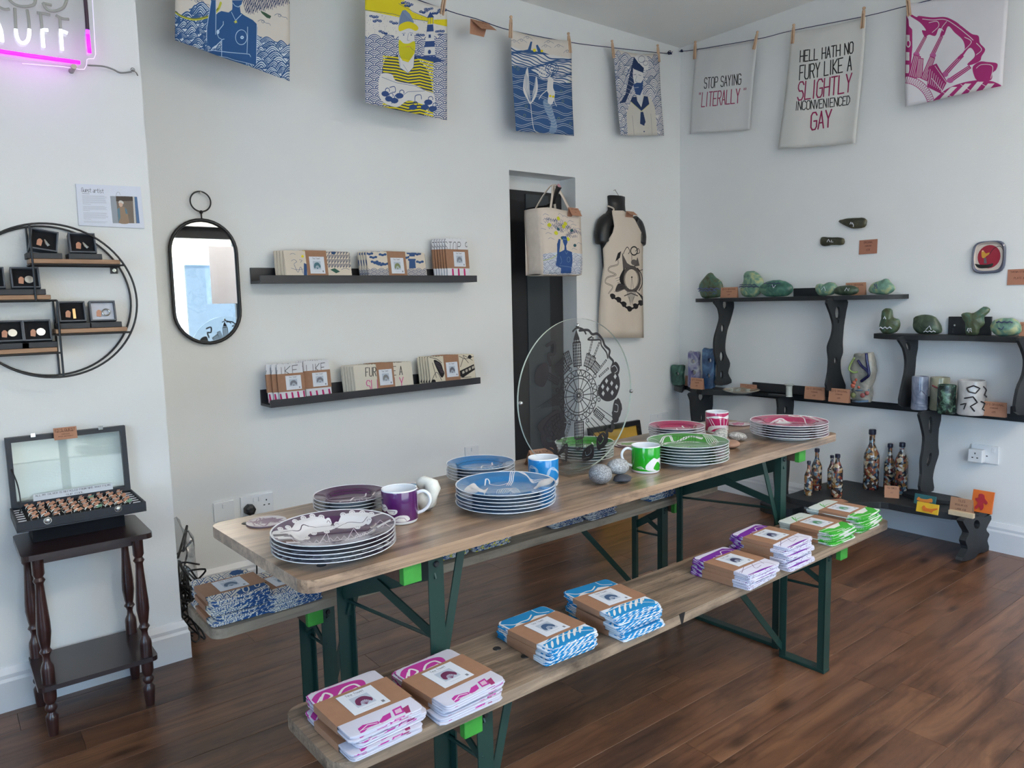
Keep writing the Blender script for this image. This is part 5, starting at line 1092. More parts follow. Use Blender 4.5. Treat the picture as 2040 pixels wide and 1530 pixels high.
# ================================================================ THINGS ON THE BACK WALL
M_blackshelf = pm('shelf_black', (42, 43, 48), .45, var=.12, scale=12); M_iron = pm('black_iron', (24, 24, 27), .4, var=.1)
def ledge(label, z0, x0, x1, zr, w):
    t = thing('picture_ledge', label, 'shelf', ((x0+x1)/2, -.06, z0)); s = (zr-z0)/(x1-x0)
    def B(name, y0, y1, a, b):
        m = MB(); m.add([(x, y, z0+(x-x0)*s+q) for x in (x0, x1) for y in (y0, y1) for q in (a, b)], [(0, 1, 3, 2), (4, 6, 7, 5), (0, 4, 5, 1), (2, 3, 7, 6), (1, 5, 7, 3), (0, 2, 6, 4)]); link_mesh(name, m, M_blackshelf, t, bevel=.001, fixn=True)
    B('back_panel', -.012, 0, 0, .072); B('shelf_floor', -.118, -.012, 0, .012); B('front_lip', -.13, -.118, 0, .034); return t
ledge('upper black picture ledge on the back wall holding folded totes and tea towels', 1.408, -2.985, -1.825, 1.411, .12)
ledge('lower black picture ledge on the back wall holding folded totes and aprons', .855, -2.972, -1.820, .866, .12)
CR = (480, 420, 3.732)
def txt_small(A, s, a, b, h, col=(96, 98, 108), w=1.6): A.text(s, a, b, h, col, w)
def ledge_art(kind, quad):
    bgs = dict(tote1=(214, 202, 186), tote2=(214, 202, 186), tea1=(220, 220, 224), tea2=(214, 214, 218), tote3=(212, 204, 190), apron=(210, 200, 180)); A = Art(520, 300 if kind[:4] == 'tote' or kind == 'apron' else 560, bgs[kind]); A.quad(quad); A.crop(*CR); N = (56, 84, 128)
    if kind == 'tote1':
        for k in range(36): x = 620+k % 9*22; y = 290+(k//9)*34; A.stroke([(x, y), (x+10, y+26), (x+16, y+4), (x+26, y+34), (x+30, y+6)], 3, (44, 54, 90))
        for s in ([(350, 325), (370, 318), (390, 326)], [(360, 375), (380, 365), (400, 380), (380, 395)], [(420, 366), (440, 370), (430, 386)], [(360, 430), (400, 440), (450, 436)], [(380, 400), (410, 460), (430, 420), (450, 470)], [(740, 440), (770, 430), (800, 440)], [(740, 306), (790, 300)]): A.stroke(s, 3, (70, 84, 120), True)
        A.poly([(455, 390), (478, 400), (480, 492), (455, 492)], N); A.poly([(655, 440), (690, 430), (730, 455), (700, 468)], (60, 96, 84)); A.circ(680, 310, 16, (40, 70, 110)); A.circ(445, 340, 10, YEL)
    elif kind == 'tote2':
        for cx, cy in ((940, 318), (970, 345), (1040, 325), (1000, 390), (1030, 400), (980, 380), (1220, 345), (1250, 315), (1300, 320), (1320, 380), (1260, 365), (1060, 395)):
            for q in range(3): A.circ(cx+q*18-18, cy+(q % 2)*5, 12, N, 9)
        A.poly([(1240, 310), (1280, 310), (1290, 430), (1240, 430)], N); A.poly([(1240, 340), (1285, 340), (1285, 358), (1240, 358)], (214, 202, 186)); scallops(A, 920, 1390, 430, 500, 28, (216, 208, 196), (70, 84, 118), 4)
    elif kind == 'tea1':
        A.text('STOP S', (1500, 232), (1680, 236), (-2, 66), (36, 36, 38), 8, .5)
        for k in range(5): A.poly([(1512+k*44, 432), (1524+k*44, 432), (1530+k*44, 500), (1516+k*44, 500)], (190, 44, 110))
    elif kind == 'tea2':
        A.text('LIKE', (220, 1172), (412, 1142), (4, 64), (36, 36, 38), 8, .4)
        A.text('LIKE', (476, 1146), (612, 1128), (4, 62), (36, 36, 38), 8, .4)
        for k in range(4): A.poly([(500+k*46, 1342-k*6), (512+k*46, 1340-k*6), (524+k*46, 1390-k*6), (508+k*46, 1394-k*6)], (176, 40, 100))
        for k in range(6): A.poly([(232+k*44, 1368-k*6), (244+k*44, 1366-k*6), (256+k*44, 1420-k*6), (240+k*44, 1424-k*6)], (176, 40, 100))
    elif kind == 'tote3':
        A.text('FURY LIKE A', (912, 1165), (1190, 1152), (2, 66), (40, 38, 38), 6, .35); A.text('SLIGHTLY', (918, 1262), (1198, 1236), (4, 84), (200, 60, 130), 6, .35)
    else:
        K = (40, 38, 40); A.poly([(1420, 1110), (1470, 1130), (1490, 1180), (1500, 1210), (1480, 1240), (1450, 1190)], K, True); A.poly([(1615, 1190), (1720, 1140), (1728, 1180), (1640, 1240), (1615, 1230)], K); 
        for k in range(4): A.poly([(1632+k*24, 1195-k*12), (1648+k*24, 1187-k*12), (1652+k*24, 1205-k*12), (1636+k*24, 1213-k*12)], (180, 172, 158))
        for s in ([(1390, 1090), (1440, 1100), (1480, 1130)], [(1610, 1080), (1660, 1100), (1720, 1080)], [(1620, 1160), (1640, 1100)], [(1400, 1280), (1440, 1200), (1480, 1260)], [(1680, 1130), (1640, 1075), (1710, 1110)], [(1620, 1240), (1700, 1235)], [(1410, 1130), (1440, 1240)]): A.stroke(s, 5, K, True)
        A.circ(1690, 1085, 14, K); A.circ(1420, 1270, 16, K)
        for k in range(8): A.stroke([(1430+k*6, 1130+k*10), (1460+k*5, 1120+k*12)], 2, (150, 130, 150))
    return A
def lab_art(title, col): A = label_art(col); return A
def ledge_group(kind, tl, tr, br, bl, n, th, dx, desc, group, name, cat, bandv, lab, seed, yb=-.105, lean=.02):
    """front item has its corners at the photo pixels tl..bl; the others stand behind it, fanned to the left"""
    pbl = by(bl[0], bl[1], yb); pbr = by(br[0], br[1], yb); ptl = by(tl[0], tl[1], yb+lean); x0 = pbl[0]; x1 = pbr[0]; w = x1-x0; xc = (x0+x1)/2; zb = 1.4215 if pbl[2] > 1.2 else .855+(xc+2.972)*.00955+.0135; h = ptl[2]-zb
    A = ledge_art(kind, rectpx((x0, yb+lean, zb+h), (w, 0, 0), (0, -lean, -h))); mat = img_mat('ledge_'+kind, A, .9, bump=.2, weave=600); lm = img_mat('ledge_label_'+kind+str(seed), lab_art('', lab), .5, bump=0)
    tilt = Matrix.Rotation(math.atan2(lean, h), 4, 'X').inverted() @ Matrix.Rotation(PI/2, 4, 'X'); first = None; rr = random.Random(seed)
    for k in range(n):                     # k = 0 is the front item
        pos = ['front', 'second', 'third', 'fourth', 'fifth', 'sixth'][k]; pos = 'back' if k == n-1 and n > 1 else pos; lb = '%s, %s of row' % (desc, pos if pos in ('front', 'back') else pos+' back')
        loc = (xc-dx*k, yb+th*k*1.12, zb)
        if first is None:
            t = thing(name, lb, cat, loc, 0, group); first = t
            def place(m): m.xf(Matrix.Translation((0, 0, h/2)) @ tilt); return m
            m = MB()
            for q in range(3): m.slab(w*rr.uniform(.975, 1), h*rr.uniform(.97, 1), -th/2+th*q/3, -th/2+th*(q+.97)/3, r=.008, jit=.001, rr=rr, puff=.6)
            place(m); link_mesh('cloth', m, mat, t, local=True, smooth=math.radians(50))
            if bandv: bx0_, bx1_, by0_, by1_ = bandv[0]*w, bandv[1]*w, -h/2-.0015, h/2+.0015
            else: bx0_, bx1_, by0_, by1_ = -w/2-.0015, w/2+.0015, -h*.22, h*.24
            b = MB(); b.box(bx0_, bx1_, by0_, by1_, -th/2-.001, th/2+.001); place(b); bo = link_mesh('paper_band', b, M_band, t, local=True, bevel=.0006, bseg=1); bo['label'] = 'brown kraft paper band'
            lw_ = min(.072, (bx1_-bx0_)*.80); lh = min(.078, (by1_-by0_)*.78); cx = (bx0_+bx1_)/2 if bandv else (bx0_+bx1_)/2+w*.08; l_ = MB(); l_.obox((cx, 0, th/2+.0016), ((lw_/2, 0, 0), (0, lh/2, 0), (0, 0, .0004))); place(l_); lo = link_mesh('printed_label', l_, lm, bo, local=True); lo['label'] = 'white printed label'
        else: dup(first, loc, rr.uniform(-.006, .006), lb, group)
P_ = lambda x, y: (CR[0]+x/CR[2], CR[1]+y/CR[2])
ledge_group('tote1', P_(276, 292), P_(815, 300), P_(822, 490), P_(322, 490), 4, .012, .009, 'folded cream tote bag with blue leaf drawing', 'folded totes at the left of the upper ledge', 'folded_tote_bag', 'tote bag', (-.18, .13), (70, 110, 120), 1)
ledge_group('tote2', P_(905, 300), P_(1340, 306), P_(1378, 490), P_(938, 490), 4, .012, .007, 'folded cream tote bag with blue clouds and scallops', 'folded totes at the middle of the upper ledge', 'folded_tote_bag', 'tote bag', (-.16, .15), (120, 130, 90), 2)
ledge_group('tea1', P_(1500, 205), P_(1680, 215), P_(1692, 490), P_(1528, 490), 6, .010, .009, 'folded white tea towel lettered STOP on the upper ledge', 'folded tea towels at the right of the upper ledge', 'folded_tea_towel', 'tea towel', None, (130, 134, 144), 3)
ledge_group('tea2', P_(222, 1140), P_(410, 1120), P_(475, 1395), P_(280, 1410), 3, .012, .020, 'folded white tea towel lettered LIKE at the left of lower ledge', 'left folded tea towels on the lower ledge', 'folded_tea_towel', 'tea towel', None, (120, 122, 132), 4, -.112)
ledge_group('tea2', P_(430, 1118), P_(612, 1098), P_(668, 1362), P_(478, 1380), 4, .011, .006, 'folded white tea towel lettered LIKE, second row on lower ledge', 'second folded tea towels on the lower ledge', 'folded_tea_towel', 'tea towel', None, (120, 122, 132), 5, -.095)
ledge_group('tote3', P_(808, 1150), P_(1270, 1118), P_(1280, 1300), P_(838, 1342), 5, .012, .008, 'folded cream tote bag lettered FURY LIKE A', 'folded totes at the middle of the lower ledge', 'folded_tote_bag', 'tote bag', (-.12, .17), (130, 130, 130), 6)
ledge_group('apron', P_(1385, 1085), P_(1725, 1062), P_(1738, 1228), P_(1400, 1282), 5, .012, .008, 'folded cream apron with black drawing on the lower ledge', 'folded aprons at the right of the lower ledge', 'folded_apron', 'apron', (-.18, .15), (110, 110, 120), 7)
# mirror
mx0, mx1, mz0, mz1 = -3.327, -3.040, 1.147, 1.685; mR = (mx1-mx0)/2; mc = (mx0+mx1)/2
def pill(R, z0, z1, y, n=18): return [(mc+R*math.cos(PI*k/n), y, z1-mR+R*math.sin(PI*k/n)) for k in range(n+1)]+[(mc-R*math.cos(PI*k/n), y, z0+mR-R*math.sin(PI*k/n)) for k in range(n+1)]
mt = thing('mirror', 'pill-shaped black-framed mirror with hanging ring on the back wall', 'mirror', (mc, 0, mz0))
link_mesh('frame', MB().tube(pill(mR-.006, mz0, mz1, -.022), .0075, 8, closed=True), M_iron, mt, smooth=True)
m = MB(); m.v = pill(mR-.006, mz0, mz1, -.018); m.face(range(len(m.v))); 
gm = pm('mirror_silver', (236, 238, 240), .01, metal=1, var=0); link_mesh('mirror_glass', m, gm, mt)
rc = by(391, 401, -.02); rc[0] = mc; link_mesh('hanging_ring', MB().tube([(rc[0]+.042*math.cos(t*PI/16), -.02, rc[2]+.042*math.sin(t*PI/16)) for t in range(32)], .0032, 8, closed=True), M_iron, mt, smooth=True)
m = MB(); m.tube([(rc[0], -.02, rc[2]-.042), (mc, -.02, mz1-.004)], .0032, 8); m.lathe([(0, .008), (.007, .005), (.008, 0), (.007, -.005), (0, -.008)], 12, (rc[0], -.02, rc[2]-.044)); link_mesh('stem', m, M_iron, mt, smooth=True)
M_nail = pm('steel_nail', (150, 146, 140), .35, metal=.8)
def nail(p, label, L=.03): m = MB(); p = np.array(p); d = np.array((0, 1., 0)) if abs(p[1]) < abs(p[0]) or p[1] > -.6 else np.array((1., 0, 0)); m.tube([p+d*L*.9, p-d*.004], .0014, 6); m.tube([p-d*.004, p-d*.006], .0032, 8); o = link_mesh('nail', m, M_nail, origin=tuple(p)); tag(o, label, 'nail')
nail((rc[0], -.026, rc[2]+.037), 'small nail in the back wall holding the mirror ring', .026)
# tote bag on its peg
M_canvas = pm('natural_canvas', (216, 202, 188), .9, var=.05, scale=30, bump=.4, bscale=500)
tp = by(1104, 366, -.16); tb = thing('tote_bag', 'cream canvas tote bag with blue woman and leaf crown hanging by the doorway', 'tote bag', (-1.26, -.10, 1.44))
FX0, FX1, TZ0, TZ1, FY, BY_ = -1.413, -1.105, 1.450, 1.818, -.175, -.035
def art_tote(A):
    A.crop(980, 320, 3.825); N = (52, 84, 140); r = random.Random(4)
    for cx, cy in ((410, 418), (410, 455), (375, 484), (388, 525), (425, 560), (440, 600), (525, 412), (560, 425), (600, 462), (620, 490), (655, 525), (620, 675), (660, 635)): A.stroke([(cx-20, cy), (cx-6, cy-9), (cx+8, cy-2), (cx+20, cy+4)], 2.4, (70, 92, 140), True)
    A.poly([(355, 715), (470, 700), (610, 700), (690, 715), (700, 900), (355, 900)], (206, 212, 222)); waves(A, 360, 690, 705, 880, 34, 30, 18, (214, 216, 222), (56, 78, 122), 3, 3, 5)
    for k in range(70):
        t = k/70; x = 430+t*230+r.uniform(-30, 30); y = 470+t*90+r.uniform(-55, 55)*(1-abs(t-.4)); A.stroke([(x-14, y-4), (x-4, y+12), (x+3, y-8), (x+12, y+12), (x+18, y-4)], 2.4, (60, 72, 110))
    for x, y in ((505, 442), (432, 495), (545, 500), (476, 555), (573, 596), (560, 478)): A.poly([(x-14, y-4), (x, y-16), (x+14, y), (x+4, y+15), (x-10, y+10)], (206, 204, 50), True)
    for x, y in ((495, 525), (605, 530), (625, 645), (520, 590)): A.circ(x, y, 12, (52, 90, 100))
    A.stroke([(512, 592), (515, 640), (490, 700), (440, 745), (370, 762)], 5, (170, 186, 70), True)
    A.poly([(525, 575), (560, 575), (566, 620), (552, 650), (555, 680), (600, 695), (606, 760), (600, 830), (600, 858), (510, 858), (508, 820), (470, 800), (475, 730), (476, 640), (490, 600), (505, 600), (490, 700), (535, 680), (538, 650), (526, 620)], N, False)
    A.ring(571, 753, 14, 2, (190, 206, 226), ry=20); A.stroke([(540, 690), (552, 712), (566, 690)], 1.8, (190, 206, 226)); A.stroke([(496, 800), (600, 812), (602, 836)], 2, (190, 206, 226)); A.stroke([(498, 730), (512, 770), (500, 790)], 2, (190, 206, 226)); A.stroke([(530, 598), (558, 598)], 3, (190, 206, 226))
A = mk_art(art_tote, rectpx((FX0, FY, TZ1), (FX1-FX0, 0, 0), (0, 0, TZ0-TZ1)), 560, 680, (218, 204, 190), (980, 320, 3.825)); mtf = img_mat('print_tote', A, .9, bump=.3, weave=500)
def bulge(u, v): return math.sin(PI*u)*math.sin(PI*v)
m = MB(); n1 = 12
m.sheet(lambda u, v: (FX0+(FX1-FX0)*u+.004*math.sin(v*6)+(.012*(1-v) if u < .5 else .004*(1-v)), FY-.012*bulge(u, v)+.004*math.sin(u*9+v*3), TZ0+(TZ1-TZ0)*v+.004*math.sin(u*7)*v), n1, n1)
link_mesh('front_panel', m, mtf, tb, smooth=True).modifiers.new('t', 'SOLIDIFY').thickness = .0015
m = MB(); m.sheet(lambda u, v: (FX0+.012*(1-v)-.014*math.sin(PI*u)*(.3+v*.5)+.004*math.sin(v*6), BY_+(FY-BY_)*u, TZ0+.006*math.sin(PI*u)+(TZ1-TZ0-.006*math.sin(PI*u))*v), 6, n1); m.sheet(lambda u, v: (FX1+.010*math.sin(PI*u)*(.4), FY+(BY_-FY)*u, TZ0+(TZ1-TZ0)*v), 6, n1)
m.sheet(lambda u, v: (FX1+(FX0-FX1)*u, BY_, TZ0+(TZ1-TZ0)*v), 6, 6); m.sheet(lambda u, v: (FX0+.012+(FX1-FX0-.01)*u, BY_+(FY-BY_)*v, TZ0-.006*math.sin(PI*v)), 6, 4)
link_mesh('side_panel', m, M_canvas, tb, smooth=True).modifiers.new('t', 'SOLIDIFY').thickness = .0015
def strap(name, p, q, top, wv, par):
    pts = catmull([p, (np.array(p)*.55+np.array(top)*.45)+np.array((0, 0, .015)), np.array(top)+np.array((-.012, 0, 0)), np.array(top)+np.array((.012, 0, 0)), (np.array(q)*.55+np.array(top)*.45)+np.array((0, 0, .015)), q], k=6); m = MB(); n = len(pts)
    wv = np.array(wv, float)
    for i, c in enumerate(pts):
        s_ = wv; m.v.append(tuple(c-s_)); m.v.append(tuple(c+s_))
    for i in range(n-1): m.face((2*i, 2*i+1, 2*i+3, 2*i+2))
    o = link_mesh(name, m, M_canvas, par, smooth=True); o.modifiers.new('t', 'SOLIDIFY').thickness = .003
tpk = (by(1104, 372, -.13)); topz = tpk[2]
strap('strap', (FX0+.075, FY, TZ1-.01), (FX1-.085, FY, TZ1-.01), (tpk[0], -.135, topz+.002), (.011, .004, .004), tb); strap('strap', (FX0+.065, BY_-.005, TZ1-.01), (FX1-.075, BY_-.005, TZ1-.01), (tpk[0]+.004, -.105, topz+.004), (.011, .004, .004), tb)
pg = thing('wall_peg', 'black conical coat peg with pink tip holding the tote bag', 'peg', (tpk[0], .0, topz-.05))
m = MB(); m.tube([(tpk[0]-.004, .115, topz-.10), (tpk[0]-.002, -.07, topz-.10), (tpk[0], -.13, topz-.085), (tpk[0], -.152, topz-.03), (tpk[0]+.004, -.168, topz-.004)], [.007, .008, .014, .013, .017], 16); link_mesh('peg_body', m, M_iron, pg, smooth=SM)
e = np.array((tpk[0]+.004, -.168, topz-.004)); m = MB(); m.tube([e, e+np.array((.001, -.003, .0015))], .0165, 16); link_mesh('pink_tip', m, pm('pink_rubber', (206, 150, 160), .5), pg)
def leaf_card(label, px, w, h, yy, rotz, mat, tilt=.5, group='brown price cards'):
    """card clipped over an edge, front leaf hanging out a little"""
    c = by(px[0], px[1], yy); m = MB(); m.sheet(lambda u, v: (w*(u-.5), -math.sin(tilt)*h*(1-v), -math.cos(tilt)*h*(1-v)), 1, 1); m.sheet(lambda u, v: (w*(.5-u), .006*(1-v), -h*.9*(1-v)), 1, 1, m=1)
    o = link_mesh('price_card', m, [mat, M_kraft], local=True); sd = o.modifiers.new('t', 'SOLIDIFY'); sd.thickness = .0008; o.location = [float(v) for v in c]; o.rotation_euler = (0, 0, rotz); tag(o, label, 'price card', group)
leaf_card('brown card for tote bags clipped on the hanging tote bag', (1142, 414), .088, .056, -.182, .12, M_card[5], .55)
# mannequin and apron
mq = thing('mannequin_torso', 'black half-body mannequin hanging on the back wall under the apron', 'mannequin', (-.64, -.05, 1.5))
M_mann = pm('mannequin_black', (26, 26, 28), .38, var=.1); cxm = -.640
rings = [(1.955, .062, .035, 0), (1.950, .072, .055, 0), (1.90, .068, .060, 0), (1.865, .070, .066, 0), (1.845, .088, .07, 0), (1.825, .125, .075, 0), (1.795, .145, .082, 0), (1.74, .148, .092, 0), (1.68, .142, .098, 0), (1.60, .130, .096, 0), (1.50, .120, .085, 0), (1.42, .112, .08, 0), (1.32, .12, .08, 0), (1.25, .12, .075, 0), (1.22, .11, .05, 0)]
m = MB(); nn = 24
for z, rx_, ry_, o_ in rings:
    for i in range(nn+1): a = PI*i/nn; m.v.append((cxm-rx_*math.cos(a), -.006-ry_*.78*math.sin(a)**.8 if 0 < i < nn else -.006, z))
K = nn+1
for j in range(len(rings)-1):
    for i in range(nn): m.face((j*K+i, (j+1)*K+i, (j+1)*K+i+1, j*K+i+1))
m.face(range(K)); m.face(range((len(rings)-1)*K, len(rings)*K)[::-1])
for s in (-1, 1):
    P = [(cxm+s*.115, -.045, 1.795), (cxm+s*.142, -.048, 1.775), (cxm+s*.164, -.05, 1.73), (cxm+s*.170, -.052, 1.68), (cxm+s*.165, -.052, 1.655)]; m.tube(catmull(P, k=3), [.046]*3+[.048]*3+[.047]*3+[.045]*3+[.041], 14)
link_mesh('torso', m, M_mann, mq, smooth=True)
nail((cxm-.012, -.012, 1.99), 'small nail above the black mannequin', .012); 
link_mesh('hanging_wire', MB().tube([(cxm-.012, -.016, 1.988), (cxm-.006, -.03, 1.965), (cxm, -.035, 1.95)], .0016, 6), M_nail, mq, smooth=True)
def apx(x, y, yy=-.125): return by(980+x/3.825, 320+y/3.825, yy)
OL = [(380, 915, 1000), (410, 918, 1050), (450, 925, 1090), (500, 932, 1115), (550, 920, 1140), (600, 890, 1148), (640, 866, 1150), (672, 845, 1152), (720, 848, 1150), (800, 852, 1150), (900, 836, 1150), (1000, 826, 1150), (1100, 818, 1152), (1200, 812, 1155), (1290, 810, 1156), (1350, 808, 1157)]
rowsA = [(apx(l, y), apx(r_, y-(r_-l)*.0)) for y, l, r_ in OL]
ax0, ax1 = -.95, -.48; az1, az0 = 1.86, 1.04
def art_apron(A):
    A.crop(980, 320, 3.825); K = (38, 34, 36); bgc = (210, 196, 180)
    A.k = .55; A.ring(1063, 905, 62, 22, (84, 78, 76), ry=92); A.ring(1063, 905, 50, 3, K, ry=80); A.ring(1063, 905, 72, 3, K, ry=104); A.poly([(1015+0*k, 905) for k in range(3)], K) if False else None
    A.stroke([(1066, 890), (1058, 990)], 2.5, K); A.stroke([(1066, 890), (1080, 985)], 2.5, K); A.circ(1066, 888, 6, K)
    A.stroke([(955, 740), (960, 790), (900, 810), (890, 840), (945, 870), (880, 890), (865, 930), (920, 960), (890, 1010)], 10, K, True); A.stroke([(955, 740), (960, 790), (900, 810), (890, 840), (945, 870), (880, 890), (865, 930), (920, 960), (890, 1010)], 5, bgc, True)
    A.poly([(990, 700), (1030, 780), (1060, 800), (1000, 830), (995, 770)], (90, 84, 82)); A.poly([(960, 705), (985, 690), (975, 740), (940, 770)], K); A.poly([(1110, 735), (1125, 800), (1080, 810)], (90, 84, 82)); A.circ(1082, 775, 22, (100, 94, 92))
    A.poly([(1012, 820), (985, 860), (972, 900), (985, 940), (1008, 960), (1000, 900)], K, True); A.poly([(960, 940), (990, 940), (1020, 970), (960, 1000), (940, 990)], (70, 64, 64), True)
    A.stroke([(1000, 712), (1020, 670), (1035, 660), (1050, 690), (1040, 710)], 5, K, True); A.ring(1083, 688, 26, 9, K, ry=32); A.stroke([(1095, 690), (1115, 670), (1125, 700), (1100, 712)], 5, K, True); A.stroke([(1066, 720), (1066, 760)], 4, K)
    A.stroke([(905, 1030), (940, 1050), (980, 1080), (1000, 1100), (1050, 1130), (1100, 1110), (1140, 1070)], 14, K, True)
    for x, y in ((920, 1035), (965, 1060), (1005, 1095), (1048, 1130), (1095, 1110), (1135, 1085)): A.poly([(x-20, y-14), (x, y-22), (x+20, y-8), (x+14, y+16), (x-8, y+18)], K, True)
    A.poly([(1025, 1000), (1100, 1000), (1090, 1040), (1060, 1090), (1035, 1040)], (170, 160, 150)); A.stroke([(1010, 1030), (1060, 1010), (1110, 1030)], 8, (80, 74, 72)); A.stroke([(1045, 1040), (1055, 1100)], 3, K); A.stroke([(1080, 1040), (1068, 1100)], 3, K)
    for k in range(5): A.stroke([(1090+k*12, 990+k*8), (1150, 1040+k*10)], 6, K)
    for k in range(6): A.stroke([(940+k*8, 900+k*16), (1000, 880+k*18)], 2, K)
    A.stroke([(930, 1000), (1010, 980), (1040, 1000)], 3, (120, 112, 108)); A.stroke([(1110, 820), (1140, 870), (1145, 940), (1120, 990)], 8, K, True); A.stroke([(1120, 840), (1150, 830)], 5, K)
A = mk_art(art_apron, rectpx((ax0, -.125, az1), (ax1-ax0, 0, 0), (0, 0, az0-az1)), 560, 960, (210, 196, 180), (980, 320, 3.825)); mta = img_mat('print_apron', A, .9, bump=.3, weave=500)
m = MB(); nu = 16; UVS = []
for j, (yc, lc, rc_) in enumerate(OL):
    for i in range(nu+1):
        u = i/nu; cxp = lc+(rc_-lc)*u; est = by(980+cxp/3.825, 320+yc/3.825, -.09); t_ = j/(len(OL)-1)
        for _ in range(3):
            q_ = max(0, 1-((est[0]-cxm)/.21)**2)**.5; yv = -.03-.100*q_*(1-t_*.45)-.005*math.sin(u*9+j*.4)*t_; est = by(980+cxp/3.825, 320+yc/3.825, yv)
        m.v.append(tuple(est)); tt_ = A.T([(cxp, yc)])[0]; UVS.append((tt_[0]/A.w, 1-tt_[1]/A.h))
for j in range(len(OL)-1):
    for i in range(nu):
        f = (j*(nu+1)+i, (j+1)*(nu+1)+i, (j+1)*(nu+1)+i+1, j*(nu+1)+i+1); m.face(f, 0, [UVS[q] for q in f])
tl_ = m.v[0]
ap = thing('apron', 'natural cotton apron with black city drawing on the mannequin', 'apron', (-.72, -.1, 1.06)); link_mesh('apron_body', m, mta, ap, smooth=True).modifiers.new('t', 'SOLIDIFY').thickness = .002
link_mesh('neck_strap', MB().tube(catmull([(tl_[0]+.008, tl_[1]-.002, tl_[2]-.004), (cxm-.070, -.055, 1.868), (cxm-.076, -.012, 1.888)], k=5), .005, 6), M_canvas, ap, smooth=True)
leaf_card('brown card at the neck of the apron', (1255, 421), .075, .04, -.135, .1, M_card[1], .9)
# framed picture standing on the floor by the doorway
pf = thing('framed_picture', 'black picture frame with ochre mount leaning behind the table', 'picture', (-.71, -.08, 0)); a = by(1169, 856, -.05); b_ = by(1270, 836, -.05); hz = b_[2]; fx0, fx1 = a[0], b_[0]
def lean_pt(x, z, o=0): return (x, -.14+.09*z/hz-o, z)
def lean_box(x0, x1, z0, z1, d0, d1):
    m = MB(); m.add([lean_pt(x, z, o) for x in (x0, x1) for z in (z0, z1) for o in (d0, d1)], [(0, 1, 3, 2), (4, 6, 7, 5), (0, 4, 5, 1), (2, 3, 7, 6), (1, 5, 7, 3), (0, 2, 6, 4)]); return m
for q in ((fx0, fx1, hz-.03, hz), (fx0, fx1, .0, .03), (fx0, fx0+.03, .03, hz-.03), (fx1-.03, fx1, .03, hz-.03)): link_mesh('frame_rail', lean_box(*q, 0, .022), M_iron, pf, fixn=True)
link_mesh('picture', lean_box(fx0+.03, fx1-.03, .03, hz-.03, .002, .008), pm('ochre_picture', (190, 150, 60), .5, var=.12, scale=6), pf, fixn=True)
# sockets
M_plas = pm('white_plastic', (222, 224, 226), .25, var=.01); M_hole = pm('socket_hole', (30, 30, 32), .6)
def frame_axes(wall):
    return (np.array((1., 0, 0)), np.array((0, -1., 0))) if wall == 'b' else (np.array((0, -1., 0)), np.array((-1., 0, 0)))
def socket(label, c, w, h, wall, pins=(), switches=(), name='wall_socket'):
    ex, en = frame_axes(wall); c = np.array(c, float); up = np.array((0, 0, 1.)); t = thing(name, label, 'socket', tuple(c), 0, 'wall sockets')
    link_mesh('face_plate', MB().obox(c+en*.005, (ex*w/2, up*h/2, en*.005)), M_plas, t, bevel=.002)
    for px_ in pins:
        p = c+ex*px_+en*.0102
        for dx, dz, a, b_ in ((0, .014, .0025, .004), (-.011, -.008, .004, .0025), (.011, -.008, .004, .0025)): link_mesh('pin_hole', MB().obox(p+ex*dx+up*dz, (ex*a, up*b_, en*.0006)), M_hole, t)
    for sx in switches: link_mesh('switch', MB().obox(c+ex*sx+up*.024+en*.012, (ex*.007, up*.010, en*.003)), M_plas, t, bevel=.001)
    return t
socket('white single faceplate low on the back wall, left of the plugged socket', (-3.168, 0, .396), .090, .088, 'b', (), (0,)); socket('white double wall socket with a black plug in it', (-3.018, 0, .399), .150, .090, 'b', (.042,), (-.012, .012))
socket('white single faceplate on the back wall behind the small blue plates', (-1.805, 0, .46), .092, .086, 'b', (), (0,)); socket('pale faceplate on the back wall near the room corner', (-.22, 0, .47), .18, .088, 'b', (), (-.02, .03))
socket('white double wall socket on the right wall beside the black shelves', (0, -1.945, .485), .125, .092, 'r', (-.0,), (.04,))
ad = thing('plug_adapter', 'white cube plug adapter in the right wall socket', 'plug', (-.01, -1.915, .475)); link_mesh('adapter_body', MB().box(-.052, -.0105, -1.950, -1.884, .444, .510), M_plas, ad, bevel=.004)
for dy, dz, a, b_ in ((0, .014, .0025, .004), (-.011, -.008, .004, .0025), (.011, -.008, .004, .0025)): link_mesh('pin_hole', MB().box(-.0528, -.0518, -1.917+dy-a, -1.917+dy+a, .477+dz-b_, .477+dz+b_), M_hole, ad)
pl_ = thing('plug', 'black three-pin plug with cable in the wall socket', 'plug', (-3.06, -.012, .385)); m = MB(); m.lathe([(0, .0), (.024, 0), (.027, .006), (.025, .03), (.012, .036), (0, .036)], 7, (0, 0, 0)); m.xf(Matrix.Translation((-3.06, -.011, .385)) @ Matrix.Rotation(PI/2, 4, 'X')); link_mesh('plug_body', m, M_iron, pl_, bevel=.002)
link_mesh('cable', MB().tube(catmull([(-3.06, -.04, .362), (-3.058, -.05, .30), (-3.05, -.045, .15), (-3.06, -.04, .04), (-3.12, -.06, .008), (-3.25, -.10, .006), (-3.36, -.16, .006)], k=6), .0035, 6), M_iron, pl_, smooth=True)
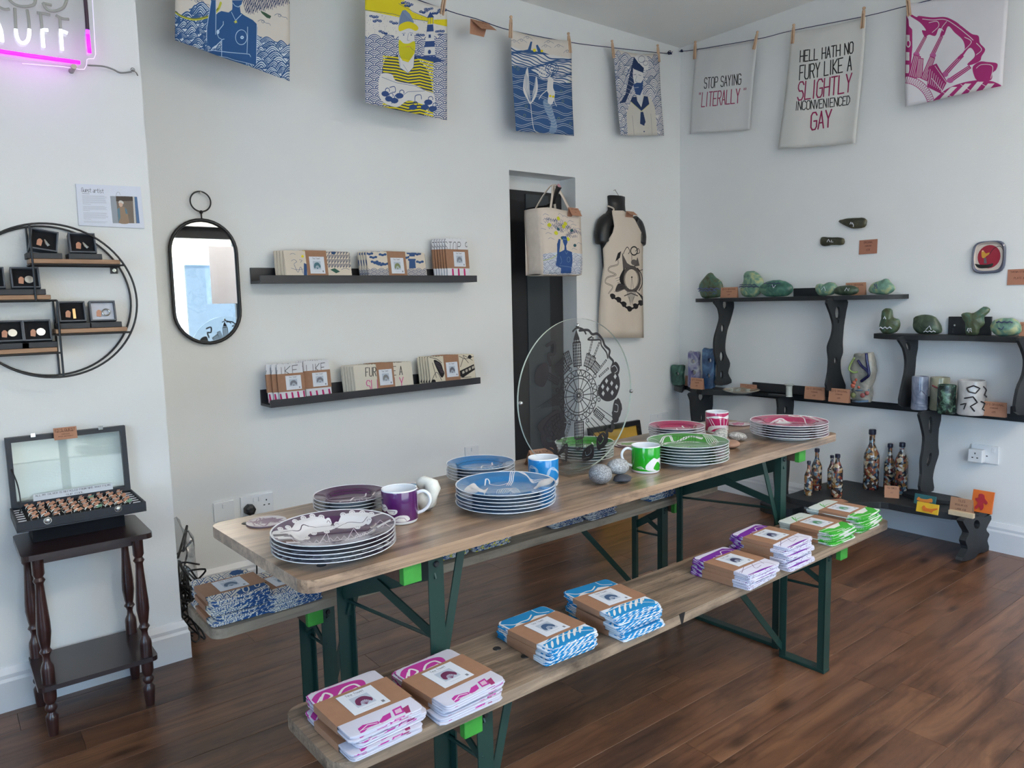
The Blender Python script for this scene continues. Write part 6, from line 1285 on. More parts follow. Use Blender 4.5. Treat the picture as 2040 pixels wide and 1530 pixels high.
# black net bag and wires in the corner behind the bench
nb = thing('cable_bag', 'black cable tangle and clear bag on the floor behind the left bench end', 'bag', (-3.43, -.28, 0)); r = random.Random(9); m = MB()
for k in range(14): 
    z0 = r.uniform(.02, .30); m.tube(catmull([(-3.42+r.uniform(-.05, .05), -.30+r.uniform(-.14, .14), max(.01, z0+r.uniform(-.1, .1))) for _ in range(6)], k=5), .004, 5)
link_mesh('cable_tangle', m, M_iron, nb, smooth=True)
link_mesh('clear_bag', ellip((-3.42, -.26, .0), (.055, .12, .19), 0, 0, .25, 5), glass_mat('clear_plastic', (.84, .86, .88), 1.6, .15), nb, smooth=True)
m = MB(); m.tube([(-3.455, -.36, .34), (-3.38, -.22, .42), (-3.41, -.26, .33), (-3.36, -.20, .35)], .005, 6); link_mesh('wire_stand', m, M_iron, nb)
# ================================================================ LEFT OF THE ROOM: the forward part of the wall
WY = -.5
# poster on foam board
p0 = by(151, 366, WY-.006); p1 = by(280, 372, WY-.006); p2 = by(288, 455, WY-.006); p3 = by(157, 449, WY-.006)
A = Art(700, 440, (216, 220, 232)); A.quad([(151, 366), (280, 372), (288, 455), (157, 449)]); A.crop(0, 0, 3)
A.text('Guest artist', (486, 1122), (614, 1130), (1, 24), (66, 68, 74), 3.6, .3); A.text('JENNY CRAIG'[:0], (488, 1152), (532, 1154), (0, 8), (80, 82, 90), 2); A.stroke([(490, 1156), (532, 1158)], 3, (90, 92, 100))
r = random.Random(1); y = 1168
for n_, in ((9,), (5,), (7,), (2,)):
    for k in range(n_): x0_ = 490+(y-1168)*.07; A.stroke([(x0_, y), (x0_+r.uniform(128, 146) if k < n_-1 else x0_+r.uniform(40, 130), y+4)], 1.7, (132, 134, 144)); y += 6.2
    y += 8
A.poly([(655, 1172), (818, 1176), (834, 1334), (670, 1334)], (120, 108, 98)); A.poly([(655, 1172), (690, 1173), (706, 1334), (670, 1334)], (150, 156, 164)); A.poly([(800, 1176), (818, 1176), (834, 1334), (816, 1334)], (80, 112, 150)); A.poly([(690, 1173), (790, 1175), (792, 1200), (692, 1204)], (70, 58, 52))
A.poly([(792, 1176), (802, 1176), (812, 1334), (800, 1334)], (200, 196, 190)); A.poly([(700, 1250), (716, 1236), (736, 1236), (754, 1252), (764, 1300), (766, 1334), (712, 1334), (700, 1300)], (150, 126, 104), True); A.poly([(698, 1250), (712, 1240), (716, 1300), (704, 1330)], (92, 124, 140)); A.poly([(742, 1240), (756, 1252), (760, 1280), (748, 1276)], (92, 124, 140)); A.circ(720, 1222, 12, (206, 172, 152), 15); A.poly([(706, 1216), (710, 1202), (724, 1200), (736, 1210), (734, 1220), (720, 1212)], (200, 196, 190), True); A.stroke([(690, 1172), (696, 1152), (708, 1150), (716, 1166)], 2, (90, 92, 100), True)
m = MB(); V = [p3, p2, p1, p0]; m.add([tuple(v) for v in V]+[(v[0], WY-.0005, v[2]) for v in V], [(0, 1, 2, 3), (4, 7, 6, 5), (0, 4, 5, 1), (1, 5, 6, 2), (2, 6, 7, 3), (3, 7, 4, 0)], 1); m.m[0] = 0; m.u[0] = [(0, 0), (1, 0), (1, 1), (0, 1)]
o = link_mesh('poster', m, [img_mat('print_poster', A, .5, bump=0), pm('foam_board', (206, 208, 216), .7)], origin=tuple(p0)); tag(o, 'white foam-board notice headed Guest artist above the round wire shelf', 'poster')
# round wire wall shelf
cs = np.array((-3.822, 0, 1.337)); Rs = .243; YB, YFr = WY-.010, WY-.105
ws = thing('round_wire_shelf', 'round black wire wall shelf with four small wooden boards', 'shelf', (cs[0], WY, cs[2]))
for y_ in (YB, YFr): link_mesh('ring', MB().tube([(cs[0]+Rs*math.cos(t*PI/40), y_, cs[2]+Rs*math.sin(t*PI/40)) for t in range(80)], .0033, 8, closed=True), M_iron, ws, smooth=True)
M_oakb = wood_mat('shelf_board', (128, 94, 68), (156, 118, 88), (176, 138, 106), rough=.5, sx=3, sy=30, knots=False, grime=.2)
def wpx(x, y): return by(x, y, YFr)
boards = []
for nm, (xa, ya), (xb, yb_) in (('top', (60, 524), (246, 526)), ('mid', (-40, 597), (108, 597)), ('low', (112, 662), (260, 662)), ('bot', (-30, 706), (121, 702))):
    a = wpx(xa, ya); b_ = wpx(xb, yb_); z = (a[2]+b_[2])/2; boards.append((a[0], b_[0], z))
    link_mesh('shelf_board', MB().box(a[0], b_[0]-.008, YFr+.004, YB-.002, z, z+.014), M_oakb, ws, bevel=.0015)
    link_mesh('shelf_rail', MB().tube([(a[0], YB, z-.004), (a[0], YFr, z-.004), (b_[0], YFr, z-.004), (b_[0], YB, z-.004)], .0032, 8, closed=True), M_iron, ws)
def vbar(x, z0, z1):
    for y_ in (YFr, YB): link_mesh('upright', MB().tube([(x, y_, z0), (x, y_, z1)], .0032, 8), M_iron, ws)
zr = lambda x: math.sqrt(max(0, Rs**2-(x-cs[0])**2)); xa_ = wpx(61, 480)[0]; xb2 = wpx(117, 640)[0]
vbar(xa_, boards[1][2]-.003, cs[2]+zr(xa_)); vbar(xb2, boards[3][2]-.003, boards[1][2]-.003); vbar(xb2, cs[2]-zr(xb2), boards[3][2])
link_mesh('rail_link', MB().tube([(boards[1][1]-.004, YFr, boards[1][2]-.004), (xb2, YFr, boards[1][2]-.004)], .0032, 8), M_iron, ws)
bp_ = by(227, 537, WY-.004); link_mesh('fixing_tab', MB().box(bp_[0]-.011, bp_[0]+.011, WY-.006, WY-.001, bp_[2]-.014, bp_[2]+.014), M_iron, ws); link_mesh('fixing_screw', MB().tube([(bp_[0], WY-.006, bp_[2]-.003), (bp_[0], WY-.009, bp_[2]-.003)], .006, 12), M_chrome, ws)
# jewellery boxes
M_boxd = pm('box_charcoal', (42, 43, 48), .55, var=.08); M_boxg = pm('box_grey_rim', (86, 90, 98), .5, var=.06); M_velv = pm('black_velvet', (20, 20, 24), .95, var=.1); M_tag = pm('tag_copper', (196, 140, 112), .5); M_silv = pm('silver', (206, 204, 196), .25, metal=.9, var=.05); M_gold = pm('brass_tone', (206, 170, 120), .3, metal=.6)
def ring_box(px, brd, label, tilt, roll, ins, kind, w=.088):
    x = wpx(px, 600)[0]; z = boards[brd][2]+.0145; t = thing('jewellery_box', label, 'jewellery box', (x, (YB+YFr)/2-.005, z), 0, 'jewellery boxes on the round shelf')
    link_mesh('box_base', MB().box(-w/2-.004, w/2+.004, -.036, .036, 0, .018), M_boxd, t, local=True, bevel=.0015)
    Mx = Matrix.Translation((0, .006, .019)) @ Matrix.Rotation(roll, 4, 'Y') @ Matrix.Rotation(-tilt, 4, 'X'); s_ = w*.44; zo = abs(math.sin(roll))*s_
    Mx = Matrix.Translation((0, .006, .0185+zo)) @ Matrix.Rotation(roll, 4, 'Y') @ Matrix.Rotation(-tilt, 4, 'X')
    m = MB(); h = w*.78; e = .005
    for q in ((-s_, s_, -.017, .017, 0, e), (-s_, s_, -.017, .017, h-e, h), (-s_, -s_+e, -.017, .017, e, h-e), (s_-e, s_, -.017, .017, e, h-e)): m.box(*q)
    m.xf(Mx); link_mesh('open_box', m, M_boxg, t, local=True, bevel=.0008, bseg=1)
    m = MB().box(-s_+.002, s_-.002, -.002, .016, e, h-e); m.xf(Mx); link_mesh('lining', m, M_velv if ins == 'd' else pm('white_card_insert', (206, 208, 218), .7), t, local=True)
    m = MB(); m.prism([(-.019, .018), (-.006, .016), (-.003, .034), (-.008, .040), (-.013, .040), (-.018, .034)], lambda a, b_, q: (a, -.006+.0015*q, b_), .1); m.xf(Mx); link_mesh('copper_tag', m, M_tag, t, local=True)
    m = MB()
    if kind == 'coin': m.lathe([(0, .001), (.012, .001), (.013, 0), (.012, -.001), (0, -.001)], 16); m.xf(Matrix.Translation((.010, -.008, .03)) @ Matrix.Rotation(PI/2, 4, 'X'))
    elif kind == 'bar': m.box(.002, .010, -.009, -.006, .012, .045)
    elif kind == 'ring': m.tube([(.010+.011*math.cos(a*PI/8), -.009, .03+.011*math.sin(a*PI/8)) for a in range(16)], .0022, 6, closed=True)
    else: m.tube([(.002, -.009, .038), (.008, -.009, .026), (.014, -.009, .018)], [.002, .005, .006], 8)
    m.xf(Mx); link_mesh('pendant', m, M_silv if kind != 'bar' else M_gold, t, local=True, smooth=SM); return t
ring_box(98, 0, 'open jewellery box tipped sideways on the top board of the round shelf', .25, .16, 'd', 'drop'); ring_box(179, 0, 'open jewellery box with silver drop on the right of the top board', .3, 0, 'd', 'drop')
ring_box(58, 1, 'open jewellery box with round pendant on the middle left board', .3, 0, 'd', 'coin'); ring_box(-14, 1, 'jewellery box half out of frame on the middle left board', .3, 0, 'd', 'coin')
ring_box(146, 2, 'open jewellery box with gold bar on the lower right board', .25, 0, 'd', 'bar'); ring_box(208, 2, 'open jewellery box lined in white with a silver ring', .2, 0, 'w', 'ring')
ring_box(14, 3, 'open jewellery box at the left of the bottom board', .3, 0, 'd', 'coin'); ring_box(72, 3, 'open jewellery box with coin pendant on the right of the bottom board', .25, 0, 'd', 'coin')
# neon sign on clear backing
NY = WY-.055; npx = lambda x, y, yy=NY: by(x/6.8, y/6.8, yy)
ns = thing('neon_sign', 'clear-backed neon sign with white letters and magenta border at the top left', 'neon sign', tuple(npx(400, 500)))
M_nw = pm('neon_white', (232, 246, 255), .3, emit=1.5, var=0); M_nm = pm('neon_magenta', (255, 30, 255), .3, emit=1.6, var=0); M_nv = pm('neon_violet', (150, 60, 255), .3, emit=1.5, var=0); M_off = pm('neon_unlit', (166, 166, 158), .5, var=.05); M_offp = pm('neon_unlit_violet', (66, 44, 62), .4)
def ntube(pts, r, mat, nm, lb=None, sm=True):
    q = [npx(*p) for p in pts]; o = link_mesh(nm, MB().tube(catmull(q, k=4) if sm and len(q) > 2 else q, r, 8), mat, ns, smooth=True)
    if lb: o['label'] = lb
for pts in ([(-60, 250), (10, 400), (30, 565)], [(214, 395), (225, 480), (262, 560), (320, 582), (372, 550), (396, 470), (398, 395)], [(574, 398), (580, 520), (590, 640)], [(570, 402), (650, 408)], [(822, 398), (832, 540), (842, 680)], [(826, 428), (870, 430), (915, 450)]): ntube(pts, .0050, M_nw, 'letter_tube', 'lit white letter tube')
for pts in ([(200, 110), (208, 250), (214, 392)], [(366, 130), (388, 260), (398, 392)], [(545, 180), (560, 290), (572, 396)], [(500, 172), (590, 185), (680, 205)], [(806, 225), (814, 310), (820, 396)], [(755, 205), (840, 250), (935, 262)], [(90, -40), (200, 60), (330, 90), (460, 60), (480, -40)], [(580, 40), (640, 130), (740, 150), (860, 100), (910, -20)], [(580, 42), (700, 70)], [(-40, 80), (60, 128), (130, 122)]): ntube(pts, .0044, M_off, 'unlit_letter_tube', 'grey unlit letter tube')
ntube([(-260, 655), (400, 755), (1085, 848)], .0066, M_nm, 'border_tube', 'lit magenta border tube', False); ntube([(1190, 470), (1214, 718)], .0062, M_nm, 'border_tube', 'lit magenta border tube'); ntube([(1186, 405), (1190, 470)], .0062, M_nv, 'border_tube', 'violet end of the border tube'); ntube([(1140, -160), (1168, 150), (1186, 402)], .0060, M_offp, 'unlit_border_tube', 'dark unlit border tube')
bk = [npx(x, y, NY+.012) for x, y in ((-300, 740), (0, 790), (780, 890), (870, 905), (1130, 940), (1170, 900), (1178, 800), (1280, 790), (1296, 690), (1245, -160), (-300, -160))]
m = MB(); m.v = [tuple(p) for p in bk]; m.face(range(len(bk))); o = link_mesh('clear_backing', m, glass_mat('sign_acrylic', (.97, .97, .97), 1.0), ns); o.modifiers.new('t', 'SOLIDIFY').thickness = .003
link_mesh('backing_edge', MB().tube([npx(x, y, NY+.012) for x, y in ((300, 860), (860, 905), (1080, 940), (1140, 938), (1170, 890), (1178, 805), (1200, 795), (1270, 795), (1295, 740), (1292, 680), (1245, -100))], .0012, 6), pm('edge_glow', (226, 216, 250), .3, emit=.35, var=0), ns)
sp_ = npx(1000, 905); link_mesh('standoff', MB().tube([(sp_[0], WY, sp_[2]), (sp_[0], NY-.004, sp_[2])], .008, 14), M_nail, ns)
pl = bpy.data.lights.new('neon_glow', 'POINT'); pl.energy = .05; pl.color = (.62, .30, 1); pl.shadow_soft_size = .05; lo = bpy.data.objects.new('neon_glow', pl); COL.objects.link(lo); lo.location = npx(600, 900, NY-.06)
hk = by(268, 148, WY-.006)
cord('sign_cable', 'grey cable from the neon sign to a hook on the wall corner', 'cable', [tuple(npx(1190, 885)), tuple(by(205, 132, WY-.03)), tuple(by(225, 138, WY-.02)), tuple(by(240, 145, WY-.015)), tuple(by(262, 143, WY-.012))], .0028, pm('grey_cable', (140, 140, 138), .5))
m = MB(); m.tube([(hk[0]-.006, WY+.0, hk[2]+.012), (hk[0]-.006, WY-.014, hk[2]+.012), (hk[0]+.003, WY-.02, hk[2]+.002), (hk[0]+.008, WY-.016, hk[2]-.006)], .002, 6); m.tube([(hk[0]-.006+.006*math.cos(a), WY-.014, hk[2]+.012+.006*math.sin(a)) for a in [k*PI/5 for k in range(10)]], .0014, 6, closed=True)
o = link_mesh('screw_hook', m, M_nail, origin=tuple(hk)); tag(o, 'small metal screw hook at the wall corner holding the sign cable', 'hook')
# ---------------- side table
M_mah = pm('dark_mahogany', (58, 34, 32), .28, var=.3, scale=14, coat=.3, spec=.5); M_mtop = pm('mahogany_top', (46, 32, 32), .3, var=.2, scale=10, coat=.3)
st_ = thing('side_table', 'small dark mahogany side table with turned legs and lower shelf', 'side table', (-3.807, -.66, 0))
LG = [(-3.943, -.773), (-3.668, -.779), (-3.668, -.553), (-3.953, -.546)]
def rslab(x0, x1, y0, y1, z0, z1, r=.02):
    m = MB(); pts = []
    for cx, cy, a in ((x1-r, y1-r, 0), (x0+r, y1-r, PI/2), (x0+r, y0+r, PI), (x1-r, y0+r, 1.5*PI)):
        for k in range(5): tt = a+PI/2*k/4; pts.append((cx+r*math.cos(tt), cy+r*math.sin(tt)))
    m.prism(pts, lambda a, b_, q: (a, b_, z1+(z0-z1)*q), 1); return m
link_mesh('table_top', rslab(-3.985, -3.625, -.808, -.524, .568, .585), M_mtop, st_, bevel=.005, bseg=3); link_mesh('apron_rail', MB().box(-3.945, -3.665, -.775, -.55, .545, .568), M_mah, st_, bevel=.002)
link_mesh('lower_shelf', rslab(-3.975, -3.637, -.805, -.524, .155, .170, .018), M_mtop, st_, bevel=.004, bseg=3)
prof = [(.0, 0), (.0135, 0), (.0145, .01), (.0175, .05), (.0175, .062), (.012, .070), (.010, .075), (.0165, .085), (.017, .092), (.0115, .102), (.0165, .112), (.018, .120), (.0185, .16), (.0185, .215), (.017, .224), (.0105, .238), (.009, .252), (.012, .262), (.0175, .270), (.012, .280), (.0145, .292), (.0195, .33), (.019, .36), (.0125, .46), (.0115, .485), (.017, .495), (.0115, .505), (.0165, .515), (.0165, .568), (0, .568)]
for x, y in LG: link_mesh('leg', MB().lathe(prof, 20, (x, y, 0)), M_mah, st_, smooth=math.radians(50))
link_blk = thing('riser_block', 'dark block raising the jewellery case on the side table', 'riser', (-3.81, -.63, .5855)); link_mesh('block', MB().box(-3.94, -3.68, -.665, -.535, .5856, .6445), M_velv, link_blk)
jc = thing('jewellery_case', 'open black display case with glass lid full of tagged rings', 'display case', (-3.8075, -.64, .645)); JX0, JX1, JY0, JY1, JZ0, JZ1 = -3.985, -3.628, -.752, -.532, .645, .677
m = MB(); m.box(JX0, JX1, JY0, JY1, JZ0, JZ0+.006); m.box(JX0, JX1, JY0, JY0+.007, JZ0+.006, JZ1); m.box(JX0, JX1, JY1-.007, JY1, JZ0+.006, JZ1); m.box(JX0, JX0+.007, JY0+.007, JY1-.007, JZ0+.006, JZ1); m.box(JX1-.007, JX1, JY0+.007, JY1-.007, JZ0+.006, JZ1); link_mesh('tray', m, pm('case_leatherette', (34, 38, 46), .55, var=.1, bump=.3, bscale=400), jc, bevel=.001, bseg=1)
for e_ in (0, 1):
    x0_ = JX0+.008 if e_ == 0 else JX1-.030
    for k in range(13): link_mesh('ring_roll', MB().tube([(x0_, JY0+.016+k*.0155, JZ0+.020), (x0_+.022, JY0+.016+k*.0155, JZ0+.020)], .0062, 8), M_velv if k % 2 else pm('roll_white', (206, 206, 214), .7), jc, smooth=SM)
link_mesh('padding', MB().box(JX0+.032, JX1-.032, JY0+.008, JY1-.008, JZ0+.006, JZ0+.020), M_velv, jc)
def lidp(x, z, o=0): return (x, -.530+(z-JZ1)*.05-o, z)
def lidbox(x0, x1, z0, z1, d0, d1):
    m = MB(); m.add([lidp(x, z, o) for x in (x0, x1) for z in (z0, z1) for o in (d0, d1)], [(0, 1, 3, 2), (4, 6, 7, 5), (0, 4, 5, 1), (2, 3, 7, 6), (1, 5, 7, 3), (0, 2, 6, 4)]); return m
LX0, LX1, LZ0, LZ1 = JX0+.004, JX1-.006, JZ1+.001, .905
for q in ((LX0, LX1, LZ0, LZ0+.016), (LX0, LX1, LZ1-.016, LZ1), (LX0, LX0+.016, LZ0+.016, LZ1-.016), (LX1-.016, LX1, LZ0+.016, LZ1-.016)): link_mesh('lid_frame', lidbox(*q, 0, .022), pm('lid_black', (32, 36, 46), .45), jc, fixn=True)
link_mesh('lid_glass', lidbox(LX0+.014, LX1-.014, LZ0+.014, LZ1-.014, .012, .015), glass_mat('lid_pane', (.95, .98, .97), .45), jc, fixn=True)
A = Art(620, 110, (210, 214, 220)); A.text('ALL MY SILVER IS RECYCLED FROM NHS XRAY FILMS', (.03, .12), (.97, .12), (0, .26), (70, 72, 80), 2.4, .3); A.poly([(0, .55), (.34, .55), (.34, 1), (0, 1)], (120, 124, 130)) if False else None; A.text('SUP COOL', (.40, .62), (.62, .62), (0, .26), (70, 72, 80), 2.4, .3)
m = lidbox(LX0+.055, LX1-.055, LZ0+.018, LZ0+.040, .0155, .0162); 
sa_, sb2 = npx, None
m = MB(); m.v = [lidp(LX0+.06, LZ0+.014, .0235), lidp(LX1-.055, LZ0+.014, .0235), lidp(LX1-.055, LZ0+.036, .0235), lidp(LX0+.06, LZ0+.036, .0235)]; m.face((0, 1, 2, 3), 0, [(0, 0), (1, 0), (1, 1), (0, 1)]); o = link_mesh('paper_strip', m, img_mat('print_strip', A, .6, bump=0), jc); o['label'] = 'white paper strip with typed words'; o.modifiers.new('t', 'SOLIDIFY').thickness = .0004
for fx in (.22, .78):
    x = LX0+(LX1-LX0)*fx; link_mesh('latch', MB().box(x-.007, x+.007, -.552, -.544, LZ1-.004, LZ1+.010), M_chrome, jc, bevel=.001); link_mesh('latch', MB().lathe([(0, .004), (.006, .003), (.009, 0), (.011, 0)], 14).xf(Matrix.Translation((x, JY0-.0005, JZ1-.008)) @ Matrix.Rotation(PI/2, 4, 'X')), M_chrome, jc)
link_mesh('lid_stay', MB().tube(catmull([lidp(LX0+.010, LZ1-.10, .024), (LX0+.020, -.585, LZ0+.08), (LX0+.022, -.60, LZ0+.02), (LX0+.016, -.60, JZ1-.01)], k=5), .0022, 6), M_iron, jc, smooth=True)
leaf_card('brown guest card folded over the lid of the jewellery case', (129, 851), .066, .040, -.556, 0, M_card[3], .25)
# rings with tags
r = random.Random(12); ring0 = None; RG = []
for row in range(10):
    for k in range(4):
        x = JX0+.050+row*.0288+r.uniform(-.002, .002); y_ = JY0+.026+k*.052+r.uniform(-.006, .006); 
        colr = ['copper-tagged', 'white-tagged', 'green-tagged'][0 if r.random() < .85 else (1 if r.random() < .7 else 2)]
        lb = '%s silver ring in the case, column %s from the left' % (colr, ['first', 'second', 'third', 'fourth', 'fifth', 'sixth', 'seventh', 'eighth', 'ninth', 'tenth'][row]); lb += [', front', ', second', ', third', ', back'][k]
        if not RG or colr not in [q[0] for q in RG]:
            t = thing('ring', lb, 'ring', (x, y_, JZ0+.0205), r.uniform(-.5, .5), 'tagged rings in the case')
            link_mesh('band', MB().tube([(.0098*math.cos(a*PI/9), 0, .0098+.0098*math.sin(a*PI/9)) for a in range(18)], .0020, 6, closed=True), M_silv, t, local=True, smooth=True)
            m = MB(); m.obox((.004, -.006, .018), ((.0075, .001, .002), (0, .006, .002), (0, -.0003, .0006))); link_mesh('tag', m, {'copper-tagged': M_tag, 'white-tagged': pm('tag_white', (214, 216, 222), .6), 'green-tagged': pm('tag_green', (120, 160, 130), .5)}[colr], t, local=True)
            m = MB(); m.obox((-.003, .004, .020), ((.005, -.001, .001), (0, .005, .003), (0, -.0003, .0006))); link_mesh('tag', m, M_tag, t, local=True); RG.append((colr, t))
        else: dup([q[1] for q in RG if q[0] == colr][0], (x, y_, JZ0+.0205), r.uniform(-.6, .6), lb, 'tagged rings in the case')
# ================================================================ RIGHT WALL: black driftwood-like shelves
M_drift = pm('black_stained_wood', (32, 35, 38), .6, var=.22, scale=18, bump=.3, bscale=90)
Z1, Z2, Z3, Z4 = 1.295, 1.085, .700, .222
def shelf_plate(par, name, edge, z, th, back=-.001):
    """edge: (x, y) along the free side, from the far end to the near end; closes along the wall"""
    e = catmull([np.array((a, b_, 0.)) for a, b_ in edge], k=5); pts = [(back, e[0][1])]+[(p[0], p[1]) for p in e]+[(back, e[-1][1])]
    m = MB(); m.prism(pts, lambda a, b_, q: (a, b_, z-th*q), 1); return link_mesh(name, m, M_drift, par, bevel=.004, bseg=2, fixn=True)
def post(par, pxs, holes, Y, th=.013, name='carved_post'):
    """board standing square to the wall, its outline read from the photograph on the plane y = Y"""
    Y = min(rx(x, y, -.004)[1] for x, y in pxs)
    O = [on(x, y, 1, Y) for x, y in pxs]; o2 = [(min(p[0], -.001), p[2]) for p in O]; o2 = [(q[0], q[1]) for q in catmull([np.array((a, b_, 0.)) for a, b_ in o2], True, 3)]
    H = []
    for (cx, cy, rx_, ry_, sk) in holes:
        rx_ *= 1.35; hp = [on(cx+rx_*math.cos(a)+sk*ry_*math.sin(a)*.5, cy+ry_*math.sin(a)*(1 if math.sin(a) > 0 else 1), 1, Y) for a in [k*PI/6 for k in range(12)]]; H.append([(p[0], p[2]) for p in hp])
    m = MB(); m.prism(o2, lambda a, b_, q: (a, Y-th/2+th*q, b_), 1, H); return link_mesh(name, m, M_drift, par, fixn=True)
K1 = lambda *a: [(1320+x/3.643, 400+y/3.643) for x, y in a]; K2 = lambda *a: [(1640+x/3.4, 400+y/3.4) for x, y in a]; K3 = lambda *a: [(1500+x/3.778, 780+y/3.778) for x, y in a]
su = thing('driftwood_shelf_unit', 'black wavy-edged shelf unit with carved posts in the far right corner', 'shelf', (-.08, -.9, Z3))
shelf_plate(su, 'top_shelf', [(-.03, -.185), (-.08, -.20), (-.13, -.30), (-.15, -.50), (-.12, -.72), (-.13, -.95), (-.165, -1.2), (-.14, -1.4), (-.07, -1.53), (-.02, -1.545)], Z1, .024)
def mid(x, y): q = fz(x, y, Z3-.034); return (q[0], q[1])
me_ = [(-.03, -.03), (-.10, -.035), (-.15, -.10), (-.18, -.17), mid(1366, 776), mid(1388, 785), mid(1450, 788), mid(1530, 788), mid(1600, 793), mid(1720, 805), mid(1840, 813), mid(1940, 822), mid(2040, 833), mid(2120, 842)]
me_ = [(max(a, -.42), b_) for a, b_ in me_]; me_.append((-.02, -2.62)); shelf_plate(su, 'middle_shelf', me_, Z3, .034)
shelf_plate(su, 'upper_right_shelf', [(-.03, -1.395), (-.09, -1.41), (-.14, -1.52), (-.15, -1.7), (-.12, -1.88), (-.15, -2.1), (-.16, -2.35), (-.10, -2.58), (-.02, -2.6)], Z2, .026)
def backrail(y0, y1, z0, z1): link_mesh('back_rail', MB().box(-.018, -.001, y1, y0, z0, z1), M_drift, su, bevel=.002)
ra = rx(1582, 580, -.01); rb = rx(1642, 580, -.01); backrail(ra[1], rb[1], Z1, rx(1600, 574, -.01)[2]); ra = rx(1890, 650, -.01); rb = rx(1975, 650, -.01); backrail(ra[1], rb[1], Z2, ra[2]+.05)
link_mesh('screw', MB().tube([(-.018, rx(1902, 648, -.02)[1], rx(1902, 648, -.02)[2]), (-.021, rx(1902, 648, -.02)[1], rx(1902, 648, -.02)[2])], .005, 10), M_chrome, su)
ra = rx(1500, 765, -.01); rb = rx(1650, 778, -.01); backrail(ra[1], rb[1], Z3, Z3+.055); backrail(-1.56, -1.80, Z3, Z3+.055); backrail(-2.05, -2.4, Z3, Z3+.04)
post(su, K1((372, 728), (400, 780), (412, 850), (395, 920), (374, 1000), (372, 1090), (392, 1180), (395, 1260), (385, 1338), (495, 1320), (470, 1250), (485, 1180), (455, 1110), (450, 1040), (465, 940), (490, 860), (510, 728)), [(1320+448/3.643, 400+752/3.643, 3.5, 9, 0), (1320+431/3.643, 400+926/3.643, 2.5, 8, 0), (1320+424/3.643, 400+1130/3.643, 3, 10, 0), (1320+424/3.643, 400+1262/3.643, 2.2, 8, 0)], -.385)
post(su, K1((1190, 716), (1215, 820), (1235, 900), (1225, 980), (1198, 1060), (1205, 1150), (1200, 1240), (1190, 1370), (1320, 1370), (1290, 1250), (1285, 1160), (1302, 1100), (1300, 1020), (1310, 900), (1326, 800), (1330, 716)), [(1320+1264/3.643, 400+815/3.643, 3.8, 14, 0), (1320+1268/3.643, 400+870/3.643, 1.4, 6, 0), (1320+1250/3.643, 400+1160/3.643, 2.4, 8, 0)], -1.17)
post(su, K2((508, 928), (540, 1000), (556, 1080), (552, 1160), (535, 1240), (515, 1382), (600, 1384), (612, 1300), (605, 1240), (615, 1150), (622, 1060), (634, 928)), [(1640+568/3.4, 400+985/3.4, 3, 9, .6)], -1.545)
post(su, K2((1320, 930), (1340, 1000), (1362, 1080), (1350, 1180), (1310, 1280), (1296, 1430), (1400, 1430), (1440, 1200), (1430, 1000), (1440, 930)), [], -2.10)
K4 = lambda *a: [(1280+x/4.5, 780+y/4.5) for x, y in a]
post(su, K1((195, 1392), (200, 1450), (205, 1530), (215, 1620), (225, 1720), (330, 1720), (345, 1620), (352, 1530), (358, 1392)), [(1320+275/3.643, 400+1420/3.643, 4, 8, 0), (1280+528/4.5, 780+235/4.5, 1.6, 8, 0)], -.19)
post(su, K3((188, 40), (186, 120), (180, 300), (165, 480), (160, 620), (170, 760), (165, 860), (265, 860), (258, 740), (268, 600), (275, 460), (290, 300), (298, 140), (300, 40)), [(1500+240/3.778, 780+140/3.778, 2.4, 9, 0)], -.905)
post(su, K3((1255, 155), (1262, 240), (1282, 340), (1275, 440), (1262, 520), (1262, 620), (1254, 745), (1350, 745), (1345, 650), (1362, 560), (1390, 470), (1385, 400), (1390, 280), (1406, 160)), [(1500+1328/3.778, 780+250/3.778, 2.6, 18, 0), (1500+1318/3.778, 780+510/3.778, 2.6, 14, -.5)], -1.62)
# low shelf bench
lb_ = thing('low_driftwood_shelf', 'low black kidney-shaped shelf near the floor on the right', 'shelf', (-.2, -1.5, 0))
lo_e = [fz(x, y, Z4-.032)[:2] for x, y in ((1560, 992), (1575, 1003), (1640, 1015), (1700, 1013), (1755, 1012), (1800, 1020), (1860, 1030), (1910, 1036), (1950, 1034), (1972, 1022))]
up_e = [fz(x, y, Z4)[:2] for x, y in ((1976, 1012), (1960, 998), (1900, 985), (1860, 978), (1800, 972), (1740, 966), (1690, 955), (1640, 962), (1600, 975), (1572, 984))]
e = [(min(p[0], -.002), p[1]) for p in list(lo_e)+list(up_e)]; e = [(q[0] if q[0] < -.002 else -.002, q[1]) for q in catmull([np.array((a, b_, 0.)) for a, b_ in e], True, 3)]
m = MB(); m.prism(e, lambda a, b_, q: (a, b_, Z4-.034*q), 1); link_mesh('shelf_board', m, M_drift, lb_, fixn=True, bevel=.004)
post(lb_, K3((1570, 955), (1575, 1010), (1600, 1060), (1575, 1120), (1590, 1180), (1548, 1268), (1640, 1250), (1680, 1210), (1760, 1200), (1740, 1120), (1755, 1070), (1732, 1030), (1768, 930)), [(1500+1660/3.778, 780+995/3.778, 4.5, 9, 0)], -1.955, .03, 'carved_foot')
m = MB(); c1 = fz(1556, 1018, 0); m.prism([(min(-.004, p[0]), p[1]) for p in catmull([np.array((c1[0]+a, c1[1]+b_, 0)) for a, b_ in ((-.07, .10), (-.11, 0), (-.08, -.10), (0, -.13), (.10, -.08), (.09, .09))], True, 4)], lambda a, b_, q: (a, b_, .05*(1-q)), 1); link_mesh('foot_block', m, M_drift, lb_, fixn=True, bevel=.004)
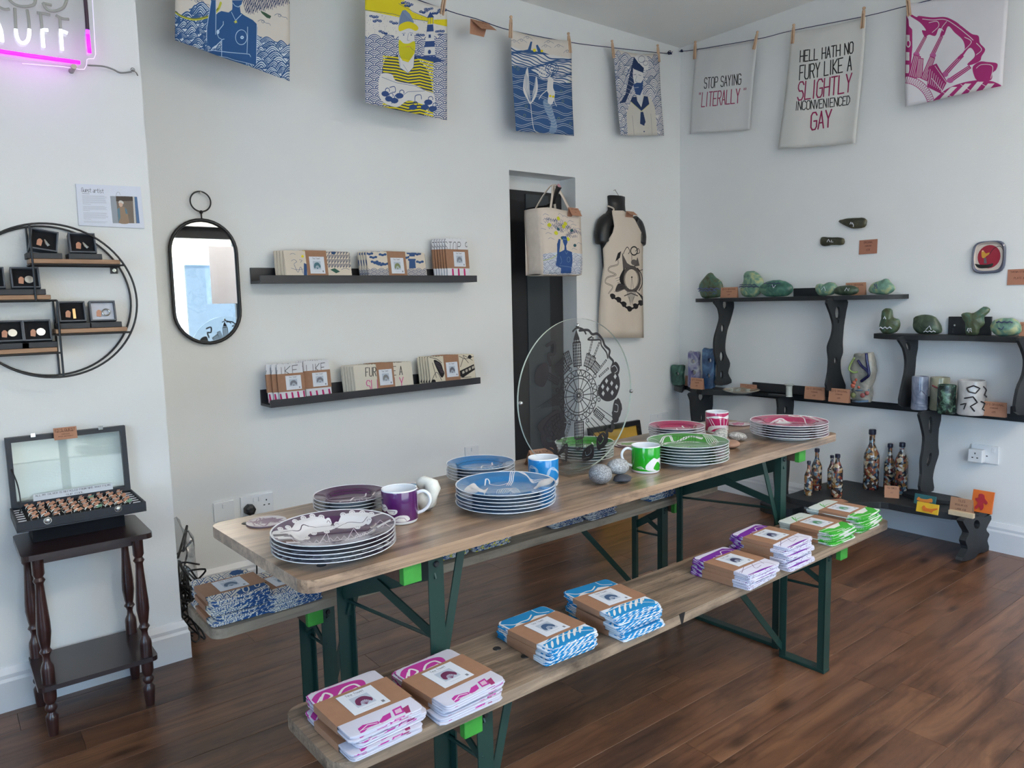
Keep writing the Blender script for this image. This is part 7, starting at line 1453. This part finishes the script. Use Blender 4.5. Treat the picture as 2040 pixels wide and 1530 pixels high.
c1 = fz(1842, 990, Z4); m = MB(); m.prism([(min(-.01, p[0]), p[1]) for p in catmull([np.array((c1[0]+a, c1[1]+b_, 0)) for a, b_ in ((-.05, .09), (-.10, .0), (-.07, -.14), (.02, -.18), (.06, -.08), (.04, .08))], True, 4)], lambda a, b_, q: (a, b_, Z4+.022*(1-q)), 1); link_mesh('raised_block', m, M_drift, lb_, fixn=True, bevel=.003)
# ---------------- painted stones, slates and pots
GR = {}
def greenstone(n, kind):
    st = dict(dark=[(.3, (40, 50, 40)), (.5, (62, 78, 62)), (.65, (90, 104, 78))], moss=[(.3, (62, 60, 42)), (.45, (84, 96, 70)), (.58, (70, 104, 92)), (.7, (140, 140, 96))], teal=[(.3, (44, 76, 66)), (.5, (66, 112, 98)), (.7, (108, 146, 120))], pale=[(.3, (76, 104, 92)), (.46, (108, 146, 128)), (.6, (176, 178, 128)), (.75, (130, 144, 120))], slate=[(.3, (34, 34, 28)), (.5, (58, 58, 44)), (.68, (90, 84, 58))])[kind]
    return stone_mat('painted_'+n, st, 15, .35, 1.0, 1.2)
def pstone(label, K, pts, X, th, kind, n, marks=(), zrest=None, name='painted_stone', cat='stone', group='painted stones'):
    """outline on the plane x = X from the photograph, swelled; marks = white brush strokes"""
    P = [rx(x, y, X) for x, y in K(*pts)]
    if zrest is not None: dz = zrest+.0006-min(p[2] for p in P); P = [p+np.array((0, 0, dz)) for p in P]
    else: dz = 0
    P = catmull(P, True, 3); 
    if zrest is not None: zm = min(p[2] for p in P); P = [p+np.array((0, 0, zrest+.0006-zm)) for p in P]
    m = MB(); m.pillow(P, None, (1, 0, 0), th, noise_a=.0012, seed=len(label)); c = np.mean(P, axis=0)
    root = thing(name, label, cat, (c[0], c[1], zrest if zrest is not None else c[2]), 0, group)
    link_mesh('stone_body', m, greenstone(n, kind), root, smooth=math.radians(60), fixn=True)
    if marks:
        for col, pl_m, w in marks:
            q = [rx(x, y, X)+np.array((-th/2-.002, 0, dz)) for x, y in K(*pl_m)]
            link_mesh('brush_stroke', MB().tube(q, w, 5), pm('brush_'+col, dict(white=(196, 200, 208), navy=(60, 62, 104), blue=(84, 86, 140))[col], .6), root)
    return root
wv = lambda x0, x1, y, a=4, n=8: [(x0+(x1-x0)*k/n, y+a*(-1)**k) for k in range(n+1)]
pstone('pointed mossy painted stone at the left end of the top shelf', K1, ((265, 640), (270, 600), (310, 545), (350, 514), (385, 550), (425, 580), (440, 640), (420, 690), (350, 700), (290, 698)), -.09, .05, 'moss', 's1', (('blue', wv(275, 430, 630), .003), ('blue', wv(280, 410, 645), .003), ('blue', wv(380, 410, 665, 3, 3), .002)), Z1)
pstone('tall yellow-green painted stone, second on the top shelf', K1, ((572, 620), (590, 580), (598, 520), (650, 506), (690, 522), (728, 570), (735, 620), (715, 660), (670, 696), (600, 694), (570, 670)), -.09, .055, 'pale', 's2', (('navy', wv(575, 718, 618), .003), ('navy', wv(580, 700, 604, 3), .002)), Z1)
pstone('rounded teal painted stone beside the tall one on the top shelf', K1, ((706, 622), (740, 590), (800, 570), (870, 572), (930, 600), (946, 640), (910, 680), (840, 690), (760, 688), (715, 660)), -.10, .07, 'teal', 's3', (('navy', wv(760, 880, 592), .0025), ('white', [(820, 600), (830, 625), (845, 605)], .002), ('navy', wv(790, 840, 612, 3, 4), .002)), Z1)
pstone('small two-humped green stone right of centre on the top shelf', K1, ((1112, 610), (1140, 595), (1170, 600), (1210, 584), (1250, 592), (1268, 620), (1250, 665), (1200, 682), (1140, 680), (1115, 650)), -.10, .05, 'pale', 's4', (('white', [(1170, 640), (1190, 615), (1200, 645)], .0018),), Z1)
pstone('flat dark green stone next to the two-humped stone', K1, ((1242, 655), (1270, 625), (1340, 614), (1400, 622), (1424, 650), (1400, 680), (1330, 688), (1260, 680)), -.12, .05, 'dark', 's5', (('white', [(1340, 655), (1352, 632), (1366, 655), (1372, 635)], .0018),), Z1)
pstone('pale green stone near the right end of the top shelf', K2, ((308, 605), (330, 560), (380, 540), (430, 523), (455, 545), (488, 585), (470, 615), (420, 632), (340, 626)), -.09, .05, 'pale', 's6', (('navy', [(360, 560), (368, 575), (360, 590), (380, 590), (376, 560)], .002),), Z1)
pstone('standing shell-like painted stone at the left of the right shelf', K2, ((380, 850), (395, 790), (400, 740), (430, 722), (465, 732), (470, 780), (490, 790), (515, 800), (522, 840), (500, 880), (460, 894), (405, 890)), -.09, .05, 'moss', 's7', (('white', wv(390, 480, 852, 5, 6), .004), ('white', [(425, 790), (432, 775), (440, 792)], .003)), Z2)
pstone('dark lumpy painted stone on the right-hand shelf', K2, ((612, 800), (625, 765), (690, 752), (760, 768), (800, 830), (803, 872), (760, 886), (660, 884), (615, 850)), -.09, .06, 'dark', 's8', (('white', wv(700, 780, 862, 4, 6), .0025), ('white', [(715, 850), (740, 825), (750, 850)], .002)), Z2)
pstone('forked upright mossy stone in front of the black rail', K2, ((938, 748), (970, 735), (1025, 738), (1088, 697), (1135, 716), (1090, 770), (1095, 810), (1060, 850), (1045, 888), (970, 886), (965, 820), (945, 775)), -.10, .045, 'moss', 's9', (('white', [(990, 855), (995, 838), (1015, 838), (1020, 862), (1005, 845), (1000, 865)], .002),), Z2)
pstone('yellow-green rounded painted stone at the right of the right shelf', K2, ((1132, 835), (1160, 790), (1230, 775), (1300, 782), (1342, 830), (1335, 880), (1280, 896), (1190, 898), (1145, 868)), -.11, .06, 'pale', 's10', (('navy', wv(1190, 1300, 800, 4, 6), .003), ('navy', [(1205, 840), (1230, 850), (1240, 830)], .002)), Z2)
pstone('upper long dark painted slate fixed high on the right wall', K2, ((104, 139), (150, 122), (220, 116), (280, 116), (297, 140), (280, 178), (210, 188), (160, 174)), -.015, .025, 'slate', 't1', (('white', [(190, 160), (196, 145), (204, 160)], .002), ('white', [(206, 148), (214, 165), (212, 178)], .002)), None, 'painted_slate', 'slate', 'painted slates on the wall')
pstone('lower long dark painted slate fixed on the right wall', K1, ((1150, 268), (1200, 264), (1300, 268), (1322, 285), (1310, 318), (1230, 322), (1155, 326)), -.015, .02, 'slate', 't2', (('white', [(1200, 300), (1212, 280), (1222, 300)], .002), ('white', [(1235, 285), (1230, 300), (1245, 300)], .002)), None, 'painted_slate', 'slate', 'painted slates on the wall')
# plate hung on the wall: angler in a boat on a red disc
A = Art(360, 360, (92, 98, 116)); q0 = rx(1935, 482, -.03); q1 = rx(2002, 482, -.03); q2 = rx(2002, 546, -.03); q3 = rx(1935, 546, -.03); A.quad([(1935, 482), (2002, 482), (2002, 546), (1935, 546)]); A.crop(1640, 400, 3.4)
A.poly([(1020, 350), (1040, 300), (1110, 285), (1180, 295), (1210, 340), (1208, 420), (1180, 470), (1100, 478), (1040, 465), (1020, 420)], (198, 186, 176), True); A.circ(1118, 384, 78, (150, 28, 52)); A.stroke([(1120, 370), (1150, 330), (1190, 320), (1218, 350)], 5, (24, 26, 34), True)
A.poly([(1024, 428), (1060, 434), (1110, 436), (1148, 430), (1140, 452), (1100, 460), (1050, 456)], (34, 38, 36), True); A.poly([(1066, 345), (1078, 340), (1096, 360), (1118, 356), (1120, 366), (1100, 380), (1086, 392), (1070, 384)], (196, 146, 52), True); A.poly([(1084, 390), (1100, 390), (1106, 428), (1086, 428)], (90, 90, 92)); A.circ(1074, 344, 6, (220, 170, 130))
wp = thing('wall_plate', 'square rounded ceramic plate with red disc and angler hung on the right wall', 'plate', (0, (q0[1]+q1[1])/2, q3[2])); cyp, czp = (q0[1]+q1[1])/2, (q0[2]+q3[2])/2; hw = abs(q1[1]-q0[1])/2; hh = abs(q0[2]-q3[2])/2
m = MB(); L = []
for sc_, xx in ((1.0, -.006), (1.0, -.014), (.93, -.020), (.80, -.010), (.0, -.010)):
    ring_ = []
    for k in range(40):
        a = 2*PI*k/40; c, s = math.cos(a), math.sin(a); rr_ = (abs(c)**4+abs(s)**4)**-.25; ring_.append((xx, cyp-hw*sc_*c*rr_, czp+hh*sc_*s*rr_))
    L.append(ring_)
for rg in L: m.v += rg
def wuv(i): return ((cyp+hw-m.v[i][1])/(2*hw), (m.v[i][2]-czp+hh)/(2*hh))
for j in range(4):
    for k in range(40): k2 = (k+1) % 40; f = (j*40+k, j*40+k2, (j+1)*40+k2, (j+1)*40+k); m.face(f, 0, [wuv(i) for i in f])
m.face(range(39, -1, -1), 0, [wuv(i) for i in range(39, -1, -1)]); link_mesh('glazed_plate', m, img_mat('print_wallplate', A, .3, coat=.4, bump=0), wp, smooth=SM)
def pot(label, K, x, yb, yt, w, X, zrest, mat, prof=None, holes=None, name='ceramic_pot', cat='pot', group='pots on the middle shelf', flat=1.0):
    c = rx(*K((x, yb))[0], X); c[2] = zrest; s_ = mpp(c); H = (K((x, yb))[0][1]-K((x, yt))[0][1])*s_*.97; R = (K((x+w, yb))[0][0]-K((x, yb))[0][0])*s_/2
    prof = prof or [(0, 0), (.92, 0), (1, .04), (.97, .5), (.98, .97), (.95, 1), (.86, 1), (.85, .1), (0, .06)]
    m = MB(); n = 28; m.lathe([(r_*R, z*H) for r_, z in prof], n); rr_ = random.Random(len(label))
    for i, v in enumerate(m.v): a = i//len(prof); f = 1+.03*math.sin(a*2*PI/n*3+v[2]*40); m.v[i] = (v[0]*f, v[1]*f, v[2])
    t = thing(name, label, cat, (c[0], c[1], zrest+.0005), 0, group); link_mesh('pot_body', m, mat, t, local=True, smooth=SM); return t, c, R, H
def glaze(n, stops, sc=7): return stone_mat('glaze_'+n, stops, sc, .18, .2, 1)
def holed(label, pts, holes, X, zrest, mat, th=.045, group='pots on the middle shelf'):
    th = .022
    P = [rx(x, y, X) for x, y in K1(*pts)]; zm = min(p[2] for p in P); o2 = [(p[1], p[2]-zm+zrest+.0006) for p in catmull(P, True, 3)]; zz = min(b_ for a, b_ in o2); o2 = [(a, b_-zz+zrest+.0006) for a, b_ in o2]; H = []
    for cx, cy, r1, r2 in holes: hp = [rx(*K1((cx+1.5*r1*math.cos(k*PI/6), cy+1.3*r2*math.sin(k*PI/6)))[0], X) for k in range(12)]; H.append([(p[1], p[2]-zm+zrest) for p in hp])
    m = MB(); m.prism(o2, lambda a, b_, q: (X-th/2+th*q, a, b_), 1, H); t = thing('pierced_vase', label, 'vase', (X, P[0][1], zrest), 0, group); link_mesh('vase_body', m, mat, t, fixn=True, bevel=.004, bseg=2); return t
holed('small dark green pierced vase at the left tip of the middle shelf', ((70, 1180), (110, 1176), (157, 1180), (150, 1250), (154, 1318), (110, 1320), (78, 1316), (68, 1250)), [(114, 1234, 9, 10)], -.10, Z3, glaze('green', [(.35, (32, 62, 54)), (.55, (50, 92, 78)), (.7, (80, 122, 104))], 16))
holed('lilac and grey pierced vase behind the price card', ((192, 1106), (230, 1100), (268, 1104), (265, 1180), (275, 1280), (278, 1350), (230, 1352), (190, 1348), (194, 1250)), [(226, 1160, 11, 12), (232, 1240, 12, 14)], -.13, Z3, glaze('lilac', [(.38, (92, 90, 132)), (.5, (150, 150, 168)), (.62, (182, 182, 186))], 12))
holed('tall deep blue pierced vase beside the left carved post', ((296, 1080), (340, 1075), (386, 1082), (378, 1200), (376, 1300), (372, 1356), (330, 1362), (292, 1356), (296, 1250)), [(348, 1150, 9, 13), (338, 1262, 9, 13)], -.15, Z3, glaze('blue', [(.35, (30, 54, 92)), (.5, (46, 82, 122)), (.65, (84, 122, 156))], 14))
c = rx(1320+570/3.643, 400+1352/3.643, -.15); t = thing('shallow_dish', 'round stoneware dish with tiny ceramic pieces on the middle shelf', 'dish', (c[0], c[1], Z3+.0006)); m = MB(); R = .115
m.lathe([(0, 0), (.06, 0), (R*.9, .012), (R, .018), (R*.98, .020), (R*.86, .013), (.05, .006), (0, .006)], 36); link_mesh('dish_body', m, glaze('dish', [(.35, (120, 116, 104)), (.5, (160, 154, 140)), (.65, (186, 180, 168))]), t, local=True, smooth=SM)
r = random.Random(3)
for i, (dx, dy) in enumerate(((-.02, .055), (-.04, .0), (.01, .02), (-.01, -.05), (.03, -.035))):
    m = MB(); m.lathe([(0, 0), (.009, 0), (.006, .006), (.010, .012), (.005, .016), (0, .016)], 8); m.tube([(-.012, 0, .010), (0, .004, .014), (.013, 0, .011)], .003, 6); o = link_mesh('ceramic_trinket', m, pm('trinket_glaze', (168, 176, 168), .3, var=.1), local=True, smooth=SM, bevel=0); o.location = (c[0]+dx, c[1]+dy, Z3+.0075); o.rotation_euler = (0, 0, r.uniform(0, 3))
    tag(o, ['tiny pale ceramic figure at the left of the shallow dish', 'tiny pale ceramic figure at the front of the shallow dish', 'tiny pale ceramic figure in the middle of the shallow dish', 'tiny pale ceramic figure at the right front of the dish', 'tiny pale ceramic figure at the right back of the dish'][i], 'figurine', 'tiny ceramic pieces in the dish')
pot('small white ceramic reel with flared ends on the middle shelf', K1, 918, 1390, 1295, 58, -.13, Z3, glaze('white', [(.35, (150, 156, 150)), (.5, (184, 188, 182)), (.65, (206, 208, 204))]), [(0, 0), (.85, 0), (.9, .03), (.78, .12), (.74, .5), (.78, .86), (1.15, .93), (1.18, 1), (.7, 1), (.6, .9), (.55, .1), (0, .08)], name='ceramic_reel', cat='ceramic')
o = link_mesh('slate_strip', MB().box(-.022, .022, -.05, .05, 0, .012), M_drift, local=True, bevel=.002); c = rx(1320+835/3.643, 400+1378/3.643, -.16); o.location = (c[0], c[1], Z3+.0006); tag(o, 'small flat dark slate piece beside the white ceramic reel', 'slate')
# flowered sculptural vase
P = [rx(x, y, -.10) for x, y in K2((218, 1004), (240, 1002), (262, 1008), (285, 1000), (335, 996), (350, 1050), (358, 1120), (345, 1190), (325, 1235), (332, 1290), (320, 1335), (265, 1340), (212, 1335), (204, 1290), (212, 1240), (195, 1180), (190, 1120), (208, 1060))]; zm = min(p[2] for p in P); P = [p+np.array((0, 0, Z3+.0006-zm)) for p in P]
fv = thing('sculpted_vase', 'tall sculpted vase with coral flowers and a dark blue bow', 'vase', (-.10, np.mean([p[1] for p in P]), Z3)); m = MB(); m.pillow(P, None, (1, 0, 0), .085, lv=9, pw=3, noise_a=.001); link_mesh('vase_body', m, glaze('clay', [(.35, (120, 122, 116)), (.5, (164, 160, 150)), (.65, (190, 184, 172))]), fv, smooth=math.radians(60), fixn=True)
dzv = Z3+.0006-zm; fq = lambda x, y, o=0: rx(*K2((x, y))[0], -.10)+np.array((-.044-o, 0, dzv))
link_mesh('blue_bow', MB().tube(catmull([fq(320, 1000), fq(325, 1060), fq(340, 1140, .004), fq(320, 1165, .004), fq(285, 1190)], k=4), .008, 8).tube(catmull([fq(262, 1048), fq(290, 1085, .003), fq(320, 1110, .005), fq(338, 1130, .004)], k=4), .0075, 8), glaze('cobalt', [(.4, (24, 26, 66)), (.6, (44, 48, 100))]), fv, smooth=True)
link_mesh('green_leaf', MB().tube(catmull([fq(240, 1030), fq(215, 1070), fq(205, 1110, .002), fq(235, 1130), fq(262, 1125)], k=4), .0055, 8), pm('leaf_glaze', (140, 160, 96), .3), fv, smooth=True)
for x, y, rr_, cl in ((225, 1220, .013, 'coral'), (250, 1180, .010, 'coral'), (235, 1200, .011, 'coral'), (225, 1285, .015, 'olive'), (290, 1285, .013, 'rose'), (265, 1230, .008, 'coral'), (320, 1270, .012, 'rose')):
    m = MB(); q = fq(x, y, -.006); m.lathe([(0, .007), (rr_*.5, .006), (rr_, .001), (rr_, -.004)], 12); m.xf(Matrix.Translation(q) @ Matrix.Rotation(-PI/2, 4, 'Y')); link_mesh('flower', m, pm('flower_'+cl, dict(coral=(190, 98, 76), olive=(126, 130, 84), rose=(150, 84, 82))[cl], .3, var=.25, scale=90), fv, smooth=SM)
link_mesh('blue_rim', MB().tube([fq(208, 1250, -.02), fq(265, 1252, -.004), fq(328, 1250, -.02)], .004, 8).tube([fq(214, 1325, -.02), fq(265, 1328, -.004), fq(322, 1325, -.02)], .006, 8), pm('rim_blue', (84, 110, 136), .3), fv, smooth=True)
t, c, R, H = pot('tall pale blue-grey cylinder vase with incised house lines', K2, 650, 1390, 1158, 104, -.14, Z3, glaze('bluegrey', [(.35, (96, 104, 124)), (.5, (134, 140, 156)), (.65, (170, 174, 184))], 9), name='cylinder_vase', cat='vase')
def lines_on(t, R, H, segs, mat, w=.0012):
    m = MB()
    for s_ in segs:
        pts = []
        for (a, z), (a2, z2) in zip(s_[:-1], s_[1:]):
            for k in range(4): q = k/4; aa = math.radians(232+(a+(a2-a)*q)*85); zz = (z+(z2-z)*q)*H; pts.append((R*1.012*math.cos(aa), R*1.012*math.sin(aa), zz))
        a, z = s_[-1]; aa = math.radians(232+a*85); pts.append((R*1.012*math.cos(aa), R*1.012*math.sin(aa), z*H)); m.tube(pts, w, 5)
    link_mesh('drawn_lines', m, mat, t, local=True)
lines_on(t, R, H, [[(-.6, .2), (-.6, .45), (-.2, .6), (.2, .45), (.2, .2)], [(-.7, .2), (.8, .15)], [(.3, .2), (.3, .6), (.7, .65)], [(-.5, .1), (.7, .08)]], pm('incised_blue', (84, 92, 116), .5))
t, c, R, H = pot('cream cylinder vase with a red brush mark behind the dark green one', K2, 785, 1385, 1156, 120, -.09, Z3, glaze('cream', [(.35, (130, 130, 104)), (.5, (168, 164, 146)), (.65, (192, 186, 174))], 5), name='cylinder_vase', cat='vase')
lines_on(t, R, H, [[(-.9, .76), (-.5, .70), (-.1, .72), (.3, .66)]], pm('red_mark', (124, 44, 56), .4), .004)
pot('textured dark green cylinder vase in front of the cream vase', K2, 832, 1408, 1208, 112, -.18, Z3, stone_mat('bark_glaze', [(.40, (22, 34, 30)), (.52, (40, 62, 52)), (.62, (96, 128, 108))], 40, .25, 1.0, .5), name='cylinder_vase', cat='vase')
t, c, R, H = pot('wide white pot with bold black curved lines at the right', K2, 1000, 1402, 1162, 170, -.14, Z3, glaze('offwhite', [(.35, (170, 168, 166)), (.5, (192, 190, 188)), (.65, (206, 204, 202))], 6), name='line_drawn_pot', cat='pot')
lines_on(t, R, H, [[(-.6, .80), (-.3, .88), (0, .80), (-.2, .66), (-.5, .70), (-.6, .80)], [(.2, .85), (.5, .74), (.3, .60), (.7, .52)], [(-.7, .50), (-.3, .56), (-.1, .40), (-.4, .28), (-.2, .14)], [(.1, .42), (.4, .36), (.2, .20), (.5, .12)], [(-.9, .30), (-.6, .36), (-.7, .18)]], pm('black_line', (34, 32, 36), .4), .0032)
# bottles covered in cut paper
def collage(n, seed):
    m, nt, p = node_mat('collage_'+n); N = nt.nodes; Lk = nt.links; tc = N.new('ShaderNodeTexCoord'); mp = N.new('ShaderNodeMapping'); mp.inputs['Location'].default_value = (seed, seed*2, 0); Lk.new(tc.outputs['Object'], mp.inputs[0])
    nz = N.new('ShaderNodeTexNoise'); nz.inputs['Scale'].default_value = 22; sb_ = N.new('ShaderNodeVectorMath'); sb_.operation = 'MULTIPLY_ADD'; sb_.inputs[1].default_value = (.03, .03, .03); Lk.new(mp.outputs[0], nz.inputs[0]); Lk.new(nz.outputs['Color'], sb_.inputs[0]); Lk.new(mp.outputs[0], sb_.inputs[2])
    v = N.new('ShaderNodeTexVoronoi'); v.inputs['Scale'].default_value = 75; Lk.new(sb_.outputs[0], v.inputs['Vector']); sx = N.new('ShaderNodeSeparateColor'); Lk.new(v.outputs['Color'], sx.inputs[0])
    rp = ramp(N, [(.0, (38, 34, 38)), (.14, (112, 48, 42)), (.24, (176, 158, 128)), (.36, (44, 56, 74)), (.46, (138, 100, 58)), (.58, (190, 184, 174)), (.66, (66, 50, 42)), (.84, (98, 122, 136)), (.92, (140, 84, 62))]); rp.color_ramp.interpolation = 'CONSTANT'; Lk.new(sx.outputs[0], rp.inputs[0]); Lk.new(rp.outputs[0], p.inputs['Base Color']); p.inputs['Roughness'].default_value = .18; p.inputs['Coat Weight'].default_value = .6; return m
BT = [('slim small collage bottle at the front left of the low shelf', (1602, 1618, 919, 989)), ('taller red-toned collage bottle behind the slim small one', (1616, 1636, 894, 978.5)), ('half-hidden collage bottle, left of the middle pair', (1648, 1664, 907.6, 976)), ('short collage bottle at the front of the middle pair', (1656, 1677, 905, 993)),
      ('tallest collage bottle standing alone on the low shelf', (1720, 1749, 856, 977)), ('left collage bottle of the right-hand pair', (1765, 1786, 883, 976)), ('right broad collage bottle of the right-hand pair', (1782, 1806, 882, 986.5))]
for i, (lb, (xa, xb_, yt, yb_)) in enumerate(BT):
    c = fz((xa+xb_)/2, yb_-3, Z4); s_ = mpp(c); R = (xb_-xa)/2*s_; H = (yb_-yt-2)*s_/.99; c[0] = min(c[0], -R-.004); hs = .60 if i not in (3, 6) else .68; nr = R*.36
    t = thing('collage_bottle', lb, 'bottle', (c[0], c[1], Z4+.0006), 0, 'paper-covered bottles'); m = MB(); m.lathe([(0, .004), (R*.9, 0), (R, .006), (R, H*hs*.92), (R*.92, H*hs), (R*.6, H*(hs+.09)), (nr*1.05, H*(hs+.16)), (nr, H*.92), (0, H*.92)], 24); link_mesh('glass_body', m, collage(str(i), i*1.7), t, local=True, smooth=SM)
    m = MB(); m.lathe([(nr*1.25, H*.915), (nr*1.3, H*.93), (nr*1.3, H*.99), (nr*1.1, H), (0, H)], 18); link_mesh('cap', m, pm('navy_cap', (30, 32, 52), .35), t, local=True, smooth=SM)
# tiles and cards on the low shelf
def tile(label, pxs, X, col, fig, figcol, z, tilt=.25, nm='relief_tile'):
    (xa, ya), (xb_, yb_) = pxs; a = rx(xa, yb_, X); b_ = rx(xb_, yb_, X); tp = rx(xa, ya, X); w = abs(b_[1]-a[1]); h = tp[2]-a[2]; t = thing(nm, label, 'tile', (X, (a[1]+b_[1])/2, z+.0006), 0, 'colourful relief tiles'); Mx = Matrix.Rotation(tilt, 4, 'Y')
    m = MB(); m.box(-.004, .004, -w/2, w/2, 0, h); m.xf(Mx); link_mesh('tile_body', m, pm('tile_'+nm+str(col[0]), col, .3, var=.08), t, local=True, bevel=.0015)
    m = MB(); pts = catmull([np.array((w*(.5-x), h*(1-y), 0.)) for x, y in fig], True, 3); m.prism([(p[0], p[1]) for p in pts], lambda a, b2, q: (-.008+.004*q, a, b2), 1); m.xf(Mx); link_mesh('relief_figure', m, pm('fig_'+str(figcol[0])+str(col[0]), figcol, .35), t, local=True, fixn=True)
cat_ = [(.15, .5), (.22, .3), (.3, .42), (.6, .4), (.78, .25), (.86, .4), (.84, .62), (.74, .66), (.7, .9), (.64, .9), (.6, .72), (.42, .74), (.36, .94), (.3, .9), (.28, .7), (.16, .62)]
tile('teal tile with an orange cat, top left of the relief tiles', ((1821, 967), (1864, 987)), -.30, (44, 96, 100), cat_, (206, 124, 50), Z4+.022); tile('yellow tile with an orange animal in front of the teal tile', ((1825, 994), (1869, 1014)), -.36, (214, 172, 46), [(.28, .5), (.36, .3), (.45, .48), (.7, .5), (.92, .35), (.96, .45), (.78, .66), (.74, .86), (.6, .8), (.45, .84), (.34, .8), (.3, .64)], (206, 110, 40), Z4)
tile('orange tile with a red upright figure, beside the tile price card', ((1934, 962), (1977, 1005)), -.16, (216, 110, 46), [(.3, .2), (.42, .16), (.55, .2), (.6, .35), (.75, .5), (.7, .6), (.56, .55), (.6, .75), (.5, .9), (.4, .75), (.28, .88), (.2, .8), (.32, .6), (.22, .5), (.16, .4), (.3, .36)], (170, 44, 54), Z4)
def wcard(label, x0, x1, y0, y1, X, z, mat, tilt=.12, hang=False, th=.0012, name='price_card', cat='price card', group='brown price cards'):
    a = rx(x0, y1, X); b_ = rx(x1, y1, X); tp = rx(x0, y0, X); w = abs(b_[1]-a[1]); h = tp[2]-a[2]; m = MB()
    if hang: m.obox((0, 0, h/2), ((0, w/2, 0), (0, 0, h/2), (th/2, 0, 0)), 1)
    m = MB(); top = h*math.sin(tilt); m.sheet(lambda u, v: (top*v, w*(.5-u), h*math.cos(tilt)*v), 1, 1)
    if not hang: m.sheet(lambda u, v: (top+top*1.0*(1-v), w*(u-.5), h*math.cos(tilt)*v), 1, 1, m=1)
    o = link_mesh(name, m, [mat, M_kraft], local=True); sd = o.modifiers.new('t', 'SOLIDIFY'); sd.thickness = th; sd.offset = 0; o.location = (X, (a[1]+b_[1])/2, (a[2] if hang else z+.0008)); tag(o, label, cat, group); return o
C0 = M_card[0]
wcard('brown card beside the pointed stone on the top shelf', 1435, 1468, 571, 592, -.11, Z1, C0); wcard('brown card behind the flat dark stone on the top shelf', 1683, 1723, 562, 587, -.06, Z1, C0)
wcard('brown card half hidden left of the lilac vase', 1364, 1382, 742, 762, -.08, Z3, M_card[1]); wcard('brown card in front of the lilac pierced vase', 1375, 1400, 749, 771, -.19, Z3, C0); wcard('brown card standing behind the shallow dish', 1474, 1507, 749, 762, -.05, Z3, C0)
wcard('brown card in front of the second carved post, left of two', 1602, 1641, 760, 785, -.15, Z3, C0); wcard('brown card beside the sculpted flower vase, right of two', 1650, 1691, 767, 794, -.17, Z3, C0); wcard('brown card beside the white pot with black lines', 1955, 2004, 791, 820, -.15, Z3, C0)
wcard('brown card cut off at the right edge, upper right shelf', 2030, 2062, 636, 664, -.06, Z2, C0); wcard('square brown card fixed to the wall beside the slates', 1711, 1747, 479, 507, -.004, 0, M_card[2], .03, True); wcard('brown card on the wall right of the red-disc plate', 2006, 2060, 537, 568, -.004, 0, M_card[6], .03, True)
o = tent_card('plain brown tent card leaning at the foot of the right-hand bottles', (fz(1776, 990, Z4)[0], fz(1776, 990, Z4)[1], Z4+.0006), .07, .06, .025, .03, -1.1, M_card[1]); wcard('brown tile price card standing beside the orange tile', 1891, 1936, 980, 1011, -.26, Z4, M_card[4], .2)
o = link_mesh('wooden_name_block', MB().box(-.012, .012, -.055, .055, 0, .022), pm('pale_wood_block', (206, 184, 152), .6, var=.06), local=True, bevel=.001); c = rx(1914, 1018, -.30); o.location = (-.29, c[1], Z4+.0006); tag(o, 'pale wooden block with small writing in front of the tile card', 'block')
o = link_mesh('price_card', MB().box(-.045, .045, -.03, .03, 0, .0012), M_kraft, local=True); c = fz(1668, 998, Z4); o.location = (c[0], c[1], Z4+.0006); o.rotation_euler = (0, 0, -.4); tag(o, 'brown card lying flat on the low shelf behind the green towels', 'price card', 'brown price cards')
# shop towel hanging in the window behind the camera, seen only in the mirror
m = MB(); m.sheet(lambda u, v: (-1.78+.28*u, YF+.02+.004*math.sin(u*8), 1.35+.6*v), 8, 4); A = Art(300, 400, (210, 210, 216)); A.text('SORRY', (.2, .15), (.8, .15), (0, .12), (60, 60, 66), 4) if False else None
o = link_mesh('tea_towel', m, img_mat('window_towel', A, .9), origin=(-1.8, YF+.02, 1.35)); tag(o, 'white tea towel hung in the shop window behind the viewer, seen in the mirror', 'tea towel'); o.modifiers.new('t', 'SOLIDIFY').thickness = .0015
